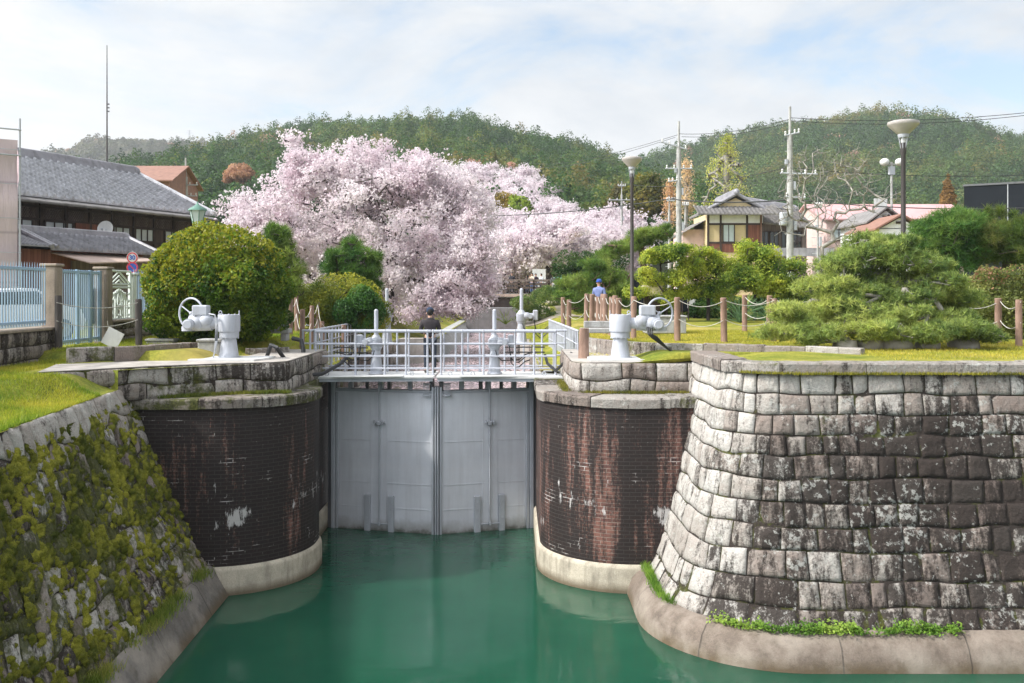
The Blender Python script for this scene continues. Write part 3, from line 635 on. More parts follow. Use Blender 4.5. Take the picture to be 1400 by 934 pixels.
# ------------------------------------------------------------------ lock gate
HL = Vector((-5.02, 25.62, 0)); HR = Vector((.68, 25.62, 0)); MI = Vector((-1.99, 24.82, 0))
def gate_leaf(h, sgn, label):
    d = (MI-h); L = d.length; a = math.atan2(d.y, d.x)
    if sgn > 0: a += math.pi         # local +x always runs to the right; the face looks along -y
    org = h if sgn < 0 else MI.copy()
    t = thing('lock_gate_leaf', label, 'lock gate', org, a)
    s = 1 if sgn < 0 else -1
    f = (lambda u: u) if sgn < 0 else (lambda u: L-u)      # u measured from the hinge
    def bx(m, u0, u1, y0, y1, z0, z1, bev=0): m.b2((f(u0), y0, z0), (f(u1), y1, z1), bev); return m
    m = MB(); bx(m, .22, L-.13, 0, .30, -1.5, 3.72); m.build('skin_plate', GATE, t)
    m = MB()
    for u in (.34, L*.40, L*.545): bx(m, u, u+.012, -.012, 0, .05, 3.68)
    for z in (2.42, 1.28, .62): bx(m, .24, L-.14, -.010, 0, z, z+.018)
    bx(m, L*.40, L*.545, -.006, 0, -.2, 3.70)
    m.build('weld_seam', GATE, t)
    m = MB(); bx(m, .10, .22, -.06, .3, -1.5, 4.0, .02); bx(m, .245, .30, -.05, .02, -.1, 3.7); m.build('heel_post', STEEL, t)
    m = MB(); bx(m, 0, .09, -.02, .3, -1.5, 4.0); m.build('seal_strip', DARKST, t)
    m = MB(); bx(m, L-.13, L-.075, -.05, .28, -1.5, 3.9, .01); bx(m, L-.04, L-.005, -.06, .28, -1.5, 3.9, .01); m.build('mitre_post', STEEL, t)
    m = MB(); bx(m, L-.075, L-.04, -.02, .2, -1.5, 3.9); m.build('mitre_seal', DARKST, t)
    m = MB(); bx(m, .22, L-.13, .02, .32, 3.72, 3.79, .01); m.build('top_beam', STEEL, t)
    ur = L*.485
    m = MB(); m.tube([(f(ur), -.07, .18), (f(ur), -.07, 4.1)], .022, 8); m.build('operating_rod', STEEL, t)
    m = MB(); m.box((f(ur), -.05, 2.92), (.30, .10, .04)); m.box((f(ur), -.07, 2.90), (.12, .12, .12), bev=.02)
    for q in (-.11, .11): m.tube([(f(ur+q), -.11, 2.86), (f(ur+q), -.11, 2.99)], .018, 6)
    m.build('rod_bracket', STEEL, t)
    m = MB(); m.tube([(f(ur-.30), -.06, .20), (f(ur+.30), -.06, .20)], .018, 6); m.box((f(ur), -.07, .2), (.07, .07, .11), bev=.01); m.build('cross_bar', STEEL, t)
    for q in (-.34, .34):
        m = MB(); m.box((f(ur+q), -.045, .45), (.17 if q*s < 0 else .16, .08, 1.02), bev=.008)
        for z in (.15, .35, .6, .8): m.tube([(f(ur+q), -.085, z), (f(ur+q), -.11, z)], .016, 6)
        m.build('guide_strip', STEEL, t)
    for i, u in enumerate((.16, .55, L*.33, L*.46, L*.54, L*.72, L*.93)):
        m = MB(); w = .13 if i % 2 else .09; bx(m, u, u+w, .04+.05*(i % 3), .20, 3.79, 4.10, .008); m.build('deck_post', STEEL if i % 2 else DARKST, t)
    m = MB(); uu = L-.27
    for k in range(5): m.tube([(f(uu)+(k-2)*.035, -.07, 3.66), (f(uu)+(k-2)*.035, -.07, 3.98)], .010, 6)
    m.torus((f(uu), -.04, 3.67), .10, .016, n=16); m.tube([(f(uu)-.1, -.03, 3.98), (f(uu)+.1, -.03, 3.98)], .02, 6); m.build('mitre_latch', STEEL, t)
    return t
gate_leaf(HL, -1, 'grey steel lock gate leaf hinged on the black left pier'); gate_leaf(HR, 1, 'grey steel lock gate leaf hinged on the red brick right pier')
# walkway decks over the gate
for s, x0, x1, lab in ((-1, -5.85, -2.05, 'left half of the white steel walkway deck, over the gate'), (1, -1.99, 1.45, 'right half of the white steel walkway deck, over the gate')):
    t = thing('walkway_deck', lab, 'walkway', ((x0+x1)/2, 25.3, 4.2)); w = x1-x0
    sk = .22*s
    y0a, y0b = (-.95, -.72) if s < 0 else (-.72, -.90)       # front edge runs slightly to a V over the mitre
    m = MB(); m.prism([(-w/2, y0a), (w/2, y0b), (w/2, .95), (-w/2, .95)], -.045, 0); m.build('deck_plate', WHITE, t, smooth=False)
    m = MB(); m.extr([(-w/2+.03, y0a+.03, -.13), (w/2-.03, y0b+.03, -.13), (w/2-.03, y0b+.03, -.048), (-w/2+.03, y0a+.03, -.048)], (0, .09, 0)); m.b2((-w/2+.05, .7, -.13), (w/2-.05, .8, -.048)); m.build('edge_beam', STEEL, t, smooth=False)
    m = MB(); m.prism([(s*(-.2)-.9, y0a-.06 if s < 0 else y0b-.02), (s*(-.2)+.9, y0b-.10 if s < 0 else y0a-.10), (s*(-.2)+.9, -.45), (s*(-.2)-.9, -.45)], .003, .022); m.build('cover_plate', WHITE, t, smooth=False)
    for q in (-w/2+.35, -w/2+.95, w/2-.6): m = MB(); m.torus((q, -.45, .05), .05, .014, Matrix.Rotation(R(90), 4, 'X'), n=12); m.build('lifting_eye', STEEL, t)
def railing(name, label, pts, posts, rails, r=.028, top=.04, group=None):
    """pts: two end points on the deck; posts: fractions; rails: heights"""
    p = Vector(pts[0]); q = Vector(pts[1]); t = thing(name, label, 'railing', p, 0, group)
    d = q-p
    for f in posts:
        m = MB(); a = d*f; m.tube([a, a+Vector((0, 0, rails[0]))], r, 8); m.lathe([(r*1.5, 0), (r*1.5, .03), (r, .035)], 8, a)
        for z in rails[1:]: m.ball(a+Vector((0, 0, z)), r*1.35, 8, 5)
        m.ball(a+Vector((0, 0, rails[0])), max(top, r)*1.2, 8, 5); m.build('post', RAIL, t)
    for i, z in enumerate(rails):
        m = MB(); m.tube([Vector((0, 0, z)), d+Vector((0, 0, z))], top if i == 0 else r*.85, 8); m.build('rail', RAIL, t)
    return t
def pxs(y, l, a, b): return [(X(v, y)-a)/(b-a) for v in l]
yf = 25.0; a, b = X(431, yf), X(589, yf)
RH = [1.17, .83, .50, .18]
railing('railing', 'left front handrail of pale steel tube on the gate walkway', ((a, yf, 4.2), (b, yf, 4.2)), pxs(yf, [432, 486, 526, 555, 584.5], a, b), RH)
a, b = X(591, yf), X(761, yf)
railing('railing', 'right front handrail of pale steel tube on the gate walkway', ((a, yf, 4.2), (b, yf, 4.2)), pxs(yf, [592, 603, 632, 661, 704, 730, 759.5], a, b), RH)
yb = 26.15; a, b = X(413, yb), X(560, yb)
railing('railing', 'left rear handrail of the gate walkway, behind the gear stand', ((a, yb, 4.2), (b, yb, 4.2)), pxs(yb, [414, 424, 439, 453, 472, 486, 499, 514, 530, 543, 559], a, b), [1.14, .78, .45, .16], .028, .032)
a, b = X(606, yb), X(775, yb)
railing('railing', 'right rear handrail of the gate walkway, behind the gear stand', ((a, yb, 4.2), (b, yb, 4.2)), pxs(yb, [607, 623, 640, 656, 673, 690, 716, 741, 757, 772], a, b), [1.14, .78, .45, .16], .028, .032)
railing('railing', 'pale steel handrail running back along the left side of the lock', ((-5.5, 25.6, 4.28), (-5.32, 33.6, 4.28)), [i/17 for i in range(18)], [1.08, .72, .36], .024, .03)
railing('railing', 'closely barred steel handrail running back along the right side of the lock', ((1.78, 25.4, 4.28), (1.42, 35.8, 4.28)), [i/24 for i in range(25)], [1.08, .72, .36], .024, .03)

# ------------------------------------------------------------------ sluice gear stands
def gear_stand(loc, side, label, group=None, k=1.0):
    t = thing('sluice_gear_stand', label, 'gear stand', loc); t.scale = (k,)*3
    m = MB(); m.lathe([(.21, 0), (.21, .03), (.17, .05), (.115, .62), (.13, .64), (.13, .70)], 20); m.build('pedestal', PALE, t)
    m = MB(); m.lathe([(.15, .68), (.17, .72), (.17, .92), (.12, .97), (.07, 1.05)], 16); m.ball((side*.16, -.06, .86), (.14, .13, .12)); m.build('gear_housing', PALE, t)
    m = MB(); m.box((side*.44, -.02, .88), (.16, .24, .34), bev=.03); m.tube([(side*.12, -.05, .86), (side*.46, -.05, .86)], .09, 12); m.tube([(side*.27, -.15, .86), (side*.27, -.24, .86)], .075, 12); m.build('actuator', PALE, t)
    m = MB(); m.tube([(0, 0, 1.0), (0, 0, 1.68)], .055, 12); m.ball((0, 0, 1.68), .057); m.build('stem_cover', RAIL, t)
    for z0, z1, y in ((.75, .30, -.14), (.80, .18, -.16), (.72, .36, -.1)):
        m = MB(); x0 = side*(.40 if z0 > .74 else .02); x1 = side*(.95)
        m.tube([(x0, y, z0-.05), (x0+side*.05, y, z1+.12), (x0+side*.18, y, z1), (side*.66, y, z1+.02), (side*.82, y, z1+.16), (x1, y+.05, z1+.2)], .018, 6); m.build('cable', BLACKC, t)
    return t
gear_stand((X(514, 25.15), 25.2, 4.22), -1, 'pale sluice gear stand on the left half of the walkway, left of the man')
gear_stand((X(676, 25.15), 25.2, 4.22), 1, 'pale sluice gear stand on the right half of the walkway, right of the man')
gear_stand((X(529, 37), 37, 4.4), -1, 'far gear stand upstream on the left of the lock, under the cherry tree', k=1.25)
gear_stand((X(713, 37), 37, 4.4), 1, 'far gear stand upstream on the right of the lock', k=1.25)

def gate_drive(loc, side, label, s=1.0, full=True):
    """big pedestal drive: flanged column, actuator with handwheel reaching out to one side"""
    t = thing('gate_drive', label, 'gate drive', loc); t.scale = (s,)*3
    m = MB(); m.lathe([(.27, 0), (.27, .02), (.225, .02), (.165, .44), (.165, .46)], 28); m.build('column', PALE, t)
    m = MB(); m.lathe([(.20, .46), (.225, .47), (.225, .60), (.245, .605), (.255, .61), (.255, .985), (.245, 1.0)], 28)
    for i in range(10): m.ball((.235*math.cos(i*.628), .235*math.sin(i*.628), 1.0), .018, 6, 4)
    m.torus((-side*.0+side*.2, 0, 1.05), .035, .012, Matrix.Rotation(R(90), 4, 'X'), n=12); m.tube([(-side*.24, 0, .98), (-side*.24, 0, 1.10)], .012, 6)
    m.build('drum', PALE, t)
    m = MB()
    for i in range(12): m.tube([(.215*math.cos(i*.5236), .215*math.sin(i*.5236), .44), (.215*math.cos(i*.5236), .215*math.sin(i*.5236), .475)], .016, 6)
    m.build('flange_bolt', STEEL, t)
    x = side
    m = MB(); m.tube([(x*.22, 0, .80), (x*.42, -.05, .80)], .13, 16); m.tube([(x*.38, -.02, .80), (x*.90, -.02, .80)], [.17, .19], 20); m.ball((x*.50, -.12, .86), (.17, .14, .15), 14, 8); m.ball((x*.72, -.12, .80), (.19, .16, .17), 14, 8); m.build('gearbox', PALE, t)
    m = MB(); m.tube([(x*.84, -.12, .80), (x*.84, -.36, .78)], .125, 20); m.tube([(x*.84, -.36, .78), (x*.84, -.40, .78)], [.115, .09], 20); m.lathe([(.16, 0), (.16, .10), (.13, .12)], 20, (x*.92, -.05, .62)); m.build('motor', PALE, t)
    m = MB(); m.box((x*.62, -.08, 1.10), (.36, .26, .24), bev=.025); m.tube([(x*.62, -.08, .9), (x*.62, -.08, 1.0)], .12, 12); m.build('switch_box', PALE, t)
    M = Matrix.Rotation(R(-62)*x, 4, 'Y') @ Matrix.Rotation(R(28), 4, 'X')
    M = Matrix.Rotation(R(24*x), 4, 'Z') @ Matrix.Rotation(R(90), 4, 'X')
    c = Vector((x*.95, .20, 1.02)); m = MB(); m.torus(c, .36, .024, M, n=36, k=8)
    for i in range(3): m.tube([c, c+M @ Vector((.36*math.cos(i*2.094+.5), .36*math.sin(i*2.094+.5), 0))], .015, 6)
    m.ball(c, .05); ax = M @ Vector((0, 0, 1)); m.tube([c, Vector((x*.70, 0, .86))], .022, 8); m.build('handwheel', RAIL, t)
    if full:
        for i in range(3):
            m = MB()
            if side < 0: m.tube([(x*.40, -.2+.02*i, 1.02), (x*.24, -.28, 1.0), (x*(.17+.02*i), -.30, .80), (x*(.18+.02*i), -.30, .4), (x*.25, -.28, .12), (x*.30, -.20, .02)], .017, 6)
            else: m.tube([(x*(.60+.05*i), -.22, .72), (x*(.62+.04*i), -.28, .55), (x*(.70+.06*i), -.26, .48), (x*1.10, -.1, .20), (x*1.32, .0, .08), (x*1.55, .15, .12)], .022, 6)
            m.build('cable', BLACKC if side > 0 else STEEL, t)
        m = MB(); m.prism([(-.75, -.62), (.75, -.62), (.95, -.1), (.95, .55), (-.75, .55)], -.045, 0); m.build('base_plate', WHITE, t, smooth=False)
    return t
gate_drive((X(313, 21.9), 21.9, 4.885), -1, 'large grey gate drive with handwheel on the left pier, before the round bush')
gate_drive((X(848, 21.9), 21.9, 4.885), 1, 'large pale grey gate drive with handwheel, on the right pier')
gate_drive((X(427, 34), 34, G(X(427, 34), 34)), -1, 'far grey gate drive behind the left rope fence posts', 1.0, False)
def cable(pts, r, label): return tag(MB().tube(pts, r, 8).build('hose', BLACKC), label, 'hose')
cable([(-5.9, 22.6, 4.86), (-5.75, 22.4, 5.15), (-5.6, 22.3, 5.1), (-5.45, 23.0, 4.6), (-5.2, 23.6, 4.32), (-4.9, 24.2, 4.3), (-4.55, 24.7, 4.5), (-4.35, 25.3, 4.75)], .05, 'thick black hose looping down to the left end of the walkway')
cable([(-5.75, 24.6, 5.2), (-5.5, 24.5, 5.15), (-5.42, 24.4, 4.9), (-5.45, 24.2, 4.45)], .06, 'thick black hose standing behind the left end of the walkway')
cable([(1.55, 24.2, 4.86), (1.35, 24.2, 4.6), (1.15, 24.6, 4.35), (.95, 25.1, 4.5), (.9, 25.5, 4.7)], .04, 'black hose from the right pier up to the walkway handrail')
for y_, z_, l_ in ((25.75, .80, 'upper'), (25.80, .66, 'lower')):
    tag(MB().tube([(-4.9, y_, 4.2+z_-.1), (-3.95, y_, 4.2+z_-.12)], .02, 6).tube([(-.2, y_, 4.2+z_-.1), (.9, y_, 4.2+z_-.1)], .02, 6).build('conduit', BLACKC), l_+' black conduit clipped along the rear handrails', 'conduit')

# ------------------------------------------------------------------ plants
def unit(n, r): a = r.normal(0, 1, (n, 3)); return a/np.linalg.norm(a, axis=1, keepdims=True)
def cards(P, N, size, r, asp=.55, jit=.6):
    """leaf or petal faces: rhombi around the points P, facing roughly N"""
    n = len(P); N = N + r.normal(0, jit, (n, 3)); N /= np.linalg.norm(N, axis=1, keepdims=True)+1e-9
    t = np.cross(N, unit(n, r)); t /= np.linalg.norm(t, axis=1, keepdims=True)+1e-9; b = np.cross(N, t)
    s = (np.asarray(size)*np.ones(n))[:, None]*.5*(.7+.6*r.random((n, 1)))
    return np.stack([P+t*s, P+b*s*asp+N*s*.15, P-t*s, P-b*s*asp+N*s*.15], 1).reshape(-1, 3)
def blades(P, D, L, w, r):
    n = len(P); s = np.cross(D, unit(n, r)); s /= np.linalg.norm(s, axis=1, keepdims=True)+1e-9
    L = (np.asarray(L)*np.ones(n))[:, None]; w = (np.asarray(w)*np.ones(n))[:, None]*.5
    return np.stack([P-s*w, P+s*w, P+D*L+s*w*.3, P+D*L-s*w*.3], 1).reshape(-1, 3)
def quads(V): return np.arange(len(V)).reshape(-1, 4)
def leafmesh(name, V, tone, mat=None, parent=None, loc=(0, 0, 0)):
    return npmesh(name, V-np.array(loc), quads(V), mat or LEAF, parent, tone=np.repeat(tone, 4, 0))
def tones(n, cols, r, P=None, sc=1.2, var=.35, seed=0):
    """leaf colours drawn between the given colours, varying clump by clump"""
    cols = np.array(cols); m = len(cols)-1
    t = r.random(n)*.55 + (0 if P is None else (fbm(P*sc, seed, 3)-.5)*1.9+.22)
    t = np.clip(t, 0, .999)*m; i = t.astype(int); f = (t-i)[:, None]
    return (cols[i]*(1-f)+cols[i+1]*f)*(1-var/2+var*r.random((n, 1)))*(1.0 if var < .15 else 1.55)
def skeleton(trunk, targets, step=.45, tip=.012, wob=.12, expo=.46, r=None, droop=0):
    """greedy branching: every target is reached from the nearest point of the growing tree"""
    r = r or rng; N = [np.array(p, float) for p in trunk]; par = [-1]+list(range(len(trunk)-1)); tips = []
    T = np.array(targets, float); o = np.argsort(np.linalg.norm(T-N[-1], axis=1)+r.random(len(T))*1.2); arr = np.array(N)
    for k in o:
        t = T[k]; d = np.linalg.norm(arr-t, axis=1) + .35*np.maximum(arr[:, 2]-t[2], 0); d[:max(1, len(trunk)-3)] += 3; i = int(np.argmin(d)); p = arr[i]
        L = np.linalg.norm(t-p); n = max(1, int(L/step)); new = []; prev = i
        for j in range(1, n+1):
            f = j/n; q = p+(t-p)*f + (r.normal(0, wob*step, 3) if j < n else 0) + np.array([0, 0, (droop+.12)*L*f*(1-f)*1.2])
            new.append(q); par.append(prev); prev = len(arr)+len(new)-1
        arr = np.concatenate([arr, np.array(new)]); tips.append(prev)
    cnt = np.zeros(len(arr)); cnt[tips] += 1
    for i in range(len(arr)-1, 0, -1): cnt[par[i]] += cnt[i]
    return arr, np.array(par), tip*np.maximum(cnt, 1)**expo, tips
def limbs(arr, par, rad, n=6, minr=0):
    i = np.where((par >= 0) & (rad > minr))[0]; A = arr[par[i]]; B = arr[i]; ra = np.minimum(rad[par[i]], rad[i]*1.35); rb = rad[i]
    d = B-A; d /= np.linalg.norm(d, axis=1, keepdims=True)+1e-9; up = np.where(np.abs(d[:, 2:3]) < .9, [[0, 0, 1.]], [[1., 0, 0]])
    s = np.cross(d, up); s /= np.linalg.norm(s, axis=1, keepdims=True); t = np.cross(d, s); a = np.arange(n)*2*math.pi/n
    c = np.cos(a)[None, :, None]*s[:, None]+np.sin(a)[None, :, None]*t[:, None]
    V = np.concatenate([A[:, None]+c*ra[:, None, None], B[:, None]+c*rb[:, None, None]+d[:, None]*rb[:, None, None]*.3], 1).reshape(-1, 3)
    k = np.arange(n); f = np.stack([k, (k+1) % n, (k+1) % n+n, k+n], -1); F = (f[None]+(np.arange(len(i))*2*n)[:, None, None]).reshape(-1, 4)
    return V, F
def sat(blobs, k, f, r):
    """adds k smaller lobes round every lobe, so that outlines are uneven"""
    out = list(blobs)
    for b in blobs:
        for _ in range(k):
            u = unit(1, r)[0]; q = f*(.7+.6*r.random()); out.append((b[0]+u[0]*b[3]*.85, b[1]+u[1]*b[4]*.85, b[2]+u[2]*b[5]*.8, b[3]*q, b[4]*q, b[5]*q*1.05))
    return out
def in_blobs(blobs, n, r, shell=.45, low=-1):
    """points in a union of ellipsoids (cx,cy,cz,rx,ry,rz), denser towards the outside"""
    w = np.array([b[3]*b[4]+b[4]*b[5]+b[3]*b[5] for b in blobs]); c = r.choice(len(blobs), n, p=w/w.sum()); B = np.array(blobs, float)[c]
    u = unit(n, r); u[:, 2] = np.where(u[:, 2] < low, -u[:, 2], u[:, 2]); q = (1-shell*r.random(n)**1.3)[:, None]
    return B[:, :3]+u*q*B[:, 3:], u
PX = lambda px, py, Y: (X(px, Y), Y, Z(py, Y))

def cherry(name, label, base, blobs, ntarget, per, size, group=None, r=None, trunk_h=1.8, cols=((.70, .59, .64), (.80, .72, .755), (.85, .80, .815)), tip=.011, sig=.24):
    r = r or rng; t = thing(name, label, 'tree', base, 0, group); b = np.array(base)
    T, _ = in_blobs(blobs, ntarget, r, .75); cx = np.mean([q[:2] for q in blobs], 0)
    tr = [b+[0, 0, -.3], b+[.05, 0, trunk_h*.5], b+[(cx[0]-b[0])*.08, 0, trunk_h], b+[(cx[0]-b[0])*.16, (cx[1]-b[1])*.1, trunk_h*1.5]]
    arr, par, rad, tips = skeleton(tr, T, .55, tip, .16, .47, r)
    V, F = limbs(arr, par, rad); npmesh('trunk', V-b, F, BARK, t, smooth=True)
    tw = np.where(rad < tip*2.6)[0]; n = ntarget*per
    c = np.where(r.random(n) < .6, r.choice(tw, n), r.choice(np.array(tips), n)); back = arr[np.maximum(par[c], 0)]; f = r.random((n, 1))
    P = arr[c]*f+back*(1-f); keepc = fbm(P*2.4, 77, 3) > .34+.14*r.random(n)
    # petals sit in tight bunches along the twigs
    P = P+r.normal(0, sig, (n, 3))*np.array([1, 1, .8]); P = P[keepc]; m = max(1, len(P)//5); P = np.repeat(P[:m], 5, 0)+r.normal(0, size*.55, (m*5, 3))
    tn = tones(len(P), cols, r, P, .8, .12, 3)
    leafmesh('blossom_crown', cards(P, unit(len(P), r), size, r, .9, .3), tn, BLOSSOM, t, loc=base)
    return t
BIGC = [(*PX(490, 325, 47), 6.6, 5.2, 3.9), (*PX(465, 236, 47), 2.8, 2.6, 1.6), (*PX(525, 232, 47), 2.6, 2.6, 1.4), (*PX(590, 250, 47), 2.6, 2.6, 1.5), (*PX(640, 290, 47), 1.7, 2.2, 1.6), (*PX(380, 330, 46), 2.6, 2.6, 1.6), (*PX(600, 372, 45), 2.9, 3.2, 2.1), (*PX(430, 240, 47), 2.2, 2.6, 1.4), (*PX(350, 290, 47), 2.3, 2.6, 1.2), (*PX(555, 256, 48), 3.3, 3.2, 1.5), (*PX(640, 345, 45), 1.9, 2.2, 2.4), (*PX(640, 408, 44), 1.5, 1.8, 1.0), (*PX(400, 195, 47), .55, .8, .75), (*PX(580, 418, 44), 2.0, 1.6, .9)]
cherry('cherry_tree', 'huge pale pink cherry tree in full blossom on the left canal bank', (-6.3, 47.5, G(-6.3, 47.5)), BIGC, 1400, 190, .105, r=np.random.default_rng(3), trunk_h=2.0)
# cherries beyond the bridge: a few grown, the rest copies
protos = []
for i in range(4):
    r_ = np.random.default_rng(50+i); W = 4.2+.5*i
    bl = [(0, 0, 4.6, W, W, 2.2), (W*.4, -W*.2, 3.8, W*.6, W*.6, 1.8), (-W*.45, 0, 4.0, W*.6, W*.6, 1.8), (0, W*.2, 6.0, W*.5, W*.5, 1.2)]
    protos.append(cherry('cherry_tree', 'tmp', (0, 0, 0), bl, 170, 120, .24, None, r_, 1.6, ((.72, .62, .665), (.80, .73, .76), (.85, .80, .815)), .02, .38))
GC = 'cherry trees blossoming beyond the bridge'
spots = [(716, 96), (752, 92), (795, 97), (830, 104), (690, 104), (662, 98), (770, 112), (735, 118), (815, 118), (700, 128), (655, 122), (842, 128), (760, 133), (770, 146), (725, 146), (680, 150), (640, 146), (755, 160), (700, 168), (660, 172), (630, 168), (705, 158), (735, 182), (690, 190), (650, 196), (615, 186), (712, 204), (672, 212), (632, 214)]
for i, (px, y) in enumerate(spots):
    o = protos[i] if i < 4 else copy_tree(protos[i % 4]); x = X(px, y); sc = .95+.3*rnd.random()
    o.location = (x, y, G(x, y)-.4); o.rotation_euler = (0, 0, rnd.random()*6.28); o.scale = (sc, sc, sc*1.02)
    tag(o, 'pale pink cherry tree blossoming on the slope beyond the bridge', 'tree', GC)

def bush(name, label, base, blobs, n, size, cols, cat='bush', group=None, r=None, shell=.22, trunk=None, sc=1.2, asp=.55, tipcol=None, jit=.6, lump=.16, bark=None, sats=(3, .5)):
    r = r or rng; blobs = sat(blobs, *sats, r); t = thing(name, label, cat, base, 0, group); b = np.array(base, float)
    P, u = in_blobs(blobs, n, r, shell); P = P+u*((fbm(P*2.3, 91, 3)-.5)*2*lump)[:, None]*np.array(blobs[0][3:]).mean()*.5
    # leave gaps between the leaf clumps
    k = fbm(P*sc*2.2, 93, 2) > .30+.1*r.random(n); P = P[k]; u = u[k]
    P = P[P[:, 2] > b[2]-.02] if True else P; u = u[:len(P)]
    tn = tones(len(P), cols, r, P, sc)
    if tipcol is not None:
        f, c = tipcol(P); tn = np.where((r.random(len(P)) < f)[:, None], np.array(c)*(.7+.6*r.random((len(P), 1))), tn)
    leafmesh('crown', cards(P, u, size, r, asp, jit), tn, LEAF, t, loc=base)
    if trunk:
        T, _ = in_blobs(blobs, 60, r, .6); T = T[T[:, 2] > b[2]+.3]; tr = [b-[0, 0, .1], b+[0.02, 0, trunk*.5], b+[0, .03, trunk]]
        arr, par, rad, tips = skeleton(tr, T, .3, .012, .2, .45, r); V, F = limbs(arr, par, rad); npmesh('trunk', V-b, F, bark or BARK, t, smooth=True)
    return t
bz = G(-7.95, 25.6)
rb = (X(297, 25.4), 25.4)
def rb_tip_sun(P):
    f = np.clip((P[:, 2]-6.2)/2.0+.10+(-P[:, 0]+rb[0])*.22+(fbm(P*1.7, 8, 3)-.5)*1.4, 0, .75); return f, (.25, .25, .022)  # yellow young leaves, with the sunlit top and left painted into the colour
bush('round_bush', 'big round clipped evergreen bush with yellow tips and a painted sunlit side, behind the left gate drive', (rb[0], rb[1], bz), [(rb[0], rb[1], 6.72, 1.86, 1.8, 1.58), (rb[0]-.45, rb[1]-.1, 6.35, 1.45, 1.5, 1.25), (rb[0]+.55, rb[1]-.1, 6.35, 1.42, 1.5, 1.3)], 80000, .105, ((.014, .042, .006), (.06, .11, .013), (.15, .19, .02)), r=np.random.default_rng(4), shell=.2, trunk=.8, tipcol=rb_tip_sun, sc=1.7, lump=.3, sats=(9, .26))
yb_ = (X(470, 32), 32.0); z_ = G(*yb_)
bush('shrub', 'yellow green rounded shrub in front of the cherry tree, behind the rope fence', (*yb_, z_), [(yb_[0], 32, 6.15, 1.35, 1.2, .95), (yb_[0]-.5, 31.8, 5.8, 1.0, 1.0, .8), (yb_[0]+.6, 32, 5.8, .9, 1.0, .8)], 26000, .085, ((.05, .08, .012), (.15, .165, .02), (.27, .25, .03)), shell=.3, trunk=.5, r=np.random.default_rng(41))
x_ = X(497, 31.2); bush('shrub', 'low dark green shrub at the right end of the left rope fence', (x_, 31.2, G(x_, 31.2)), [(x_, 31.2, 5.75, .75, .7, .75)], 9000, .085, ((.015, .05, .012), (.04, .10, .02), (.07, .13, .02)), shell=.3, r=np.random.default_rng(42))

def pine(name, label, base, pads, ntuft, L, cols, r, trunk_pts=None, bark=BARK, group=None, per=11, tip=.012, upb=.35, w=.012, step=.35, tw=1.0, gapth=.42):
    pads = sat(pads, 2, .5, r); t = thing(name, label, 'tree', base, 0, group); b = np.array(base, float)
    P, u = in_blobs(pads, ntuft, r, .8); P = P[P[:, 2] > b[2]+.08]
    k = fbm(P*np.array([2.2, 2.2, 4]), 61, 3) > gapth; P = P[k]; n = len(P)
    T, _ = in_blobs(pads, max(40, len(pads)*9), r, .9); T = T[T[:, 2] > b[2]+.1]
    tr = trunk_pts or [b-[0, 0, .15], b+[.05, 0, .4], b+[-.05, .05, .9]]
    arr, par, rad, tips = skeleton([np.array(q, float) for q in tr], T, step, tip, .3, .5, r)
    V, F = limbs(arr, par, rad*tw); npmesh('trunk', V-b, F, bark, t, smooth=True)
    c = np.repeat(np.arange(n), per); D = unit(len(c), r)*.75; D[:, 2] += upb; D /= np.linalg.norm(D, axis=1, keepdims=True)
    V = blades(P[c], D, L*(.7+.5*r.random(len(c))), w, r); tn = (tones(n, cols, r, P, 1.6, .6, 5)[c]*(.75+.5*r.random((len(c), 1))))
    leafmesh('needles', V, tn, LEAF, t, loc=base); return t
# spreading pine on the right lawn
pz = G(X(1190, 23.4), 23.4); pr_ = np.random.default_rng(14)
pads = []
for (px, py, Y, rx, ry, rz) in [(1200, 345, 23.6, .95, .9, .42), (1150, 362, 23.4, .7, .7, .35), (1255, 360, 23.5, .75, .7, .38), (1125, 392, 23.2, .8, .8, .3), (1200, 385, 23.9, 1.0, .9, .42), (1265, 395, 23.4, .95, .8, .42), (1310, 410, 23.6, .7, .7, .36),
      (1090, 430, 22.8, .75, .8, .3), (1150, 425, 22.6, .9, .8, .34), (1220, 430, 22.5, .8, .8, .3), (1300, 440, 23.0, .8, .8, .35), (1060, 455, 22.4, .75, .7, .24), (1120, 455, 22.0, .9, .7, .26), (1190, 452, 21.9, .85, .7, .26), (1262, 455, 22.0, .9, .7, .28), (1325, 450, 22.4, .7, .6, .26), (1355, 458, 22.6, .5, .5, .2), (1175, 400, 22.9, .7, .6, .3), (1240, 408, 22.8, .6, .6, .28), (1180, 330, 23.8, .5, .6, .25), (1225, 334, 23.7, .5, .6, .25)]:
    pads.append((*PX(px, py, Y), rx, ry, rz))
b0 = (X(1195, 23.6), 23.6, pz)
pine('spreading_pine', 'wide low spreading pine with grey bare twigs, on the right lawn', b0, [(a, b_, c_, d, e, f*.95) for a, b_, c_, d, e, f in pads], 30000, .12, ((.06, .10, .03), (.17, .215, .06), (.27, .29, .085)), pr_, [np.array(b0)-[0, 0, .2], np.array(b0)+[.05, 0, .35], np.array(b0)+[-.1, 0, .8], np.array(b0)+[.05, .1, 1.3], np.array(b0)+[0, .1, 1.8]], BARKG, per=11, tip=.014, w=.014, tw=.62, gapth=.42)
def garden_pine(label, base, padspec, n, L, cols, seed, lean=0, bark=BARK, name='pine_tree', w=.016, per=10):
    b = np.array(base, float); top = max(p[2] for p in padspec)
    tr = [b-[0, 0, .2], b+[lean*.3, 0, (top-b[2])*.3], b+[lean*.7, .05, (top-b[2])*.6], b+[lean, 0, (top-b[2])*.85]]
    return pine(name, label, base, padspec, n, L, cols, np.random.default_rng(seed), tr, bark, None, per, .014, .35, w)
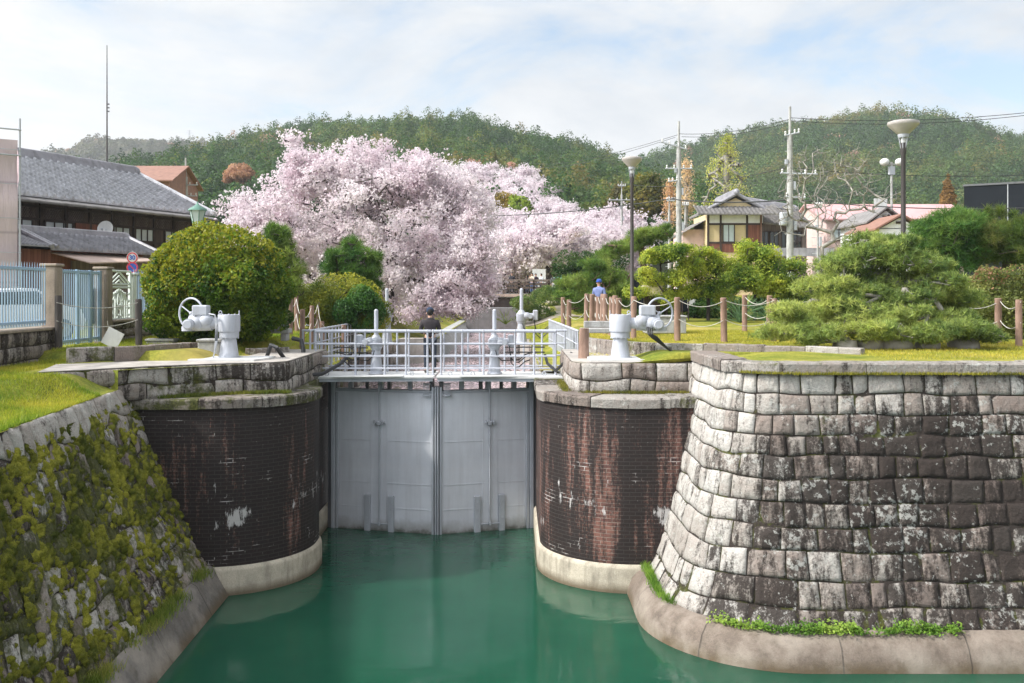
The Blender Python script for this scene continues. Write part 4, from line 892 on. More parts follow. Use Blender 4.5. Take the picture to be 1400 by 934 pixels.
DP = ((.018, .06, .013), (.05, .11, .022), (.11, .17, .04)); MP = ((.04, .085, .018), (.10, .155, .034), (.19, .23, .055))
Y = 34; x = X(478, Y); garden_pine('dark green pine rising behind the yellow green shrub', (x, Y, G(x, Y)), [(*PX(480, 352, Y), .9, .8, .45), (*PX(462, 368, Y), .7, .7, .4), (*PX(498, 372, Y), .65, .7, .5), (*PX(480, 336, Y), .35, .35, .35), (*PX(490, 395, Y), .8, .7, .5), (*PX(512, 355, Y), .3, .3, .3)], 4200, .2, DP, 15)
Y = 31; x = X(388, Y); garden_pine('slender dark pine squeezed between the round bush and the cherry tree', (x, Y, G(x, Y)), [(*PX(376, 325, Y), .4, .5, .45), (*PX(388, 345, Y), .5, .5, .5), (*PX(398, 372, Y), .55, .5, .5), (*PX(395, 402, Y), .55, .5, .5), (*PX(385, 425, Y), .6, .5, .5)], 3000, .2, MP, 16)
Y = 42; x = X(812, Y); garden_pine('low layered pine beside the ivy hedge, behind the dense rope posts', (x, Y, G(x, Y)), [(*PX(800, 385, Y), 1.1, 1.0, .35), (*PX(835, 378, Y), 1.1, 1.0, .35), (*PX(785, 405, Y), 1.0, .9, .4), (*PX(825, 402, Y), 1.2, 1.0, .4), (*PX(850, 392, Y), .9, .9, .35), (*PX(812, 362, Y), .8, .8, .3), (*PX(860, 412, Y), .9, .8, .35), (*PX(805, 420, Y), 1.0, .9, .35)], 6500, .22, MP, 17, bark=BARKR)
Y = 44; x = X(888, Y); garden_pine('red barked pine with bent limbs, right of the left bowl lamp', (x, Y, G(x, Y)), [(*PX(885, 322, Y), 1.0, .9, .32), (*PX(905, 318, Y), .6, .6, .3), (*PX(845, 340, Y), .8, .8, .3), (*PX(870, 332, Y), .6, .6, .25), (*PX(830, 350, Y), .6, .7, .25)], 3600, .22, MP, 18, lean=-.4, bark=BARKR)
Y = 34; x = X(1300, Y)
garden_pine('dense dark green pine in front of the black building, left of its neighbour', (x, Y, G(x, Y)), [(*PX(1285, 318, Y), 1.2, 1.1, .6), (*PX(1310, 340, Y), 1.2, 1.1, .6), (*PX(1275, 345, Y), .8, .9, .5), (*PX(1318, 308, Y), .9, 1.0, .5), (*PX(1300, 300, Y), .8, .8, .4), (*PX(1300, 365, Y), 1.0, 1.0, .5)], 7000, .24, DP, 19)
x = X(1380, Y)
garden_pine('bushy green pine with pale upright shoots at the right edge of the photo', (x, Y, G(x, Y)), [(*PX(1375, 325, Y), 1.2, 1.1, .6), (*PX(1345, 320, Y), .9, 1, .5), (*PX(1400, 315, Y), 1.0, 1, .5), (*PX(1370, 345, Y), 1.4, 1, .5), (*PX(1350, 298, Y), .16, .16, .35), (*PX(1368, 292, Y), .14, .14, .35), (*PX(1385, 300, Y), .14, .14, .3), (*PX(1330, 300, Y), .14, .14, .3), (*PX(1410, 345, Y), 1.0, 1, .6)], 8000, .24, ((.03, .06, .012), (.075, .11, .022), (.16, .15, .05)), 20)
TC = ((.04, .09, .016), (.16, .21, .028), (.33, .34, .05))
def topiary(label, px, Y, specs, n, seed, th=1.2):
    x = X(px, Y); bl = [(*PX(a, b, Y+dy), rx*1.12, rx*1.12, rz*1.2) for a, b, dy, rx, rz in specs]; n = int(n*1.5)
    return bush('garden_tree', label, (x, Y, G(x, Y)), bl, n, .095, TC, 'tree', 'clipped garden trees', np.random.default_rng(seed), .75, th, 1.5, lump=.6, sats=(3, .6))
topiary('clipped yellow green garden tree with layered pads, nearest the left bowl lamp', 910, 37, [(895, 350, 0, .55, .3), (925, 345, .3, .6, .3), (890, 380, -.2, .6, .32), (925, 378, .1, .6, .35), (905, 405, 0, .6, .3), (872, 400, -.5, .45, .25), (945, 360, .3, .5, .3)], 15000, 22)
topiary('clipped yellow green garden tree, middle one of three before the old house', 968, 38, [(962, 348, 0, .6, .3), (985, 360, .2, .6, .35), (950, 372, -.2, .6, .35), (975, 385, 0, .7, .4), (955, 398, .1, .6, .3), (990, 395, 0, .6, .35)], 15000, 23)
topiary('clipped yellow green garden tree with a thick dark trunk, beside the spreading pine', 1032, 38, [(1030, 345, 0, .7, .32), (1010, 365, .2, .75, .35), (1050, 362, -.1, .75, .38), (1030, 382, -.3, .9, .4), (1065, 385, .1, .7, .35), (1000, 388, 0, .6, .3), (1050, 400, 0, .7, .25), (1082, 400, .5, .6, .5), (1090, 365, .8, .5, .35)], 22000, 24, 1.7)
x = X(803, 52); bush('ivy_hedge', 'dark box shaped hedge covered in ivy, right of the footbridge', (x, 52, G(x, 52)), [(x+dx, 52+dy, z, .9, .8, .75) for dx in (-1.1, -.3, .5, 1.3) for z in (6.4, 7.4, 8.05) for dy in (0,)], 16000, .14, ((.012, .035, .012), (.03, .065, .022), (.07, .10, .035)), 'hedge', None, np.random.default_rng(25), .3, None)
x = X(728, 62); bush('shrub', 'low green shrub on the right bank just before the footbridge', (x, 62, 5.0), [(x, 62, 5.6, 1.5, 1.2, .7), (x+1.2, 61, 5.5, 1.2, 1.2, .7)], 9000, .13, ((.03, .06, .015), (.07, .11, .03), (.12, .14, .04)), r=np.random.default_rng(26), shell=.4)
for i, (px, Y, w, h) in enumerate([(893, 40.5, .9, .75), (935, 42.5, 1.2, .8), (985, 41, 1.2, .7), (1062, 40, 1.2, 1.0), (1092, 39.5, 1.1, 1.25), (1120, 38, 1.0, 1.0)]):
    x = X(px, Y); z = G(x, Y); bush('shrub', ['dark low shrub behind the first garden tree, near the black board', 'dark low shrub by the cream awning', 'dark low shrub between the second and third garden trees', 'dark low shrub behind the thick dark trunk', 'tall dark shrub behind the last rope post before the spreading pine', 'dark shrub half hidden behind the left flank of the spreading pine'][i], (x, Y, z), [(x, Y, z+h*.55, w, w*.7, h)], 7000, .12, ((.015, .045, .012), (.04, .08, .018), (.09, .12, .03)), r=np.random.default_rng(120+i), shell=.4)
def hedge_tip(P): return np.clip((P[:, 2]-6.4)*.4-.05+(fbm(P*2, 5, 3)-.5), 0, .8), (.30, .17, .10)
bush('red_tipped_hedge', 'hedge with reddish young leaves at the right edge, behind the spreading pine', (X(1378, 27), 27, G(X(1378, 27), 27)), [(X(p, 27), 27+d, z, .75, .8, rz) for p, z, rz, d in ((1345, 6.2, .55, 0), (1365, 6.4, .75, .2), (1390, 6.5, .75, 0), (1415, 6.3, .75, 0), (1335, 5.8, .6, 0), (1380, 5.8, .7, -.2))], 26000, .085, ((.05, .065, .018), (.12, .14, .04), (.20, .20, .07)), 'hedge', None, np.random.default_rng(27), .3, None, tipcol=hedge_tip)
def spiky(label, px, Y, n, L, col, seed, group=None):
    r = np.random.default_rng(seed); x = X(px, Y); z = G(x, Y); a = r.random(n)*6.283; e = r.random(n)*1.1+.25; D = np.stack([np.cos(a)*np.cos(e), np.sin(a)*np.cos(e), np.sin(e)], -1)
    P = np.zeros((n, 3)); V = [];
    A = blades(P, D, L*.6, .04, r); D2 = D.copy(); D2[:, 2] -= .5; D2 /= np.linalg.norm(D2, axis=1, keepdims=True); B = blades(P+D*L*.58, D2, L*.5, .03, r)
    o = npmesh('spiky_plant', np.concatenate([A, B]), quads(np.concatenate([A, B])), LEAF, tone=np.repeat(tones(2*n, col, r), 4, 0), loc=(x, Y, z)); return tag(o, label, 'plant', group)
SC = ((.05, .10, .05), (.14, .22, .12)); 
spiky('pale green spiky plant behind the rope fence, left of the thick dark trunk', 1012, 36, 90, 1.1, SC, 28); spiky('pale green spiky plant behind the rope fence, right of the thick dark trunk', 1052, 36.5, 90, 1.1, SC, 29)
spiky('young yellow green palm sprout on the canal bank above the walkway rail', 691, 46, 26, .75, ((.16, .22, .04), (.30, .34, .08)), 30); spiky('yellow green palm tuft in front of the dark pine on the right', 1328, 31, 40, .8, ((.12, .16, .03), (.25, .26, .06)), 31)
# slope and street trees further back
def far_tree(name, label, px, Y, py0, py1, wpx, cols, n, size, seed, shape='round', group=None):
    x = X(px, Y); zb = G(x, Y); zt = Z(py0, Y); z1 = min(Z(py1, Y), zt-1); w = wpx/FPX*Y/2; r = np.random.default_rng(seed); c = (z1+zt)/2; hz = (zt-z1)/2
    if shape == 'round': bl = [(x, Y, c, w*.8, w*.8, hz), (x-w*.45, Y, c-hz*.25, w*.55, w*.6, hz*.65), (x+w*.45, Y, c-hz*.2, w*.55, w*.6, hz*.6), (x+w*.1, Y-w*.3, c-hz*.4, w*.6, w*.6, hz*.5)]
    else: bl = [(x, Y, z1+(zt-z1)*f, w*(1.02-f)**.8, w*(1.02-f)**.8, hz*.26) for f in (.12, .28, .44, .6, .75, .9)]
    return bush(name, label, (x, Y, zb), bl, n, size, cols, 'tree', group, r, .4, max(1.0, (z1-zb)*.9), 1.2/max(1, Y/50), bark=BARK)
OL = ((.025, .042, .008), (.07, .075, .012), (.15, .12, .02))
far_tree('broadleaf_tree', 'olive brown evergreen tree right of the cherry slope, behind the left bowl lamp', 882, 130, 236, 300, 64, OL, 9000, .5, 33)
far_tree('broadleaf_tree', 'dark brown green tree at the right end of the cherry slope', 845, 150, 258, 310, 46, ((.03, .03, .008), (.07, .06, .012), (.13, .10, .02)), 6000, .5, 34)
far_tree('broadleaf_tree', 'bright green tree standing amid the cherry slope', 712, 135, 268, 300, 38, ((.06, .10, .012), (.14, .19, .02), (.2, .24, .03)), 5000, .38, 35)
far_tree('broadleaf_tree', 'golden brown tree standing amid the cherry slope', 690, 140, 262, 295, 34, ((.08, .06, .012), (.18, .13, .02), (.25, .18, .03)), 4500, .38, 36)
far_tree('broadleaf_tree', 'orange budding tree low on the hill, left of the big cherry', 328, 190, 222, 250, 46, ((.22, .11, .07), (.32, .18, .12), (.38, .24, .16)), 5000, .5, 37)
far_tree('broadleaf_tree', 'pinkish bare tree on the hill edge above the cherry slope', 698, 230, 222, 246, 30, ((.25, .13, .11), (.40, .23, .20)), 3000, .6, 38)
far_tree('broadleaf_tree', 'reddish bare tree at the top of the cherry slope', 645, 220, 216, 240, 28, ((.22, .12, .10), (.34, .20, .17)), 3000, .6, 68)
far_tree('conifer', 'small pointed dark conifer above the cherry slope, left of the gap', 740, 225, 225, 262, 22, ((.02, .04, .012), (.05, .075, .02)), 3000, .6, 39, 'cone')
far_tree('conifer', 'small pointed olive conifer on the hill edge above the cherries', 677, 228, 208, 245, 16, ((.05, .055, .012), (.10, .095, .02)), 2500, .6, 70, 'cone')
far_tree('conifer', 'orange brown conifer by the pink roof, far right', 1296, 140, 238, 282, 24, ((.12, .07, .02), (.22, .12, .035)), 3500, .45, 71, 'cone')
def wispy(label, px, Y, py0, py1, wpx, col, seed, n=160, per=26, size=.28, name='tall_tree', sig=.25, bark=BARKG, cone=True):
    """thinly leafed upright tree: the branches show through"""
    r = np.random.default_rng(seed); x = X(px, Y); zb = G(x, Y); zt = Z(py0, Y); z1 = Z(py1, Y); w = wpx/FPX*Y/2; t = thing(name, label, 'tree', (x, Y, zb)); b = np.array((x, Y, zb))
    f = r.random(n)**.85; ww = w*((1-f)**.75 if cone else np.sqrt(1-(2*f-1)**2+.02)); a = r.random(n)*6.283; q = np.sqrt(r.random(n))
    T = np.stack([x+np.cos(a)*ww*q, Y+np.sin(a)*ww*q, z1+(zt-z1)*np.minimum(f+.02, 1)], -1)
    tr = [b+[0, 0, (zt-zb)*k] for k in (-.02, .15, .3, .5, .7, .88)]
    arr, par, rad, tips = skeleton(tr, T, .8, .02, .12, .5, r, -.05); V, F = limbs(arr, par, rad); npmesh('trunk', V-b, F, bark, t, smooth=True)
    m = n*per; c = r.choice(np.where(rad < .06)[0], m); g = r.random((m, 1)); P = arr[c]*g+arr[np.maximum(par[c], 0)]*(1-g)+r.normal(0, sig, (m, 3))
    leafmesh('crown', cards(P, unit(m, r), size, r, .6), tones(m, col, r, P, .4), LEAF, t, loc=tuple(b)); return t
wispy('tall pale yellow green tree just coming into leaf, behind the old house', 993, 92, 188, 300, 100, ((.20, .22, .05), (.34, .34, .09), (.42, .40, .14)), 43, 260, 15, .17, sig=.22)
wispy('rusty orange bare conifer left of the yellow green tree', 938, 105, 222, 305, 44, ((.34, .23, .15), (.46, .34, .23)), 44, 130, 20, .2, sig=.25)
wispy('second pale rusty bare conifer close behind the left utility pole', 916, 108, 248, 310, 30, ((.30, .18, .11), (.42, .27, .17)), 45, 90, 18, .2, sig=.25)
def bare(label, px, Y, pts, seed):
    r = np.random.default_rng(seed); x = X(px, Y); zb = G(x, Y); b = np.array((x, Y, zb)); t = thing('bare_tree', label, 'tree', tuple(b))
    T, _ = in_blobs([(*PX(a, c, Y+d), rx, rx*.8, rz) for a, c, d, rx, rz in pts], 560, r, .85)
    tr = [b-[0, 0, .2], b+[0, 0, 1.2], b+[-.1, 0, 2.2], b+[-.1, 0, 2.8]]
    arr, par, rad, tips = skeleton(tr, T, .22, .0060, .3, .40, r); V, F = limbs(arr, par, rad, 5); npmesh('trunk', V-b, F, BARKG, t, smooth=True); return t
bare('leafless pale grey tree with wild crooked branches behind the spreading pine', 1128, 32, [(1095, 240, 0, .9, 1.2), (1160, 235, 0, 1.3, 1.1), (1130, 275, 0, 1.6, .9), (1190, 270, 0, 1.1, .9), (1080, 290, 0, 1.0, 1.0), (1120, 210, 0, .7, .5), (1150, 320, 0, 1.0, .8)], 46)

# weeds along the toes and grass
def weeds(label, pts, n, L, cols, seed, spread=.12, kind='stuff', name='weeds', w=.014, up=.9):
    r = np.random.default_rng(seed); A = np.array(pts, float); c = r.integers(0, len(A), n); P = A[c]+r.normal(0, spread, (n, 3))*np.array([1, 1, .15])
    D = unit(n, r)*.7; D[:, 2] = np.abs(D[:, 2])+up; D /= np.linalg.norm(D, axis=1, keepdims=True)
    V = blades(P, D, L*(.4+.9*r.random(n)), w, r); o = leafmesh(name, V, tones(n, cols, r, P, 2), LEAF); return tag(o, label, kind=kind)
us = np.linspace(4.2, 13, 200); us = us[fbm(np.stack([us*1.3, 0*us, 0*us], -1), 12, 3) > .47]; a = Pr(us, np.zeros_like(us)); nrm = np.array([q[2:] for q in wall_path(Pr, us, 0)]); W = a.copy(); W[:, 0] += nrm[:, 0]*.07; W[:, 1] += nrm[:, 1]*.07; W[:, 2] = .56
WG = ((.05, .11, .015), (.12, .21, .03), (.2, .27, .05))
def leafy(label, pts, n, size, cols, seed, spread, hgt):
    r = np.random.default_rng(seed); A = np.array(pts, float); c = r.integers(0, len(A), n); P = A[c]+r.normal(0, spread, (n, 3))*np.array([1, 1, 0]); hl = np.clip(fbm(P*2.6, 3, 2)*3.2-1.1, 0, 1.4); P[:, 2] += hgt*r.random(n)**1.3*hl; P = P[hl > .15+.3*r.random(n)]; n = len(P)
    return tag(leafmesh('weeds', cards(P, np.tile([0, -.3, 1.], (n, 1)), size, r, .6, .5), tones(n, cols, r, P, 2), LEAF), label, kind='stuff')
leafy('bright green leafy weeds along the foot of the right wall', W, 5200, .055, WG, 51, .07, .20)
us = np.linspace(.3, 3.4, 80); a = Pr(us, np.zeros_like(us)); a[:, 0] -= .06; a[:, 2] = .57
weeds('thin green weeds where the right wall flank meets the brick pier', a, 1800, .12, WG, 52, .05)
us = np.linspace(7, 15.9, 300); us = us[fbm(np.stack([us*1.8, 0*us, 0*us], -1), 19, 3) > .5]; a = Pl(us, np.zeros_like(us)); a[:, 0] += .05; a[:, 2] = .66
weeds('grass tufts along the foot of the mossy left wall', a, 3600, .15, ((.05, .08, .012), (.13, .17, .03), (.24, .22, .06)), 53, .11)
r_ = np.random.default_rng(56); n = 90000; y = 8+r_.random(n)**.8*14.5; xe = lerp_tab(L_EDGE, y); d = r_.random(n)**1.3*5.5; xx = xe-d-.02; P = np.stack([xx, y, near_h(xx, y)], -1); P = P[(near_h(xx, y) < 5.3) & ~((y > 18.2) & (xx > -9.8) & (y > 18.2+( -xx-9.3)*0))]
def grass(label, P, L, cols, seed, w=.012):
    r = np.random.default_rng(seed); n = len(P); D = unit(n, r)*.6; D[:, 2] = np.abs(D[:, 2])+.7; D /= np.linalg.norm(D, axis=1, keepdims=True)
    return tag(leafmesh('grass', blades(P, D, L*(.4+r.random(n)), w, r), tones(n, cols, r, P, 1.1, .4), LEAF), label, kind='stuff')
LG = ((.09, .15, .015), (.19, .22, .025), (.30, .27, .04))
grass('bright green grass on the left lawn above the mossy wall', P, .07, LG, 57)
n = 70000; xx = 1.5+r_.random(n)*12; y = 18.0+r_.random(n)**.8*13; ok = (xx > lerp_tab(R_EDGE, y)+.5) & (y > np.where(xx < 5, 22.6, np.where(xx < 7.4, 21.6, 18.3))); P = np.stack([xx, y, near_h(xx, y)], -1)[ok]
grass('short yellowing grass on the right lawn around the spreading pine', P, .05, ((.16, .17, .02), (.28, .25, .035), (.38, .30, .07)), 58)
n = 30000; xx = -11+r_.random(n)*6; y = 23.2+r_.random(n)*9; ok = xx < np.where(y > 25.4, -6.3, -6.8); P = np.stack([xx, y, near_h(xx, y)], -1)[ok]
grass('short grass around the round bush on the left bank', P, .06, LG, 59)
mp = [(x, 20.80+.05*rnd.random(), 4.165) for x in np.linspace(1.6, 3.9, 40)]+[(1.22, y, 4.165) for y in np.linspace(21.2, 23.5, 20)]; weeds('moss and small weeds on the ledge of the red brick pier', mp, 2600, .06, ((.06, .07, .012), (.17, .15, .03)), 60, .05)
mp = [(x, float(np.interp(x, [-7.6, -6.3, -5.3], [19.8, 20.6, 21])-.08), 4.165) for x in np.linspace(-7.4, -5.0, 50)]; weeds('moss and small weeds on the ledge of the black brick pier', mp, 3200, .07, ((.05, .08, .012), (.16, .16, .03)), 61, .05)
mp = [(RC[0]-1.14*math.cos(a), RC[1]-1.14*math.sin(a), 4.90) for a in np.linspace(.8, 1.57, 12)]+[(x, 17.25, 4.89) for x in np.linspace(5.2, 14, 120)]; weeds('yellow moss strip under the coping of the right wall', mp, 6000, .05, ((.09, .09, .012), (.22, .20, .03)), 62, .035)

# ------------------------------------------------------------------ forest on the hills
def forest(name, fn, n, xr, yr, rr, cols, per, size, seed, label, Yr=None, cone=.4):
    r = np.random.default_rng(seed); x = xr[0]+(xr[1]-xr[0])*r.random(n); y = yr[0]+(yr[1]-yr[0])*r.random(n); px = 700+FPX*x/y; ok = (px > -60) & (px < 1460); x = x[ok]; y = y[ok]; z = fn(x, y); n = len(x)
    # only what can be seen over the near ground
    ok = 400-(z+8-CAMZ)/y*FPX < 345; x, y, z = x[ok], y[ok], z[ok]; n = len(x)
    rad = rr[0]+(rr[1]-rr[0])*r.random(n)**2.2; isc = r.random(n) < cone; h = rad*np.where(isc, 1.55, .95)
    sp = np.stack([x, y, z], -1); t = fbm(sp*.018, seed, 3)*1.5-.3+r.normal(0, .16, n); t = np.clip(t, 0, .999); C = np.array(cols); m = len(C)-1; i = (t*m).astype(int); f = (t*m-i)[:, None]; base = (C[i]*(1-f)+C[i+1]*f)*(.75+.5*r.random((n, 1)))
    odd = r.random(n); base = np.where((odd < .012)[:, None], np.array([.22, .13, .10]), base)
    c = np.repeat(np.arange(n), per); u = unit(n*per, r); u[:, 2] = np.where(u[:, 2] < -.25, -u[:, 2], u[:, 2]); q = .72+.33*r.random(n*per)
    sh = np.where(isc[c], np.clip(1.15-np.maximum(u[:, 2], 0)*.75, .25, 1.2), 1.0)
    P = sp[c]+np.stack([u[:, 0]*rad[c]*q*sh, u[:, 1]*rad[c]*q*sh, u[:, 2]*h[c]*q+h[c]*.15], -1)
    tn = base[c]*(.75+.5*r.random((n*per, 1)))*1.5
    o = leafmesh(name, cards(P, u, size, r, .75, .45), tn, LEAF); return tag(o, label, kind='stuff')
forest('forest', hill1, 8500, (-250, 75), (150, 400), (1.7, 5.6), ((.013, .036, .010), (.022, .055, .014), (.040, .078, .018), (.09, .10, .02), (.14, .11, .03)), 170, .68, 81, 'dense mixed green forest covering the near hill')
forest('forest', hill2, 11000, (30, 400), (250, 590), (2.3, 7.0), ((.018, .044, .013), (.030, .064, .017), (.050, .085, .02), (.095, .10, .024), (.14, .11, .035)), 140, .95, 82, 'dense mixed forest covering the hill on the right')
forest('forest', hill3, 4200, (-560, -150), (600, 990), (4, 8), ((.045, .045, .030), (.06, .065, .035), (.10, .085, .06)), 80, 2.2, 83, 'brownish spring forest covering the distant hill on the left', cone=.15)

# ------------------------------------------------------------------ kerbs, slabs and small stonework
def kerb(label, pts, h, w, seed, tone=(.5, .45, .3)):
    fn, L = path_fn(pts); u = np.linspace(0, L, max(8, int(L/.25))); x, y = fn(u); zg = near_h(x, y); P = with_normals(list(zip(x, y)))
    o = slabs(P, [(-w/2, -.2), (w/2, -.2), (w/2, h-.02), (w/2-.02, h), (-w/2+.02, h), (-w/2, h-.02)], (.7, 1.5), 'edging_kerb', GRAN_C, None, seed, tone=tone)
    o.location.z = float(np.median(zg)); return tag(o, label, 'kerb')
kerb('curved granite edging between the left lawn and the pier slab', [(X(92, 20.6), 20.6), (X(180, 21.4), 21.4), (X(275, 23.0), 23.0)], .13, .22, 71)
kerb('granite edging along the back of the left pier, right of the round bush', [(X(335, 24.2), 24.2), (X(395, 24.6), 24.6)], .16, .22, 72)
kerb('curved granite edging of the right lawn, ending at the wall coping', [(X(800, 25.0), 25.0), (X(835, 23.6), 23.6), (X(880, 22.6), 22.6), (X(1010, 21.6), 21.6), (X(1100, 20.9), 20.9), (X(1180, 20.0), 20.0)], .16, .22, 73, (.6, .25, .2))
def block(name, label, cat, c, d, mat, rz=0, parts=None):
    m = MB(); m.box((0, 0, d[2]/2), d, bev=.025); 
    t = thing(name, label, cat, c, rz); m.build('body', mat, t, smooth=False)
    m = MB(); m.box((0, 0, d[2]+.03), (d[0]+.05, d[1]+.05, .06), bev=.012); m.build('lid', mat, t, smooth=False); return t
block('junction_box', 'grey concrete box behind the left gate drive', 'concrete box', (X(290, 22.9), 22.9, 4.85), (.55, .5, .36), CONC)
block('junction_box', 'small concrete box where the cable of the right gate drive ends', 'concrete box', (X(919, 22.4), 22.4, 4.84), (.42, .4, .26), CONC)
block('plinth', 'low concrete plinth at the foot of the round bush, left side', 'plinth', (X(222, 24.6), 24.6, G(X(222, 24.6), 24.6)-.02), (.7, .4, .10), CONC)
block('plinth', 'concrete plinth on the right lawn behind the nearest rope post', 'plinth', (X(908, 29.5), 29.5, G(X(908, 29.5), 29.5)), (1.25, .8, .5), CONC)
def bench(label, px, Y, w, h):
    x = X(px, Y); t = thing('slab_bench', label, 'bench', (x, Y, G(x, Y))); m = MB(); m.box((0, 0, h), (w, .5, .13), bev=.02); m.build('seat', CONC, t, smooth=False)
    m = MB(); m.box((0, .22, h+.16), (w*.8, .12, .18), bev=.02); m.build('back_beam', CONC, t, smooth=False)
    for s in (-1, 1): m = MB(); m.box((s*w*.36, 0, h/2-.04), (.16, .4, h-.05), bev=.02); m.build('leg', CONC, t, smooth=False)
bench('grey concrete slab bench left of the right gate drive', 822, 25.6, 1.15, .30); bench('grey concrete slab bench between the round bush and the handrail', 372, 26.0, 1.0, .26)
for i, (px, Y, w, h) in enumerate([(1155, 22.2, .55, .3), (1190, 22.3, .6, .32), (1225, 22.2, .7, .34), (1268, 22.4, .5, .28), (1318, 22.7, .6, .3)]):
    x = X(px, Y); m = MB(); m.ball((0, 0, h*.3), (w*.55, .3, h*.75), 18, 12); o = m.build('rock', GRAN_C2, None, loc=(x, Y, G(x, Y)))
    r = np.random.default_rng(i); co = np.array([v.co for v in o.data.vertices]); co *= (.75+.6*fbm(co*3+i*7, i, 3))[:, None]; co = np.round(co*9)/9*.5+co*.5; o.data.vertices.foreach_set('co', co.ravel().astype(np.float32)); o.data.update()
    tag(o, ['leftmost and lowest rock at the foot of the spreading pine', 'squat grey rock second from the left under the spreading pine', 'largest rock in the middle under the spreading pine', 'small rock right of the largest one under the spreading pine', 'rock farthest right under the spreading pine'][i], 'rock', 'rocks under the spreading pine')

# ------------------------------------------------------------------ rope fences
def post_mb(h, r): m = MB(); m.tube([(0, 0, -.15), (0, 0, h-.02), (0, 0, h)], [r, r*.97, r*.8], 12); return m
def rope_fence(label, posts, h, r, mat, sag=.14, levels=(.9, .5), group='rope fences', ropes=True, rmat=None):
    p0 = posts[0]; z0 = G(*p0); t = thing('rope_fence', label, 'fence', (p0[0], p0[1], z0), 0, group); Q = []
    for i, (x, y) in enumerate(posts):
        z = G(x, y); hh = h*(.96+.08*rnd.random()); o = post_mb(hh, r*(.93+.14*rnd.random())).build('post', mat, t); o.location = (x-p0[0], y-p0[1], z-z0); o.rotation_euler = (R(rnd.uniform(-1.5, 1.5)), R(rnd.uniform(-1.5, 1.5)), 0); Q.append(Vector((x-p0[0], y-p0[1], z-z0)))
    if ropes:
        for a, b in zip(Q, Q[1:]):
            for l in levels:
                m = MB(); m.tube(catenary(a+Vector((0, -r, h*l)), b+Vector((0, -r, h*l)), sag*(.8+.5*rnd.random()), 10), .010, 6); m.build('rope', rmat or ROPE, t)
    return t
rope_fence('short dark rope fence with two black posts in front of the blue gate', [(X(80, 22.0), 22.0), (X(190, 23.6), 23.6)], 1.22, .085, WOODD, .16, (.9, .55))
rope_fence('rope fence of slim brown posts in front of the yellow green shrub', [(X(p, y), y) for p, y in ((397, 28.5), (406, 30.5), (413, 27.6), (426, 29.5), (435, 30.8), (441, 29.0), (469, 29.4), (489, 33.5), (515, 38))], 1.15, .075, WOODP, .2, (.92, .5))
rope_fence('rope fence of closely bunched brown posts by the low layered pine', [(X(p, y), y) for p, y in ((770, 36.5), (777.5, 33.5), (801, 33.0), (809, 30.5), (813.5, 31.0), (818, 30.0), (823, 29.5), (828, 29.0), (835, 28.5), (840, 28.0), (845, 27.5), (866, 27.0), (926, 25.6), (990, 25.4), (1058, 25.6), (1150, 25.8), (1205, 25.9), (1298, 25.4), (1365, 25.0), (1393, 23.5))], 1.2, .085, WOODP, .17, (.93, .5))
rope_fence('farther rope fence of brown posts behind the spiky plants', [(X(p, y), y) for p, y in ((1018, 30.5), (1051, 29.5), (1117, 29))], 1.2, .085, WOODP, .17, (.93, .5))
x = X(798, 22.3); t = tag(MB().tube([(0, 0, -.1), (0, 0, .3), (0.01, 0, .72)], [.14, .12, .115], 14).build('stump_post', WOODP, loc=(x, 22.3, 4.83)), 'thick short brown wooden post at the right end of the walkway', 'post')
t = thing('hanging_board', 'blank white board hanging tilted from the rope of the dark posts', 'sign', (X(154, 22.6), 22.6, 5.30), .1)
m = MB(); m.box((0, 0, 0), (.40, .018, .42), m=Matrix.Rotation(R(28), 4, 'Y')); m.build('panel', WHITE, t, smooth=False); m = MB(); m.tube([(-.1, 0, .22), (-.12, 0, .42)], .008, 5); m.build('tie', ROPE, t)

# ------------------------------------------------------------------ blue fence line on the left
FX = -11.0
STONEW = m_conc('stained_sandstone', (.33, .27, .22), False)
def low_wall(label, y0, y1, z0, z1, x=FX, seed=1):
    f = lambda u, v: np.stack([x+.22+0*np.asarray(u, float)+0*np.asarray(v, float), y0+np.asarray(u, float)+0*np.asarray(v, float), z0+(z1-z0)*np.asarray(v, float)+0*np.asarray(u, float)], -1)
    t = thing('low_stone_wall', label, 'wall', (x, y0, z0)); o = stone_wall('stone_face', f, y1-y0, [0, .38, .72, 1], (.35, .7), GRAN_U, t, seed, .04, .2, .08, loc=(x, y0, z0), tonefn=lambda u, v, q: np.array([.25+q[0]*.35, q[1]*.8+.15, q[2]*.5]))
    m = MB(); m.b2((-.30, -.05, z1-z0), (.27, y1-y0+.02, z1-z0+.07), .015); m.build('cap_stone', STONEW, t, smooth=False); m = MB(); m.b2((-.25, 0.0, 0), (.17, y1-y0, z1-z0-.004)); m.build('core', STONEW, t, smooth=False)
    f = lambda u, v: np.stack([x+.2-np.asarray(u, float)*-1-.4+0*np.asarray(v, float), y0-.02+0*np.asarray(u, float)+0*np.asarray(v, float), z0+(z1-z0)*np.asarray(v, float)+0*np.asarray(u, float)], -1)
    return t
low_wall('stained low stone wall under the blue fence at the left edge', 13, 22.45, 4.45, 5.52, seed=61); low_wall('stained low stone wall under the mint panel, left of the round bush', 25.5, 33, 4.9, 5.58, seed=62)
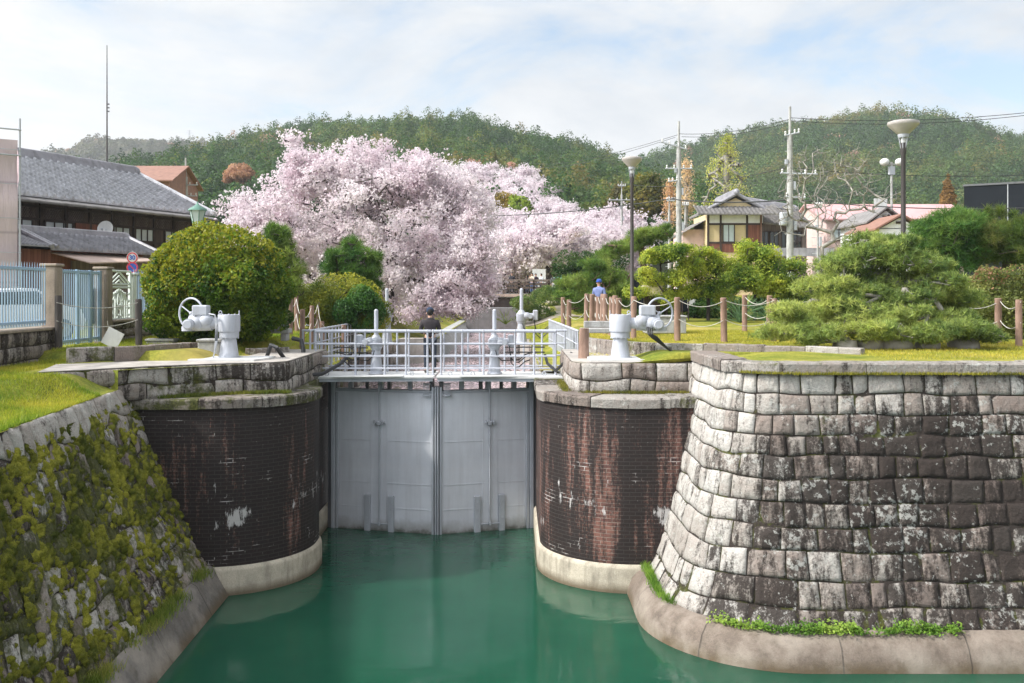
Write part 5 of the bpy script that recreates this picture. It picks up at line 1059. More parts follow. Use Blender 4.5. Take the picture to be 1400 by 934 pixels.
def bar_fence(name, label, cat, y0, y1, z0, z1, pitch=.115, mat=BLUEP, frames=(), spikes=True, board=False):
    t = thing(name, label, cat, (FX, y0, z0)); L = y1-y0; H = z1-z0; m = MB(); n = int(L/pitch)
    for i in range(n+1):
        y = L*i/n; m.box((0, y, H/2), (.02, .032, H-.02))
        if spikes: m.tube([(0, y, H), (0, y, H+.10)], [.010, .002], 5)
    m.build('bars', mat, t, smooth=False)
    for z in (.10, H-.06): m = MB(); m.b2((-.03, 0, z-.03), (.03, L, z+.03)); m.build('rail', mat, t, smooth=False)
    for f in frames: m = MB(); m.box((0.015, L*f, H/2), (.06, .13, H)); m.build('stile', mat, t, smooth=False)
    return t
bar_fence('bar_fence', 'pale blue steel bar fence on the low wall at the left edge', 'fence', 14, 22.1, 5.62, 7.0)
g = bar_fence('bar_gate', 'tall pale blue double bar gate between two stone pillars', 'gate', 22.75, 25.05, 5.1, 6.98, frames=(.02, .42, .74, .98), spikes=False)
m = MB(); m.box((-.05, 1.95, .95), (.02, .30, .95)); m.build('lock_plate', DARKST, g, smooth=False)
bar_fence('bar_fence', 'pale blue bar panel between the mint gate panel and the round bush', 'fence', 27.3, 31.5, 5.66, 7.0)
for lab, y, zb, zt in (('dark stained stone pillar left of the blue gate', 22.45, 4.7, 7.02), ('brown stone pillar right of the blue gate', 25.28, 5.0, 7.02), ('pale square post right of the mint panel', 27.2, 5.5, 6.90)):
    t = thing('gate_pillar', lab, 'pillar', (FX, y, zb)); m = MB(); w = .36 if 'pale' not in lab else .2
    m.box((0, 0, (zt-zb)/2), (w, w, zt-zb), bev=.03); o = m.build('shaft', STONEW if 'pale' not in lab else MINT, t, smooth=False); m = MB(); m.box((0, 0, zt-zb+.035), (w+.06, w+.06, .07), bev=.02); m.build('cap', STONEW if 'pale' not in lab else MINT, t, smooth=False)
t = thing('ornamental_panel', 'mint white openwork gate panel with arch pattern, right of the brown pillar', 'gate', (FX, 25.5, 5.66)); L = 1.55; H = 1.34
m = MB()
for a, b in (((0, 0), (L, 0)), ((0, H), (L, H)), ((0, 0), (0, H)), ((L, 0), (L, H)), ((0, H*.72), (L, H*.72)), ((0, H*.66), (L, H*.66))): m.tube([(0, a[0], a[1]), (0, b[0], b[1])], .035, 6)
m.build('frame', MINT, t)
m = MB()
for k in range(3):
    for s in (-1, 1): m.tube([(0, L/2, H*(.72+.09*(k+1))), (0, L/2+s*L*.5*(k+1)/3, H*.73)], .025, 5)
for s in (-1, 1):
    for k in range(4): m.tube([(0, L/2+s*(.12+.14*k), .02), (0, L/2+s*(.10+.15*k), H*.40), (0, L/2+s*.1*k, H*(.64-.03*k))], .03, 5)
m.torus((0, L/2, H*.40), .24, .03, Matrix.Rotation(R(90), 4, 'Y'), n=20); m.torus((0, L/2, H*.16), .16, .03, Matrix.Rotation(R(90), 4, 'Y'), n=16)
for k in range(7):
    for q in range(4): m.ball((0, .12+k*.22, .1+q*.2), (.02, .05, .05), 6, 4)
m.build('openwork', MINT, t)

# parked white car behind the fence
def car(label, loc, rz):
    t = thing('parked_car', label, 'car', loc, rz); prof = [(-2.0, .35), (-2.05, .75), (-1.9, .95), (-1.25, 1.02), (-.75, 1.42), (.55, 1.46), (1.25, 1.02), (1.95, .88), (2.1, .6), (2.05, .32)]
    bm = bmesh.new(); secs = []
    for yy, sx, dz in ((-.84, .93, -.03), (-.80, .98, 0), (0, 1.0, .02), (.80, .98, 0), (.84, .93, -.03)):
        secs.append([bm.verts.new((px*sx, yy*(1-.16*max(0, pz-1.0)/.45), pz+dz)) for px, pz in prof])
    for a, b in zip(secs, secs[1:]):
        for i in range(len(prof)): j = (i+1) % len(prof); bm.faces.new((a[i], a[j], b[j], b[i]))
    bm.faces.new(secs[0][::-1]); bm.faces.new(secs[-1]); bmesh.ops.recalc_face_normals(bm, faces=bm.faces); me = bpy.data.meshes.new('body'); bm.to_mesh(me); bm.free()
    me.polygons.foreach_set('use_smooth', np.ones(len(me.polygons), bool)); me.set_sharp_from_angle(angle=R(40)); link('body', me, CARP, t)
    for yy in (-.80, .80):
        m = MB(); m.extr([(-1.12, yy*1.0, 1.04), (-.68, yy*.89, 1.36), (.48, yy*.88, 1.39), (1.02, yy*1.0, 1.04)], (0, .03 if yy > 0 else -.03, 0)); m.build('side_window', GLASSD, t, smooth=False)
    for (x0, z0, x1, z1) in ((.60, 1.44, 1.22, 1.05), (-.80, 1.42, -1.24, 1.05)):
        m = MB(); o = .03 if x0 > 0 else -.03; m.extr([(x0, -.62, z0), (x0, .62, z0), (x1, .72, z1), (x1, -.72, z1)], (o, 0, .03)); m.build('windscreen', GLASSD, t, smooth=False)
    for sx in (-1.25, 1.28):
        for sy in (-.80, .80):
            m = MB(); M = Matrix.Rotation(R(90), 4, 'X'); m.torus((sx, sy, .32), .24, .08, M, 20, 8); w = m.build('wheel', BLACKC, t); m = MB(); m.lathe([(.19, -.05), (.19, .05)], 16, (sx, sy*1.03, .32), M); m.build('rim', STEEL, w)
    for sy in (-.6, .6): m = MB(); m.ball((2.03, sy, .70), (.06, .18, .08)); m.build('headlight', WHITE, t)
CARP = plain('white_car_paint', (.75, .76, .78), .25, 0, .04); GLASSD = plain('dark_glass', (.02, .03, .035), .08, 0, .3, 1, spec=.8)
car('white car parked behind the blue bar fence at the left edge', (-13.6, 25.0, G(-13.6, 25.0)), R(68))

# ------------------------------------------------------------------ buildings
TILE = plain('grey_roof_tiles', (.50, .50, .53), .3, 0, .22, 1.2, .3, dirt=((.12, .12, .11), .5)); TILED = plain('dark_grey_roof_tiles', (.27, .265, .29), .35, 0, .3, 1.5, .3, dirt=((.07, .065, .06), .5)); TILEB = plain('weathered_brown_grey_roof_tiles', (.175, .165, .16), .7, 0, .35, 2, .4)
def m_boards(name, a, b, w=.16, ax=0):
    k = NT(name); o = k.obj(); s = k.sep(o); u = k.math('ADD', s[0], s[1]); p = k.math('FRACT', k.math('DIVIDE', u, w)); idx = k.math('FLOOR', k.math('DIVIDE', u, w))
    n1 = k.noise(1, 6, .65, k.map(o, (6, 6, .8))); wn = k.n('ShaderNodeTexWhiteNoise', noise_dimensions='1D'); k.put(wn.inputs['W'], idx)
    c = k.ramp(k.math('ADD', k.math('MULTIPLY', n1, .7), k.math('MULTIPLY', wn.outputs[0], .35)), (.25, a), (.75, b)); e = k.ramp(p, (.0, 0), (.06, 1), (.94, 1), (1, 0))
    return k.fin(k.mix(e, tuple(x*.3 for x in a), c), .85, k.bump(e, .5, .02))
BOARDR = m_boards('red_brown_boards', (.13, .045, .03), (.26, .10, .065)); BOARDD = m_boards('dark_brown_boards', (.055, .038, .030), (.125, .088, .070)); BOARDG = m_boards('grey_brown_boards', (.11, .085, .075), (.23, .18, .16))
PLASTER = plain('white_plaster', (.78, .78, .80), .9, 0, .06, 1, dirt=((.4, .38, .35), .3)); OCHRE = plain('ochre_plaster', (.58, .46, .27), .9, 0, .1, 1); PINKW = plain('pinkish_plaster', (.58, .43, .40), .9, 0, .1); DARKW = plain('dark_timber', (.045, .03, .026), .8, 0, .3); PANE = plain('pale_window_pane', (.45, .52, .52), .15, 0, .2, 1, spec=.7); TAN = plain('tan_awning_sheet', (.40, .30, .25), .7, 0, .15)
PINKR = plain('faded_pink_metal_roof', (.52, .30, .30), .6, 0, .12, .6, dirt=((.35, .2, .2), .4)); REDR = plain('red_brown_roof', (.24, .125, .09), .7, 0, .2); BLACKB = plain('black_metal_cladding', (.010, .013, .018), .75, 0, .15, 1, spec=.15); COPPER = plain('verdigris_copper', (.30, .42, .34), .7, 0, .25)
def tile_roof(name, p0, along, slope, mat, parent, pitch=.28, course=.28, amp=.07, thick=.10):
    """corrugated tile slope: p0 eave corner, along = eave vector, slope = vector up to the ridge"""
    p0 = np.array(p0, float); A = np.array(along, float); Sv = np.array(slope, float); LA = np.linalg.norm(A); LS = np.linalg.norm(Sv); nrm = np.cross(A, Sv); nrm /= np.linalg.norm(nrm)
    if nrm[2] < 0: nrm = -nrm
    nc = max(2, int(LA/pitch)); nu = nc*6+1; nr = max(2, int(LS/course)); u = np.linspace(0, 1, nu); ph = (u*nc) % 1
    prof = amp*np.where(ph < .42, np.sin(ph/.42*math.pi), -.25*np.sin((ph-.42)/.58*math.pi)); vs = []
    for i in range(nr):
        for e in (0, 1): vs.append(((i+e)/nr-(0 if e else 0), .035*(1-e)))
    V = np.zeros((len(vs)+1, nu, 3))
    for j, (v, dz) in enumerate(vs): V[j+1] = p0+A*u[:, None]+Sv*v+nrm*(prof+dz)[:, None]
    V[0] = p0+A*u[:, None]-nrm*thick
    return npmesh(name, V.reshape(-1, 3), grid_faces(len(vs)+1, nu), mat, parent, smooth=False)
def ridge(name, pts, r, mat, parent, ends=True):
    m = MB(); a, b = Vector(pts[0]), Vector(pts[-1]); d = (b-a).normalized(); s = d.cross(Vector((0, 0, 1))).normalized()
    for k, (w, h) in enumerate(((r*1.5, r*1.2), (r*1.2, r*.8), (r*.9, r*.7))):
        z = sum((r*1.2, r*.8, r*.7)[:k]); m.extr([a+s*w+Vector((0, 0, z)), a-s*w+Vector((0, 0, z)), a-s*w*.92+Vector((0, 0, z+h)), a+s*w*.92+Vector((0, 0, z+h))], b-a)
    m.tube([a+Vector((0, 0, r*2.7)), b+Vector((0, 0, r*2.7))], r*.75, 8)
    if ends:
        for p in (a, b): m.ball(p+Vector((0, 0, r*1.3)), (r*1.7, r*1.7, r*1.9), 8, 6)
    return m.build(name, mat, parent)
def window(parent, c, w, h, axis, nrm, mats=(DARKW, PANE), mull=2):
    """window on a facade: c centre, axis = unit vector along the wall, nrm = outward"""
    a = Vector(axis); n = Vector(nrm); c = Vector(c); m = MB(); z = Vector((0, 0, 1))
    def bar(p, q, t): d = (q-p); mid = (p+q)/2; M = Matrix((a, n, z)).transposed().to_4x4(); sz = (abs(d.dot(a))+t, t*1.2, abs(d.z)+t); m.box(mid, sz, m=M)
    for s in (-1, 1): bar(c+a*s*w/2-z*h/2, c+a*s*w/2+z*h/2, .07); bar(c-a*w/2+z*s*h/2, c+a*w/2+z*s*h/2, .07)
    for i in range(1, mull): q = -w/2+w*i/mull; bar(c+a*q-z*h/2, c+a*q+z*h/2, .05)
    f = m.build('window', mats[0], parent, smooth=False); m = MB(); m.box(c-n*.02, (w, .02, h), m=Matrix((a, n, z)).transposed().to_4x4()); m.build('pane', mats[1], f, smooth=False); return f
# big tiled house on the left; local x runs along the facade away from the camera, local -y faces the viewer
AN = math.atan2(.919, .394)
def left_house():
    o = Vector((-22.1, 38.6, 0)); zg = 5.1; t = thing('tiled_house', 'long dark timber house with a grey tiled gable roof, far left', 'house', (o.x, o.y, zg), AN)
    L0, L1, D = -9, 12.6, 9.0; ze = 5.95
    m = MB(); m.b2((L0, 0, 0), (L1, D, ze-.1)); m.build('wall', BOARDD, t, smooth=False)
    m = MB(); m.extr([(L1, 0, ze-.1), (L1, D, ze-.1), (L1, D/2, ze+1.85)], (-.2, 0, 0)); m.build('gable', BOARDD, t, smooth=False)
    tile_roof('roof', (L0, -.85, ze-.50+.05), (L1-L0+.7, 0, 0), (0, D/2+.85, 2.4), TILE, t, .46, .32, .14)
    tile_roof('roof', (L0, D+.85, ze-.50+.05), (L1-L0+.7, 0, 0), (0, -D/2-.85, 2.4), TILE, t, .30, .30)
    rd = ridge('ridge', [(L0, D/2, ze+1.93), (L1+.6, D/2, ze+1.93)], .14, TILED, t)
    m = MB(); m.extr([(L1+.62, -.9, ze-.52), (L1+.62, -.9, ze-.30), (L1+.62, D/2, ze+2.12), (L1+.62, D/2, ze+1.90)], (.28, 0, 0)); m.build('verge_tiles', TILE, t, smooth=False)
    m = MB(); m.extr([(L0, -1.35, ze-.78), (L1+.4, -1.35, ze-.78), (L1+.4, -.1, ze-.42), (L0, -.1, ze-.42)], (0, 0, .05)); m.build('lower_eave', TILEB, t, smooth=False)
    m = MB(); m.tube([(L0, -1.4, ze-.80), (L1+.4, -1.4, ze-.80)], .07, 8); m.build('gutter', TILEB, t)
    # lattice band under the eaves
    m = MB(); x = L0
    while x < L1-.9:
        for i in range(7):
            m.tube([(x+.05+i*.12, -.03, ze-1.4), (x+.05+i*.12+.35, -.03, ze-.9)], .016, 4, False); m.tube([(x+.05+i*.12+.35, -.03, ze-1.4), (x+.05+i*.12, -.03, ze-.9)], .016, 4, False)
        x += 1.35
    m.build('lattice', BOARDG, t, smooth=False)
    m = MB()
    for q in np.arange(L0, L1+.1, 1.35): m.box((q, -.03, ze/2), (.14, .12, ze-.3))
    for z in (ze-.85, ze-1.42, ze-2.15): m.b2((L0, -.07, z-.05), (L1, .02, z+.05))
    m.build('timber_frame', DARKW, t, smooth=False)
    for q, w in ((1.9, 1.6), (4.1, 1.5), (7.6, 1.3), (9.2, 1.2), (11.3, 1.4)): window(t, (q, -.06, ze-1.78), w, .62, (1, 0, 0), (0, -1, 0), mull=3)
    m = MB(); m.b2((5.0, -.09, ze-2.1), (6.7, -.02, ze-1.45)); m.build('red_panel', BOARDR, t, smooth=False)
    # antenna mast stands on the ridge: a thing of its own
    p = o+Matrix.Rotation(AN, 3, 'Z') @ Vector((11.15, D/2, 0)); a = thing('antenna_mast', 'tall thin whip antenna mast rising from the tiled house roof', 'antenna', (p.x, p.y, zg+ze+2.2))
    zt = Z(62, p.y)-zg-ze-2.2; m = MB(); m.tube([(0, 0, 0), (0, 0, zt*.48), (0, 0, zt)], [.045, .035, .02], 6); m.build('mast', POLE, a)
    for f in (.45, .48, .51): m = MB(); m.box((.05, 0, zt*f), (.16, .05, .07)); m.build('clamp', DARKST, a, smooth=False)
left_house()
def annex():
    o = Vector((-18.2, 36.6, 5.1)); t = thing('timber_annex', 'low red brown timber annex with dark tiled roof, before the long tiled house', 'house', o, AN); L = 5.9; D = 2.6; ze = 3.05
    m = MB(); m.b2((-3.2, .45, 0), (L-.4, D+1.0, ze-.05)); m.build('wall', BOARDR, t, smooth=False)
    m = MB(); m.b2((1.6, .40, 0), (L-.38, .46, ze-.45)); m.build('dark_wall_panel', BOARDG, t, smooth=False)
    tile_roof('roof', (.2, -.1, ze), (L-.2, 0, 0), (0, 1.9, .72), TILED, t, .27, .27); tile_roof('roof', (.2, 3.7, ze), (L-.2, 0, 0), (0, -1.9, .72), TILED, t, .27, .27)
    ridge('ridge', [(.2, 1.8, ze+.70), (L, 1.8, ze+.70)], .08, TILED, t)
    m = MB(); m.extr([(L-.25, .2, ze), (L-.25, 3.4, ze), (L-.25, 1.8, ze+.6)], (-.1, 0, 0)); m.build('gable', DARKW, t, smooth=False)
    for pa, pb, pr in (((L, -.15, ze+.03), (L, 1.8, ze+.78), .09), ((L, 3.7, ze+.03), (L, 1.8, ze+.78), .09), ((.2, -.15, ze+.05), (.2, 1.8, ze+.8), .10), ((.45, -.15, ze+.05), (.45, 1.8, ze+.8), .07)): m = MB(); m.tube([pa, pb], pr, 8); m.build('verge_tiles', TILED, t)
    m = MB(); m.extr([(-3.6, -.1, ze+.02), (.2, -.1, ze+.02), (.2, 1.9, ze+.62), (-3.6, 1.9, ze+.62)], (0, 0, .06))
    for i in range(20): m.tube([(-3.5+i*.19, -.1, ze+.09), (-3.5+i*.19, 1.9, ze+.69)], .03, 5, False)
    m.build('corrugated_roof', TILED, t, smooth=False)
    m = MB(); m.extr([(1.0, -1.3, ze-.62), (5.0, -1.0, ze-.42), (5.0, .42, ze-.18), (.6, .42, ze-.18)], (0, 0, .05)); m.build('awning', TAN, t, smooth=False)
    # upper red wing with its own little gable
    m = MB(); m.b2((-3.3, 2.3, ze), (-.2, 4.5, ze+1.75)); m.build('upper_wall', BOARDR, t, smooth=False); m = MB(); m.b2((-1.9, 2.24, ze+.5), (-.7, 2.31, ze+1.6)); m.build('shutter', BOARDD, t, smooth=False)
    m = MB(); m.extr([(-3.9, 2.1, ze+1.75), (-.1, 2.1, ze+1.75), (-1.9, 2.1, ze+2.3)], (0, .12, 0)); m.build('upper_gable', PLASTER, t, smooth=False)
    tile_roof('upper_roof', (.15, 1.8, ze+1.72), (0, 2.9, 0), (-2.05, 0, .72), TILED, t, .26, .26); tile_roof('upper_roof', (-4.0, 1.8, ze+1.72), (0, 2.9, 0), (2.1, 0, .72), TILED, t, .26, .26)
    ridge('ridge', [(-1.9, 1.75, ze+2.4), (-1.9, 4.7, ze+2.4)], .10, TILED, t)
    d = thing('satellite_dish', 'white satellite dish on the gable of the timber annex', 'antenna', o+Matrix.Rotation(AN, 3, 'Z') @ Vector((L-.25, 2.7, ze+.2)), 0)
    m = MB(); M = Matrix.Rotation(R(78), 4, 'X'); m.lathe([(.02, -.09), (.18, -.07), (.34, .0), (.36, .03), (.33, .02), (.17, -.05), (.02, -.07)], 22, (0, -.25, .95), M); m.build('dish', WHITE, d)
    m = MB(); m.tube([(0, 0, 0), (0, -.05, .75), (0, -.2, .92)], .03, 6); m.tube([(0, -.25, .68), (0, -.62, .90)], .015, 5); m.ball((0, -.62, .92), .05); m.build('mount', STEEL, d)
annex()
def scaffold():
    Y = 33.0; x1 = X(24, Y); zt = Z(180, Y)-5; t = thing('netted_scaffold', 'scaffolded building wrapped in pinkish grey netting at the left edge', 'scaffold', (x1, Y, 5.0), R(36))
    k = NT('pinkish_scaffold_net'); o = k.obj(); n1 = k.noise(.5, 5, .6, o); w = k.ramp(k.math('FRACT', k.math('DIVIDE', k.sep(o)[2], 1.75)), (0, .3), (.04, 1), (.96, 1), (1, .3)); c = k.ramp(n1, (.3, (.46, .38, .42)), (.7, (.62, .50, .52))); fd = k.noise(1, 4, .6, k.map(o, (3, 3, .5)))
    net = k.fin(k.mix(w, (.30, .24, .27), c), .8, k.bump(fd, .6, .12))
    nx, nz = 30, 50; u, v = np.meshgrid(np.linspace(0, 9, nx), np.linspace(0, 1, nz), indexing='ij'); bul = (fbm(np.stack([u*.7, v*6, 0*u], -1), 4, 3)-.5)*.28
    V = np.stack([-u, bul, v*(zt-.3)], -1); o1 = npmesh('netting', V.reshape(-1, 3), grid_faces(nx, nz), net, t, smooth=True)
    V2 = np.stack([bul*.8, u, v*(zt-.3)], -1); npmesh('netting', V2.reshape(-1, 3), grid_faces(nx, nz), net, t, smooth=True)
    m = MB(); m.b2((-9, .5, 0), (-.5, 8.5, zt-.9)); m.build('building_core', PINKW, t, smooth=False)
    for i in range(6): m = MB(); m.tube([(-i*1.7+.06, -.08, 0), (-i*1.7+.06, -.08, zt+.45)], .035, 8); m.build('standard', STEEL, t)
    for i in range(8): m = MB(); m.tube([(-9, -.12, .4+i*1.2), (.1, -.12, .4+i*1.2)] if i < 6 else [(-9, -.12, zt+.05-.9*(i-6)), (.1, -.12, zt+.05-.9*(i-6))], .03 if i >= 6 else .012, 6); m.build('ledger', STEEL, t)
scaffold()
def box_house(name, label, px0, px1, pyb, pyt, Y, D, wm, rm, rise, axis='x', zg=None, cat='house', over=.4, wins=0):
    x0, x1 = X(px0, Y), X(px1, Y); z1 = Z(pyb, Y); zg = G((x0+x1)/2, Y)-.3 if zg is None else zg; t = thing(name, label, cat, ((x0+x1)/2, Y, zg)); w = (x1-x0)/2; h = z1-zg
    m = MB(); m.b2((-w, 0, 0), (w, D, h)); m.build('wall', wm, t, smooth=False); hr = Z(pyt, Y)-z1
    if axis == 'x':
        for s in (0, 1):
            y0 = -over if s == 0 else D+over; m = MB(); m.extr([(-w-over, y0, h-.1), (w+over, y0, h-.1), (w+over, D/2, h+hr), (-w-over, D/2, h+hr)], (0, 0, .12)); m.build('roof', rm, t, smooth=False)
        for s in (-1, 1): m = MB(); m.extr([(s*w, 0, h), (s*w, D, h), (s*w, D/2, h+hr-.1)], (-s*.1, 0, 0)); m.build('gable', wm, t, smooth=False)
    else:
        for s in (-1, 1): m = MB(); m.extr([(s*(w+over), -over, h-.15), (0, -over, h+hr), (0, D+over, h+hr), (s*(w+over), D+over, h-.15)], (0, 0, .12)); m.build('roof', rm, t, smooth=False)
        m = MB(); m.extr([(-w, 0, h-.05), (w, 0, h-.05), (0, 0, h+hr-.15)], (0, .1, 0)); m.build('gable', wm, t, smooth=False)
        m = MB(); m.tube([(-.25, -.02, h+hr*.45), (.25, -.02, h+hr*.45)], .09, 6); m.build('vent', DARKW, t)
    for i in range(wins): window(t, (-w+(i+.5)*2*w/wins, -.03, h-1.2), w/wins*1.0, .9, (1, 0, 0), (0, -1, 0))
    return t
box_house('red_roof_house', 'red brown roof peeking out behind the ridge of the long tiled house', 160, 232, 247, 221, 78, 7, REDR, REDR, 2)
box_house('pink_roof_hall', 'long low hall with a faded pink metal roof behind the bare tree', 1130, 1330, 300, 274, 74, 9, PINKW, PINKR, 2, wins=6, cat='building')
box_house('gabled_house', 'small white gabled house with red verges in front of the pink roofed hall, left one', 1190, 1232, 303, 285, 66, 6, PLASTER, TILEB, 1.5, 'y'); box_house('gabled_house', 'small white gabled house with a red brown roof, right behind the right lamp pole', 1202, 1258, 312, 295, 62, 5, PLASTER, REDR, 1.5, 'y')
def black_building():
    Y = 60; x0 = X(1318, Y); zt = Z(255, Y); zg = 5.8; t = thing('black_building', 'flat roofed building clad in black metal at the right edge', 'building', (x0, Y, zg), R(-31)); m = MB(); m.b2((0, 0, 0), (14, 12, zt-zg)); m.build('cladding', BLACKB, t, smooth=False)
    m = MB(); m.b2((-.06, -.06, zt-zg), (14, 12, zt-zg+.12)); m.build('parapet', DARKST, t, smooth=False)
    for q in (2.45, 5.2, 8): m = MB(); m.b2((q, -.03, 0), (q+.05, 0, zt-zg)); m.build('panel_joint', STEEL, t, smooth=False)
black_building()
def old_house():
    Y = 70.0; s = Y/FPX; cx = X(995, Y); zg = 6.0; t = thing('old_house', 'old two storey house with hipped gable roof and ochre panels behind the garden trees', 'house', (cx, Y, zg))
    x = lambda p: X(p, Y)-cx; z = lambda p: Z(p, Y)-zg; w0, w1 = x(968), x(1042); D = 5.5
    m = MB(); m.b2((w0, 0, 0), (w1, D, z(292))); m.build('wall', OCHRE, t, smooth=False)
    m = MB(); m.b2((w0, -.07, z(306)), (w1+.03, .02, z(293))); m.build('plaster_band', PLASTER, t, smooth=False)
    m = MB(); m.b2((x(1021), -.06, z(338)), (x(1039), .02, z(307))); m.b2((w0, -.06, z(345)), (x(1021), .02, z(332))); m.build('red_boards', BOARDR, t, smooth=False)
    m = MB()
    for p in (968, 985, 1021, 1040): m.box((x(p), -.05, z(319)), (.15, .12, z(292)-z(346)))
    for p in (306.5, 293, 332): m.b2((w0-.05, -.09, z(p)-.07), (w1+.05, .0, z(p)+.07))
    m.build('timber_frame', DARKW, t, smooth=False)
    window(t, (x(996), -.06, z(319)), .85, 1.3, (1, 0, 0), (0, -1, 0), (DARKW, PANE), 2)
    e0, e1 = x(950), x(1062); ze = z(294); zk = z(284); m = None
    tile_roof('hip_roof', (e0, -1.2, ze), (e1-e0, 0, 0), (0, 1.9, .75), TILEB, t, .3, .3, .05)
    g0, g1 = x(975), x(1040); gm = (g0+g1)/2; zr = z(266)
    m = MB(); m.extr([(g0, .45, zk-.1), (g1, .45, zk-.1), (gm, .45, zr-.2)], (0, .15, 0)); m.build('gable', OCHRE, t, smooth=False)
    tile_roof('roof', (g0-.5, .1, zk-.25), (0, D+1.2, 0), (gm-g0+.5, 0, zr-zk+.25), TILEB, t, .3, .3, .05); tile_roof('roof', (g1+.5, .1, zk-.25), (0, D+1.2, 0), (gm-g1-.5, 0, zr-zk+.25), TILEB, t, .3, .3, .05)
    m = MB(); m.tube([(g0-.55, .12, zk-.2), (gm, .12, zr+.08)], .13, 8); m.tube([(g1+.55, .12, zk-.2), (gm, .12, zr+.08)], .13, 8); m.build('verge_tiles', TILED, t)
    ridge('ridge', [(gm, .1, zr), (gm, D+1.2, zr)], .14, TILED, t)
    # long wing running back to the right
    m = MB(); m.b2((w1, 1.6, 0), (x(1112), D+1, z(300))); m.build('wing_wall', BOARDG, t, smooth=False); m = MB(); m.b2((w1+.1, 1.5, 0), (x(1108), 1.62, z(318))); m.build('wing_boards', BOARDG, t, smooth=False)
    tile_roof('wing_roof', (x(1038), .9, z(302)), (x(1122)-x(1038), 0, -.5), (-.6, 2.9, z(272)-z(302)), TILEB, t, .3, .3, .05); ridge('ridge', [(x(1024), 3.7, z(269)), (x(1108), 3.7, z(283))], .14, TILED, t)
    for q in (1052, 1066, 1082, 1098): window(t, (x(q), 1.46, z(326)), .65, 1.2, (1, 0, 0), (0, -1, 0), (DARKW, GLASSD), 2)
    m = MB(); m.b2((x(938), 1.5, 0), (w0, D, z(312))); m.build('side_wing', PINKW, t, smooth=False); tile_roof('side_roof', (x(936), .8, z(318)), (0, D, 0), (x(968)-x(936), 0, z(300)-z(318)), TILEB, t, .3, .3, .05)
    m = MB(); m.b2((x(1045), -2.4, z(352)), (x(1125), -2.0, z(341))); m.build('tiled_garden_wall', TILED, t, smooth=False)
    m = MB(); m.tube([(w1-.12, -.16, 0), (w1-.12, -.16, ze)], .05, 6); m.build('downpipe', REDR, t)
old_house()

# ------------------------------------------------------------------ lamps, poles, signs, wires
def bowl_lamp(label, px, Y, ptop, hw):
    x = X(px, Y); zg = G(x, Y); H = Z(ptop, Y)-zg; t = thing('bowl_lamp', label, 'street lamp', (x, Y, zg), 0, 'tall lamps with bowl heads'); w = hw/2*Y/FPX
    m = MB(); m.lathe([(.11, 0), (.11, .25), (.075, .3), (.065, H-.95), (.085, H-.9), (.085, H-.6)], 16); m.build('pole', POLE, t)
    m = MB(); m.lathe([(w*.33, H-.36), (w*.95, H-.10), (w, H-.05), (w*.98, H), (w*.8, H+.025), (.02, H+.05)], 28); m.build('bowl', LAMPB, t)
    m = MB(); m.lathe([(w*.30, H-.45), (w*.36, H-.37), (w*.34, H-.34)], 20)
    for i in range(6): m.tube([(.07*math.cos(i*1.047), .07*math.sin(i*1.047), H-.78), (w*.30*math.cos(i*1.047), w*.30*math.sin(i*1.047), H-.42)], .012, 5)
    m.build('bowl_holder', STEEL, t); m = MB(); m.lathe([(.05, H-.68), (.07, H-.5), (.03, H-.38)], 12); m.build('lamp_neck', WHITE, t)
LAMPB = plain('frosted_lamp_bowl', (.40, .37, .35), .35, 0, .1, 3)
bowl_lamp('tall brown lamp with a shallow bowl head, standing behind the dense rope posts', 864, 36, 216, 28); bowl_lamp('tall brown lamp with a wide bowl head, standing behind the spreading pine', 1235, 27, 167, 42)
def lantern(px, Y, pt):
    x = X(px, Y); zg = G(x, Y); H = Z(pt, Y)-zg; t = thing('lantern_lamp', 'green classic lantern lamp behind the round bush', 'street lamp', (x, Y, zg)); m = MB(); m.lathe([(.12, 0), (.12, .4), (.06, .5), (.045, H-.95), (.09, H-.9), (.06, H-.8)], 14); m.build('post', GREENP, t)
    m = MB(); m.lathe([(.13, H-.75), (.26, H-.22)], 6); m.build('lantern_glass', PANE, t); m = MB(); m.lathe([(.33, H-.22), (.30, H-.16), (.10, H-.05), (.04, H), (.02, H+.08)], 6); m.build('lantern_roof', GREENP, t); m = MB()
    for i in range(6): m.tube([(.13*math.cos(i*1.047), .13*math.sin(i*1.047), H-.76), (.26*math.cos(i*1.047), .26*math.sin(i*1.047), H-.22)], .015, 5)
    m.build('lantern_frame', GREENP, t)
lantern(270, 31, 279)
def floodlight_pole():
    Y = 68; x = X(1219, Y); zg = G(x, Y); H = Z(222, Y)-zg; t = thing('floodlight_pole', 'slim pole with two round white floodlights, left of the right bowl lamp', 'floodlight', (x, Y, zg)); m = MB(); m.tube([(0, 0, 0), (0, 0, H)], .09, 8); m.tube([(-.5, 0, H-.15), (.5, 0, H-.15)], .05, 6); m.build('pole', CONC, t)
    for s in (-1, 1): m = MB(); m.ball((s*.55, -.1, H), (.34, .34, .28), 12, 8); m.build('floodlight', WHITE, t)
    m = MB(); m.box((0, 0, H-.6), (.4, .3, .6)); m.build('control_box', STEEL, t, smooth=False); m = MB(); m.box((-.8, 0, Z(278, Y)-zg), (.95, .05, .7)); m.build('plate', WHITE, t, smooth=False)
floodlight_pole()
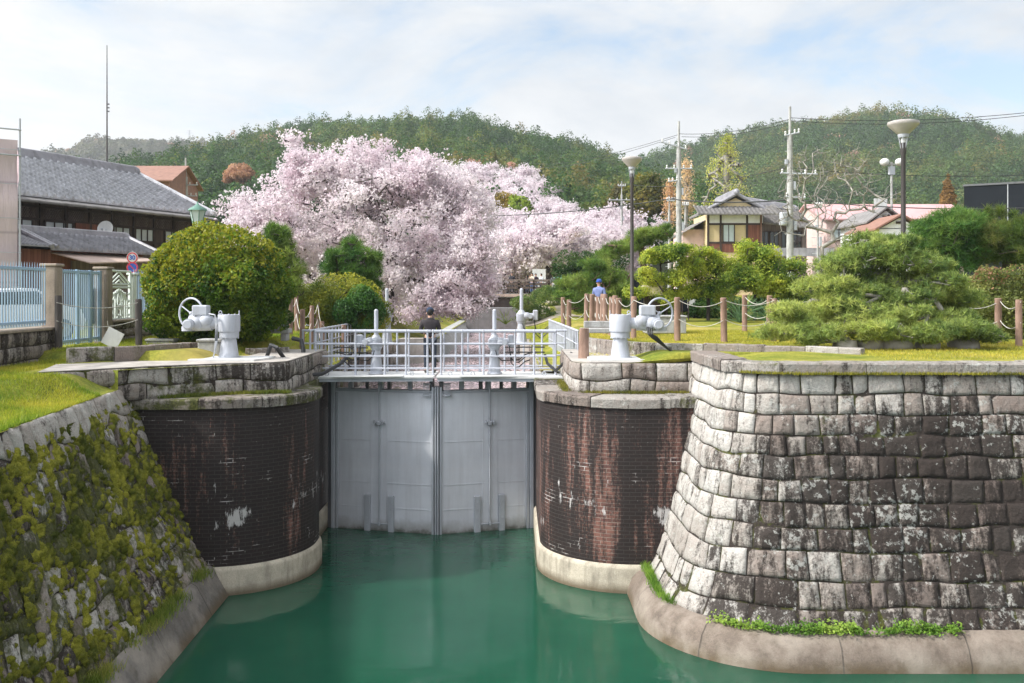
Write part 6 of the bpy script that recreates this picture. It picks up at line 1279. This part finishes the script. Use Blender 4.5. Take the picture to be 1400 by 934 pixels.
def utility_pole(label, px, Y, ptop, arms, r=.17, extra=None, base_green=False):
    x = X(px, Y); zg = G(x, Y); H = Z(ptop, Y)-zg; t = thing('utility_pole', label, 'utility pole', (x, Y, zg), 0, 'utility poles'); m = MB(); m.tube([(0, 0, -.2), (0, 0, H*.86)], [r*1.15, r*.8], 12); m.tube([(0, 0, H*.86), (0, 0, H)], r*.4, 8); m.build('pole', CONC, t)
    for (f, w, off, ang) in arms:
        m = MB(); z = H*f; c = Vector((off, -.1, z)); d = Vector((math.cos(ang), 0, math.sin(ang)))*w/2; m.tube([c-d, c+d], .055, 6); arm = m.build('crossarm', STEEL, t)
        for q in (-.9, -.35, .35, .9): m = MB(); p = c+d*q; m.lathe([(.04, 0), (.07, .06), (.035, .12), (.07, .18), (.03, .26)], 8, p); m.build('insulator', WHITE, arm)
    if extra:
        for (fx, fz, w, h) in extra: m = MB(); m.lathe([(w*.9, 0), (w, .05), (w, h-.05), (w*.8, h)], 14, (fx, -.2, H*fz)); m.tube([(0, 0, H*fz+h/2), (fx, -.2, H*fz+h/2)], .05, 6); m.build('transformer', STEEL, t)
    m = MB()
    for i in range(16): z = H*(.25+.035*i); m.tube([(-.3 if i % 2 else .3, 0, z), (0, 0, z)], .015, 4)
    m.build('step_bolt', STEEL, t); m = MB(); m.box((r+.05, -.1, H*.6), (.12, .15, .5)); m.box((-r-.05, -.1, H*.72), (.14, .15, .3)); m.box((r+.08, -.1, H*.40), (.16, .2, .6)); m.build('cable_box', STEEL, t, smooth=False)
    if base_green: m = MB(); m.tube([(0, -.02, 0), (0, -.02, H*.14)], r*1.35, 12); m.build('guard_sleeve', MINT, t)
    return t
utility_pole('tall concrete utility pole with a slanted crossarm, left of the old house', 928, 66, 166, ((.86, 1.9, -.35, -.28), (.73, 1.9, .0, 0), (.66, .9, -.3, .1)), .2)
utility_pole('tall concrete utility pole with a white transformer, in front of the old house', 1080, 56, 146, ((.86, .9, .1, .2), (.66, 2.2, .5, -.03), (.54, 1.2, .3, -.05)), .2, ((-.45, .40, .24, .75),), True)
utility_pole('thin short pole left of the tall pole by the old house', 915, 72, 268, ((.95, .6, .1, 0),), .11); utility_pole('slim whitish pole just right of the tall pole by the old house', 937, 80, 274, ((.95, .5, 0, 0),), .10)
utility_pole('white H topped pole above the right end of the cherry slope', 850, 120, 248, ((.8, 3.4, 0, 0), (.95, 1.0, 0, 0)), .16); utility_pole('H topped pole behind the gable of the long tiled house', 254, 82, 216, ((.8, 2.2, 0, 0), (.72, 1.6, .2, 0)), .2); utility_pole('black slim pole between the old house and the bare tree', 1118, 50, 268, ((.9, .4, 0, 0),), .06)
def wire(label, a, b, sag, r=.018, clamp=None):
    o = MB().tube(catenary(PX(*a), PX(*b), sag, 24), r, 5).build('overhead_wire', BLACKC); return tag(o, label, 'wire', 'overhead wires')
wire('upper overhead wire rising from the far cherry slope to the left utility pole', (690, 207, 300), (928, 184, 66), 3); wire('lower overhead wire rising from the far cherry slope to the left utility pole', (690, 212, 300), (923, 188, 66), 3)
wire('topmost overhead wire between the two tall utility poles', (928, 183, 66), (1080, 163, 56), .3); wire('second overhead wire between the two tall utility poles', (932, 187, 66), (1080, 167, 56), .3)
wire('top overhead wire from the transformer pole to the right edge above the bowl lamp', (1080, 161, 56), (1440, 150, 50), .35); wire('second overhead wire from the transformer pole to the right edge', (1080, 165, 56), (1440, 153, 50), .4)
wire('thick bundled cable from the cherry slope past the left lamp to the poles', (600, 294, 84), (928, 270, 66), .5, .035); wire('thick bundled cable between the two tall poles, across the old house roof', (915, 272, 66), (1080, 273, 56), .2, .045); wire('low cable from the transformer pole across the pink roof', (1080, 272, 56), (1440, 283, 50), .3, .03)
wire('thin wire from the white H topped pole to the transformer pole, before the right hill', (850, 250, 120), (1080, 228, 56), .8, .02); wire('thin bluish cable in front of the right hill, behind the bowl lamp', (1085, 230, 60), (1440, 238, 58), .3, .02)
def sign_pole():
    Y = 35.5; x = X(181, Y); zg = 5.3; t = thing('road_sign', 'pole with a round speed limit sign over a round blue no parking sign', 'road sign', (x, Y, zg)); rr = 8.0*Y/FPX
    m = MB(); m.tube([(0, .03, 0), (0, .03, Z(343, Y)-zg)], .03, 8); m.build('pole', STEEL, t); M = Matrix.Rotation(R(90), 4, 'X')
    def disc(name, z, r0, th, mat, y, par): m = MB(); m.lathe([(r0, -th/2), (r0, th/2)], 28, (0, y, z), M); return m.build(name, mat, par)
    z1 = Z(352.5, Y)-zg; z2 = Z(366, Y)-zg; RED = plain('sign_red', (.62, .03, .05), .4, 0, .05); BLU = plain('sign_blue', (.03, .09, .45), .4, 0, .05)
    d = disc('speed_disc', z1, rr, .02, WHITE, 0, t); m = MB(); m.torus((0, -.012, z1), rr*.82, rr*.11, M @ Matrix.Diagonal((1, 1, .1, 1)), 28, 6); m.build('red_ring', RED, d)
    cu = bpy.data.curves.new('speed_number', 'FONT'); cu.body = '30'; cu.size = rr*1.05; cu.align_x = 'CENTER'; cu.align_y = 'CENTER'; cu.extrude = .004; cu.offset = .008
    fo = bpy.data.objects.new('speed_text', cu); COL.objects.link(fo); bpy.context.view_layer.update(); me = bpy.data.meshes.new_from_object(fo.evaluated_get(bpy.context.evaluated_depsgraph_get())); bpy.data.objects.remove(fo); me.materials.clear()
    f = link('speed_number', me, BLU, d, (0, -.018, z1)); f.rotation_euler = (R(90), 0, 0)
    d = disc('no_parking_disc', z2, rr, .02, BLU, 0, t); m = MB(); m.torus((0, -.012, z2), rr*.86, rr*.12, M @ Matrix.Diagonal((1, 1, .1, 1)), 28, 6); m.tube([(-rr*.55, -.014, z2+rr*.55), (rr*.55, -.014, z2-rr*.55)], rr*.09, 6); m.build('red_ring', RED, d)
sign_pole()
def notice(label, px, Y, w, h, z0, mat, posts=True, paper=None, name='notice_board'):
    x = X(px, Y); zg = G(x, Y); t = thing(name, label, 'notice board', (x, Y, zg)); m = MB(); m.box((0, 0, z0+h/2), (w, .08, h), bev=.01); p = m.build('panel', mat, t, smooth=False)
    if posts:
        for s in (-1, 1): m = MB(); m.box((s*w*.42, .07, (z0+h)/2), (.08, .08, z0+h)); m.build('post', DARKW, t, smooth=False)
    if paper: m = MB(); m.box((paper[0], -.05, z0+h*.5), (paper[1], .02, paper[2])); m.build('sheet', WHITE, p, smooth=False)
notice('tall black board behind the left bowl lamp', 874, 38.5, .5, 1.25, .45, BLACKB); notice('black notice board with a pale sheet under the garden trees', 936, 41, 1.0, 1.0, .3, BLACKB, True, (.3, .36, .7))
def kiosk():
    Y = 39; x = X(966, Y); zg = G(x, Y); t = thing('cream_awning', 'cream sloping awning on thin posts, half hidden behind the garden trees', 'awning', (x, Y, zg)); CR = plain('cream_canvas', (.70, .62, .42), .8, 0, .08)
    m = MB(); m.extr([(-.9, -.6, 1.70), (.95, -.6, 1.02), (.95, .9, 1.10), (-.9, .9, 1.78)], (0, 0, .05)); m.extr([(-.9, -.62, 1.45), (.95, -.62, .80), (.95, -.62, 1.04), (-.9, -.62, 1.72)], (0, .02, 0)); m.build('canopy', CR, t, smooth=False)
    for a, b, h in ((-.85, -.55, 1.65), (-.85, .85, 1.7), (.9, -.55, 1.0), (.9, .85, 1.05)): m = MB(); m.tube([(a, b, 0), (a, b, h)], .025, 6); m.build('post', DARKW, t)
    x = X(886, 38); t = thing('cream_box', 'cream covered box standing on a dark stand by the black board', 'box', (x, 37, G(x, 37))); m = MB(); m.box((0, 0, 1.2), (.8, .5, .42), bev=.04); m.build('cover', CR, t, smooth=False); m = MB(); m.box((0, 0, .5), (.6, .4, 1.0), bev=.02); m.build('stand', DARKW, t, smooth=False)
kiosk()
def pylon(label, px, Y, pt, pb, group='lattice pylons on the hills'):
    x = X(px, Y); z0, z1 = Z(pb, Y), Z(pt, Y); H = z1-z0; t = thing('lattice_pylon', label, 'pylon', (x, Y, z0), 0, group); m = MB(); w = H*.10
    for sx in (-1, 1):
        for sy in (-1, 1): m.tube([(sx*w, sy*w, -4), (sx*w*.25, sy*w*.25, H)], H*.008, 4)
    for i in range(6): a = w*(1-.75*i/6); b = w*(1-.75*(i+1)/6); m.tube([(-a, -a, H*i/6), (b, -b, H*(i+1)/6)], H*.006, 4); m.tube([(a, -a, H*i/6), (-b, -b, H*(i+1)/6)], H*.006, 4)
    m.build('tower', STEEL, t)
    for f, q in ((.62, .42), (.78, .36), (.94, .28)): m = MB(); m.tube([(-H*q, 0, H*f), (0, 0, H*f+H*.04), (H*q, 0, H*f)], H*.008, 4); m.build('crossarm', STEEL, t)
pylon('tiny lattice pylon on the distant left hill', 259, 940, 178, 192); pylon('tiny lattice pylon on the right hill, above the yellow green tree', 994, 555, 172, 190)

# ------------------------------------------------------------------ footbridge beyond the lock
def footbridge():
    Y = 78.0; x0, x1 = -7.0, X(752, Y); zd = 6.30; t = thing('footbridge', 'low timber railed footbridge over the upper canal under the cherries', 'bridge', ((x0+x1)/2, Y, zd)); w = (x1-x0)/2
    m = MB(); m.b2((-w, 0, -.30), (w, 3.2, 0)); m.build('deck', CONC, t, smooth=False)
    for y in (.2, 2.8): m = MB(); m.b2((-w, y-.2, -1.15), (w, y+.15, -.32)); m.build('girder', DARKW, t, smooth=False)
    m = MB(); m.b2((-w, -.25, -.25), (w, -.02, -.02)); m.build('fascia', TAN, t, smooth=False)
    for y in (.05, 3.1):
        for i in range(9): m = MB(); m.box((-w+.1+i*(2*w-.2)/8, y, .55), (.16, .16, 1.1)); m.build('post', BOARDD, t, smooth=False)
        for z, mt in ((.5, BOARDD), (.80, BOARDD), (1.1, BOARDG)): m = MB(); m.b2((-w, y-.08, z-.09), (w, y+.08, z+.09)); m.build('rail', mt, t, smooth=False)
    for s in (-1, 1): m = MB(); m.b2((s*w-.8, -.1, -3.4), (s*w+.8, 3.3, -.3)); m.build('abutment', GRAN_C2, t, smooth=False)
    m = MB(); m.tube([(w+.9, -.2, -.6), (w+.9, -.2, 1.6)], .10, 8); m.tube([(w+.3, -.2, 1.35), (w+1.5, -.2, 1.35)], .05, 6); m.build('end_post', MINT2, t)
    o = MB().b2((-3.6, 74.0, 2.5), (.9, 74.4, Z(421, 74))); tag(o.build('weir_wall', CONC_D2, smooth=False), 'dark grey weir wall across the upper canal just before the footbridge', 'wall')
    x = X(737, 84); p = thing('white_panel', 'pale blue white panel standing at the right end of the footbridge', 'panel', (x, 84, 6.3)); m = MB(); m.box((0, 0, 1.25), (1.2, .06, 1.9)); m.build('sheet', WHITE, p, smooth=False); m = MB(); m.tube([(-.5, 0, 0), (-.5, 0, .4)], .04, 6); m.tube([(.5, 0, 0), (.5, 0, .4)], .04, 6); m.build('feet', STEEL, p)
MINT2 = m_paint('green_blue_post_paint', (.16, .38, .33), .2); CONC_D2 = m_conc('dark_weir_concrete', (.20, .19, .19), False); footbridge()

# ------------------------------------------------------------------ people
def skin_body(name, verts, edges, rad, mat, parent, root=0, sub=1):
    me = bpy.data.meshes.new(name); bm = bmesh.new(); sk = bm.verts.layers.skin.verify(); vs = []
    for i, (v, r_) in enumerate(zip(verts, rad)):
        q = bm.verts.new(v); q[sk].radius = r_ if isinstance(r_, tuple) else (r_, r_); q[sk].use_root = (i == root); vs.append(q)
    for a, b in edges: bm.edges.new((vs[a], vs[b]))
    bm.to_mesh(me); bm.free(); o = link(name, me, mat, parent); m = o.modifiers.new('skin', 'SKIN'); m.use_smooth_shade = True; m.branch_smoothing = .3; s = o.modifiers.new('sub', 'SUBSURF'); s.levels = sub; s.render_levels = sub; return o
SKINM = plain('skin', (.55, .33, .24), .55, 0, .08)
def cloth(name, c): return plain(name, c, .9, 0, .2, 4, .3)
def person(label, loc, rz, h, top, bot, hair, cap=None, arms='down', group=None, bag=None, stride=.0):
    """standing figure facing local +y; h = height"""
    t = thing('person', label, 'person', loc, rz, group); k = h/1.75; v = lambda *p: tuple(q*k for q in p); sk = k
    L = {}
    def arm(s):
        if arms == 'fore' : return [(s*.205, 0, 1.40), (s*.26, .05, 1.13), (s*.17, .27, 1.08)]
        if arms == 'up': return [(s*.20, 0, 1.40), (s*.25, .12, 1.18), (s*.09, .26, 1.42)]
        return [(s*.20, 0, 1.40), (s*.25, -.02, 1.12), (s*.24, .05, .86)]
    aL, aR = arm(-1), arm(1); st = stride
    pts = [(0, 0, .98), (0, 0, 1.15), (0, -.01, 1.34), (0, 0, 1.47), (0, .01, 1.53), (0, .015, 1.62), (0, .01, 1.70), aL[0], aL[1], aL[2], aR[0], aR[1], aR[2],
           (-.095, st, .92), (-.105, st*.8+.02, .50), (-.11, st*1.4-.02, .07), (-.115, st*1.4+.13, .035), (.095, -st, .92), (.105, -st*.5+.02, .50), (.11, -st*1.4-.02, .07), (.115, -st*1.4+.13, .035), (0, .115, 1.615)]
    ed = [(0, 1), (1, 2), (2, 3), (3, 4), (4, 5), (5, 6), (2, 7), (7, 8), (8, 9), (2, 10), (10, 11), (11, 12), (0, 13), (13, 14), (14, 15), (15, 16), (0, 17), (17, 18), (18, 19), (19, 20), (5, 21)]
    rd = [(.14, .10), (.13, .095), (.16, .105), .06, .055, (.078, .092), (.07, .082), .055, .042, .030, .055, .042, .030, .085, .058, .042, .035, .085, .058, .042, .035, .014]
    skin_body('body', [v(*p) for p in pts], ed, [tuple(q*sk for q in r_) if isinstance(r_, tuple) else r_*sk for r_ in rd], SKINM, t)
    # fingers and thumb on each hand
    for s, a in ((-1, aL), (1, aR)):
        d = (Vector(a[2])-Vector(a[1])).normalized(); sd = d.cross(Vector((0, 0, 1))); sd = (sd if sd.length > .1 else Vector((1, 0, 0))).normalized(); m = MB(); w0 = Vector(a[2])
        m.ball((w0+d*.045)*k, (.040*k, .040*k, .040*k), 8, 6)
        for j in range(4): l = (.062, .075, .070, .052)[j]; b = w0+d*.07+sd*(j-1.5)*.02; dn = d*.6-Vector((0, 0, .6)); m.tube([b*k, (b+d*l*.5)*k, (b+d*l*.5+dn*l*.5)*k], [.0095*k, .009*k, .007*k], 6)
        m.tube([(w0+d*.02+sd*.035)*k, (w0+d*.06+sd*.065)*k, (w0+d*.095+sd*.06)*k], [.011*k, .010*k, .008*k], 6); m.build('hand', SKINM, t)
    tp = cloth('jacket_cloth', top); bt = cloth('trouser_cloth', bot)
    jp = [(0, 0, .90), (0, 0, 1.12), (0, -.01, 1.34), (0, 0, 1.44), (0, 0, 1.52), aL[0], aL[1], tuple(np.array(aL[1])*.15+np.array(aL[2])*.85), aR[0], aR[1], tuple(np.array(aR[1])*.15+np.array(aR[2])*.85)]
    skin_body('jacket', [v(*p) for p in jp], [(0, 1), (1, 2), (2, 3), (3, 4), (2, 5), (5, 6), (6, 7), (2, 8), (8, 9), (9, 10)], [tuple(q*sk for q in r_) if isinstance(r_, tuple) else r_*sk for r_ in [(.165, .125), (.16, .122), (.195, .135), (.13, .115), (.082, .082), .085, .066, .052, .085, .066, .052]], tp, t)
    lp = [(0, 0, .95), (-.095, st, .88), (-.107, st*.8+.02, .50), (-.11, st*1.4-.02, .09), (.095, -st, .88), (.107, -st*.5+.02, .50), (.11, -st*1.4-.02, .09)]
    skin_body('trousers', [v(*p) for p in lp], [(0, 1), (1, 2), (2, 3), (0, 4), (4, 5), (5, 6)], [tuple(q*sk for q in r_) if isinstance(r_, tuple) else r_*sk for r_ in [(.158, .12), .10, .078, .065, .10, .078, .065]], bt, t)
    for s, q in ((-1, 15), (1, 19)):
        p = Vector(pts[q]); m = MB(); m.ball(Vector((p.x, p.y+.06, .045))*k, (.052*k, .14*k, .05*k), 12, 8); m.build('shoe', BLACKC, t)
    m = MB(); m.ball(v(0, -.012, 1.665), (.094*k, .108*k, .112*k), 14, 10)
    if hair[1]: m.ball(v(0, -.06, 1.56), (.085*k, .06*k, .15*k), 12, 8)
    # keep the face free: the hair stops above the brow
    m.v = [(a, min(b, .045*k) if c < 1.70*k else b, c) for a, b, c in m.v]; m.build('hair', cloth('hair_colour', hair[0]), t)
    m = MB()
    for s in (-1, 1): m.ball(v(s*.034, .098, 1.635), .010*k, 6, 4)
    m.build('eyes', BLACKC, t); m = MB()
    for s in (-1, 1): m.ball(v(s*.092, .005, 1.615), (.014*k, .022*k, .032*k), 6, 5)
    m.build('ears', SKINM, t)
    if cap: m = MB(); m.lathe([(.102*k, 1.66*k), (.106*k, 1.70*k), (.090*k, 1.755*k), (.045*k, 1.785*k), (.005, 1.79*k)], 18, (0, 0, 0)); m.prism([(-.075*k, .07*k), (.075*k, .07*k), (.06*k, .17*k), (-.06*k, .17*k)], 1.665*k, 1.68*k); m.build('cap', cloth('cap_cloth', cap), t)
    if bag: m = MB(); m.box(v(0, -.19, 1.22), (.30*k, .14*k, .40*k), bev=.05*k); m.build('backpack', cloth('backpack_cloth', bag), t)
    return t
person('man in a navy cap and dark jacket with his back turned, on the gate walkway', (X(588, 25.75), 25.75, 4.2), R(8), 1.76, (.030, .024, .028), (.022, .030, .045), ((.02, .018, .016), False), (.02, .035, .075), 'fore')
BG = 'people on the footbridge'
def bp(px, label, top, bot, hair, rz, h=1.66, dy=1.2, cap=None, arms='down', bag=None): person(label, (X(px, 78+dy), 78+dy, 6.3), rz, h, top, bot, hair, cap, arms, BG, bag)
BK = (.012, .011, .011)
bp(676, 'person in black half hidden by blossom at the left end of the footbridge', (.02, .02, .024), (.03, .03, .035), (BK, True), 2.6, 1.62); bp(700, 'tall person in a black coat standing alone left of the group on the footbridge', (.022, .02, .026), (.025, .025, .03), (BK, False), 2.9, 1.78)
bp(721, 'person in a dark top at the left of the group on the footbridge', (.10, .07, .06), (.04, .05, .08), (BK, True), .5, 1.58, 1.6); bp(727.5, 'person in a pale beige top and blue jeans with raised hands on the footbridge', (.50, .42, .33), (.06, .10, .22), (BK, True), 2.4, 1.72, 1.0, None, 'up')
bp(732.5, 'person in a purple black jacket in the middle of the group on the footbridge', (.05, .03, .05), (.07, .14, .30), (BK, False), -2.7, 1.70, 1.5); bp(740, 'person in a pale grey jacket and dark trousers on the footbridge', (.48, .50, .53), (.04, .05, .09), (BK, False), 2.2, 1.68, 1.0)
bp(757, 'long haired person in grey by the green post at the right end of the footbridge', (.12, .12, .13), (.40, .40, .40), (BK, True), 3.0, 1.62, .9)
person('person in a blue cap and blue and white top behind the dense rope posts', (X(819, 34.5), 34.5, G(X(819, 34.5), 34.5)), R(150), 1.66, (.16, .20, .40), (.06, .06, .07), ((.05, .04, .04), False), (.03, .08, .35), 'down')

# sandy path along the right bank and low planting beside it
def path_sheet():
    ys = np.arange(42.6, 77, .8); d = np.r_[.25, .6, 1.0, 1.5, 2.1, 2.8]; xe = lerp_tab(R_EDGE, ys); Xg = xe[:, None]+d[None, :]*(1+.12*np.sin(ys*.5))[:, None]; Yg = np.repeat(ys[:, None], len(d), 1)
    V = np.stack([Xg, Yg, near_h(Xg, Yg)+.02], -1).reshape(-1, 3); return tag(npmesh('path', V, grid_faces(len(ys), len(d)), GRAVEL, smooth=True), 'sandy path along the right bank of the upper canal', kind='structure')
path_sheet()
r_ = np.random.default_rng(90)
for i, (px, Y, w, h) in enumerate([(738, 46, .8, .5), (724, 52, .7, .45), (752, 55, .9, .6), (741, 62, .8, .6)]):
    x = X(px, Y); bush('shrub', ['small round shrub on the sandy path right of the far gear stand', 'low shrub at the water edge of the sandy path', 'broad shrub on the sandy path beyond the barred handrail', 'shrub farthest up the sandy path below the footbridge'][i], (x, Y, G(x, Y)), [(x, Y, G(x, Y)+h*.5, w, w, h)], 4500, .1, ((.03, .06, .014), (.08, .12, .03), (.16, .17, .05)), r=np.random.default_rng(91+i), shell=.4)
# the air itself
def haze():
    m = bpy.data.materials.new('haze_air'); m.use_nodes = True; nt = m.node_tree; nt.nodes.remove(nt.nodes['Principled BSDF']); v = nt.nodes.new('ShaderNodeVolumePrincipled'); v.inputs['Density'].default_value = .00028; v.inputs['Color'].default_value = (.86, .90, .95, 1); v.inputs['Anisotropy'].default_value = .2
    nt.links.new(v.outputs[0], nt.nodes['Material Output'].inputs['Volume']); o = MB().b2((-1500, -80, -3.2), (1500, 1900, 230)).build('haze', m, smooth=False); tag(o, 'thin pale haze in the air over the valley', kind='stuff')
haze()
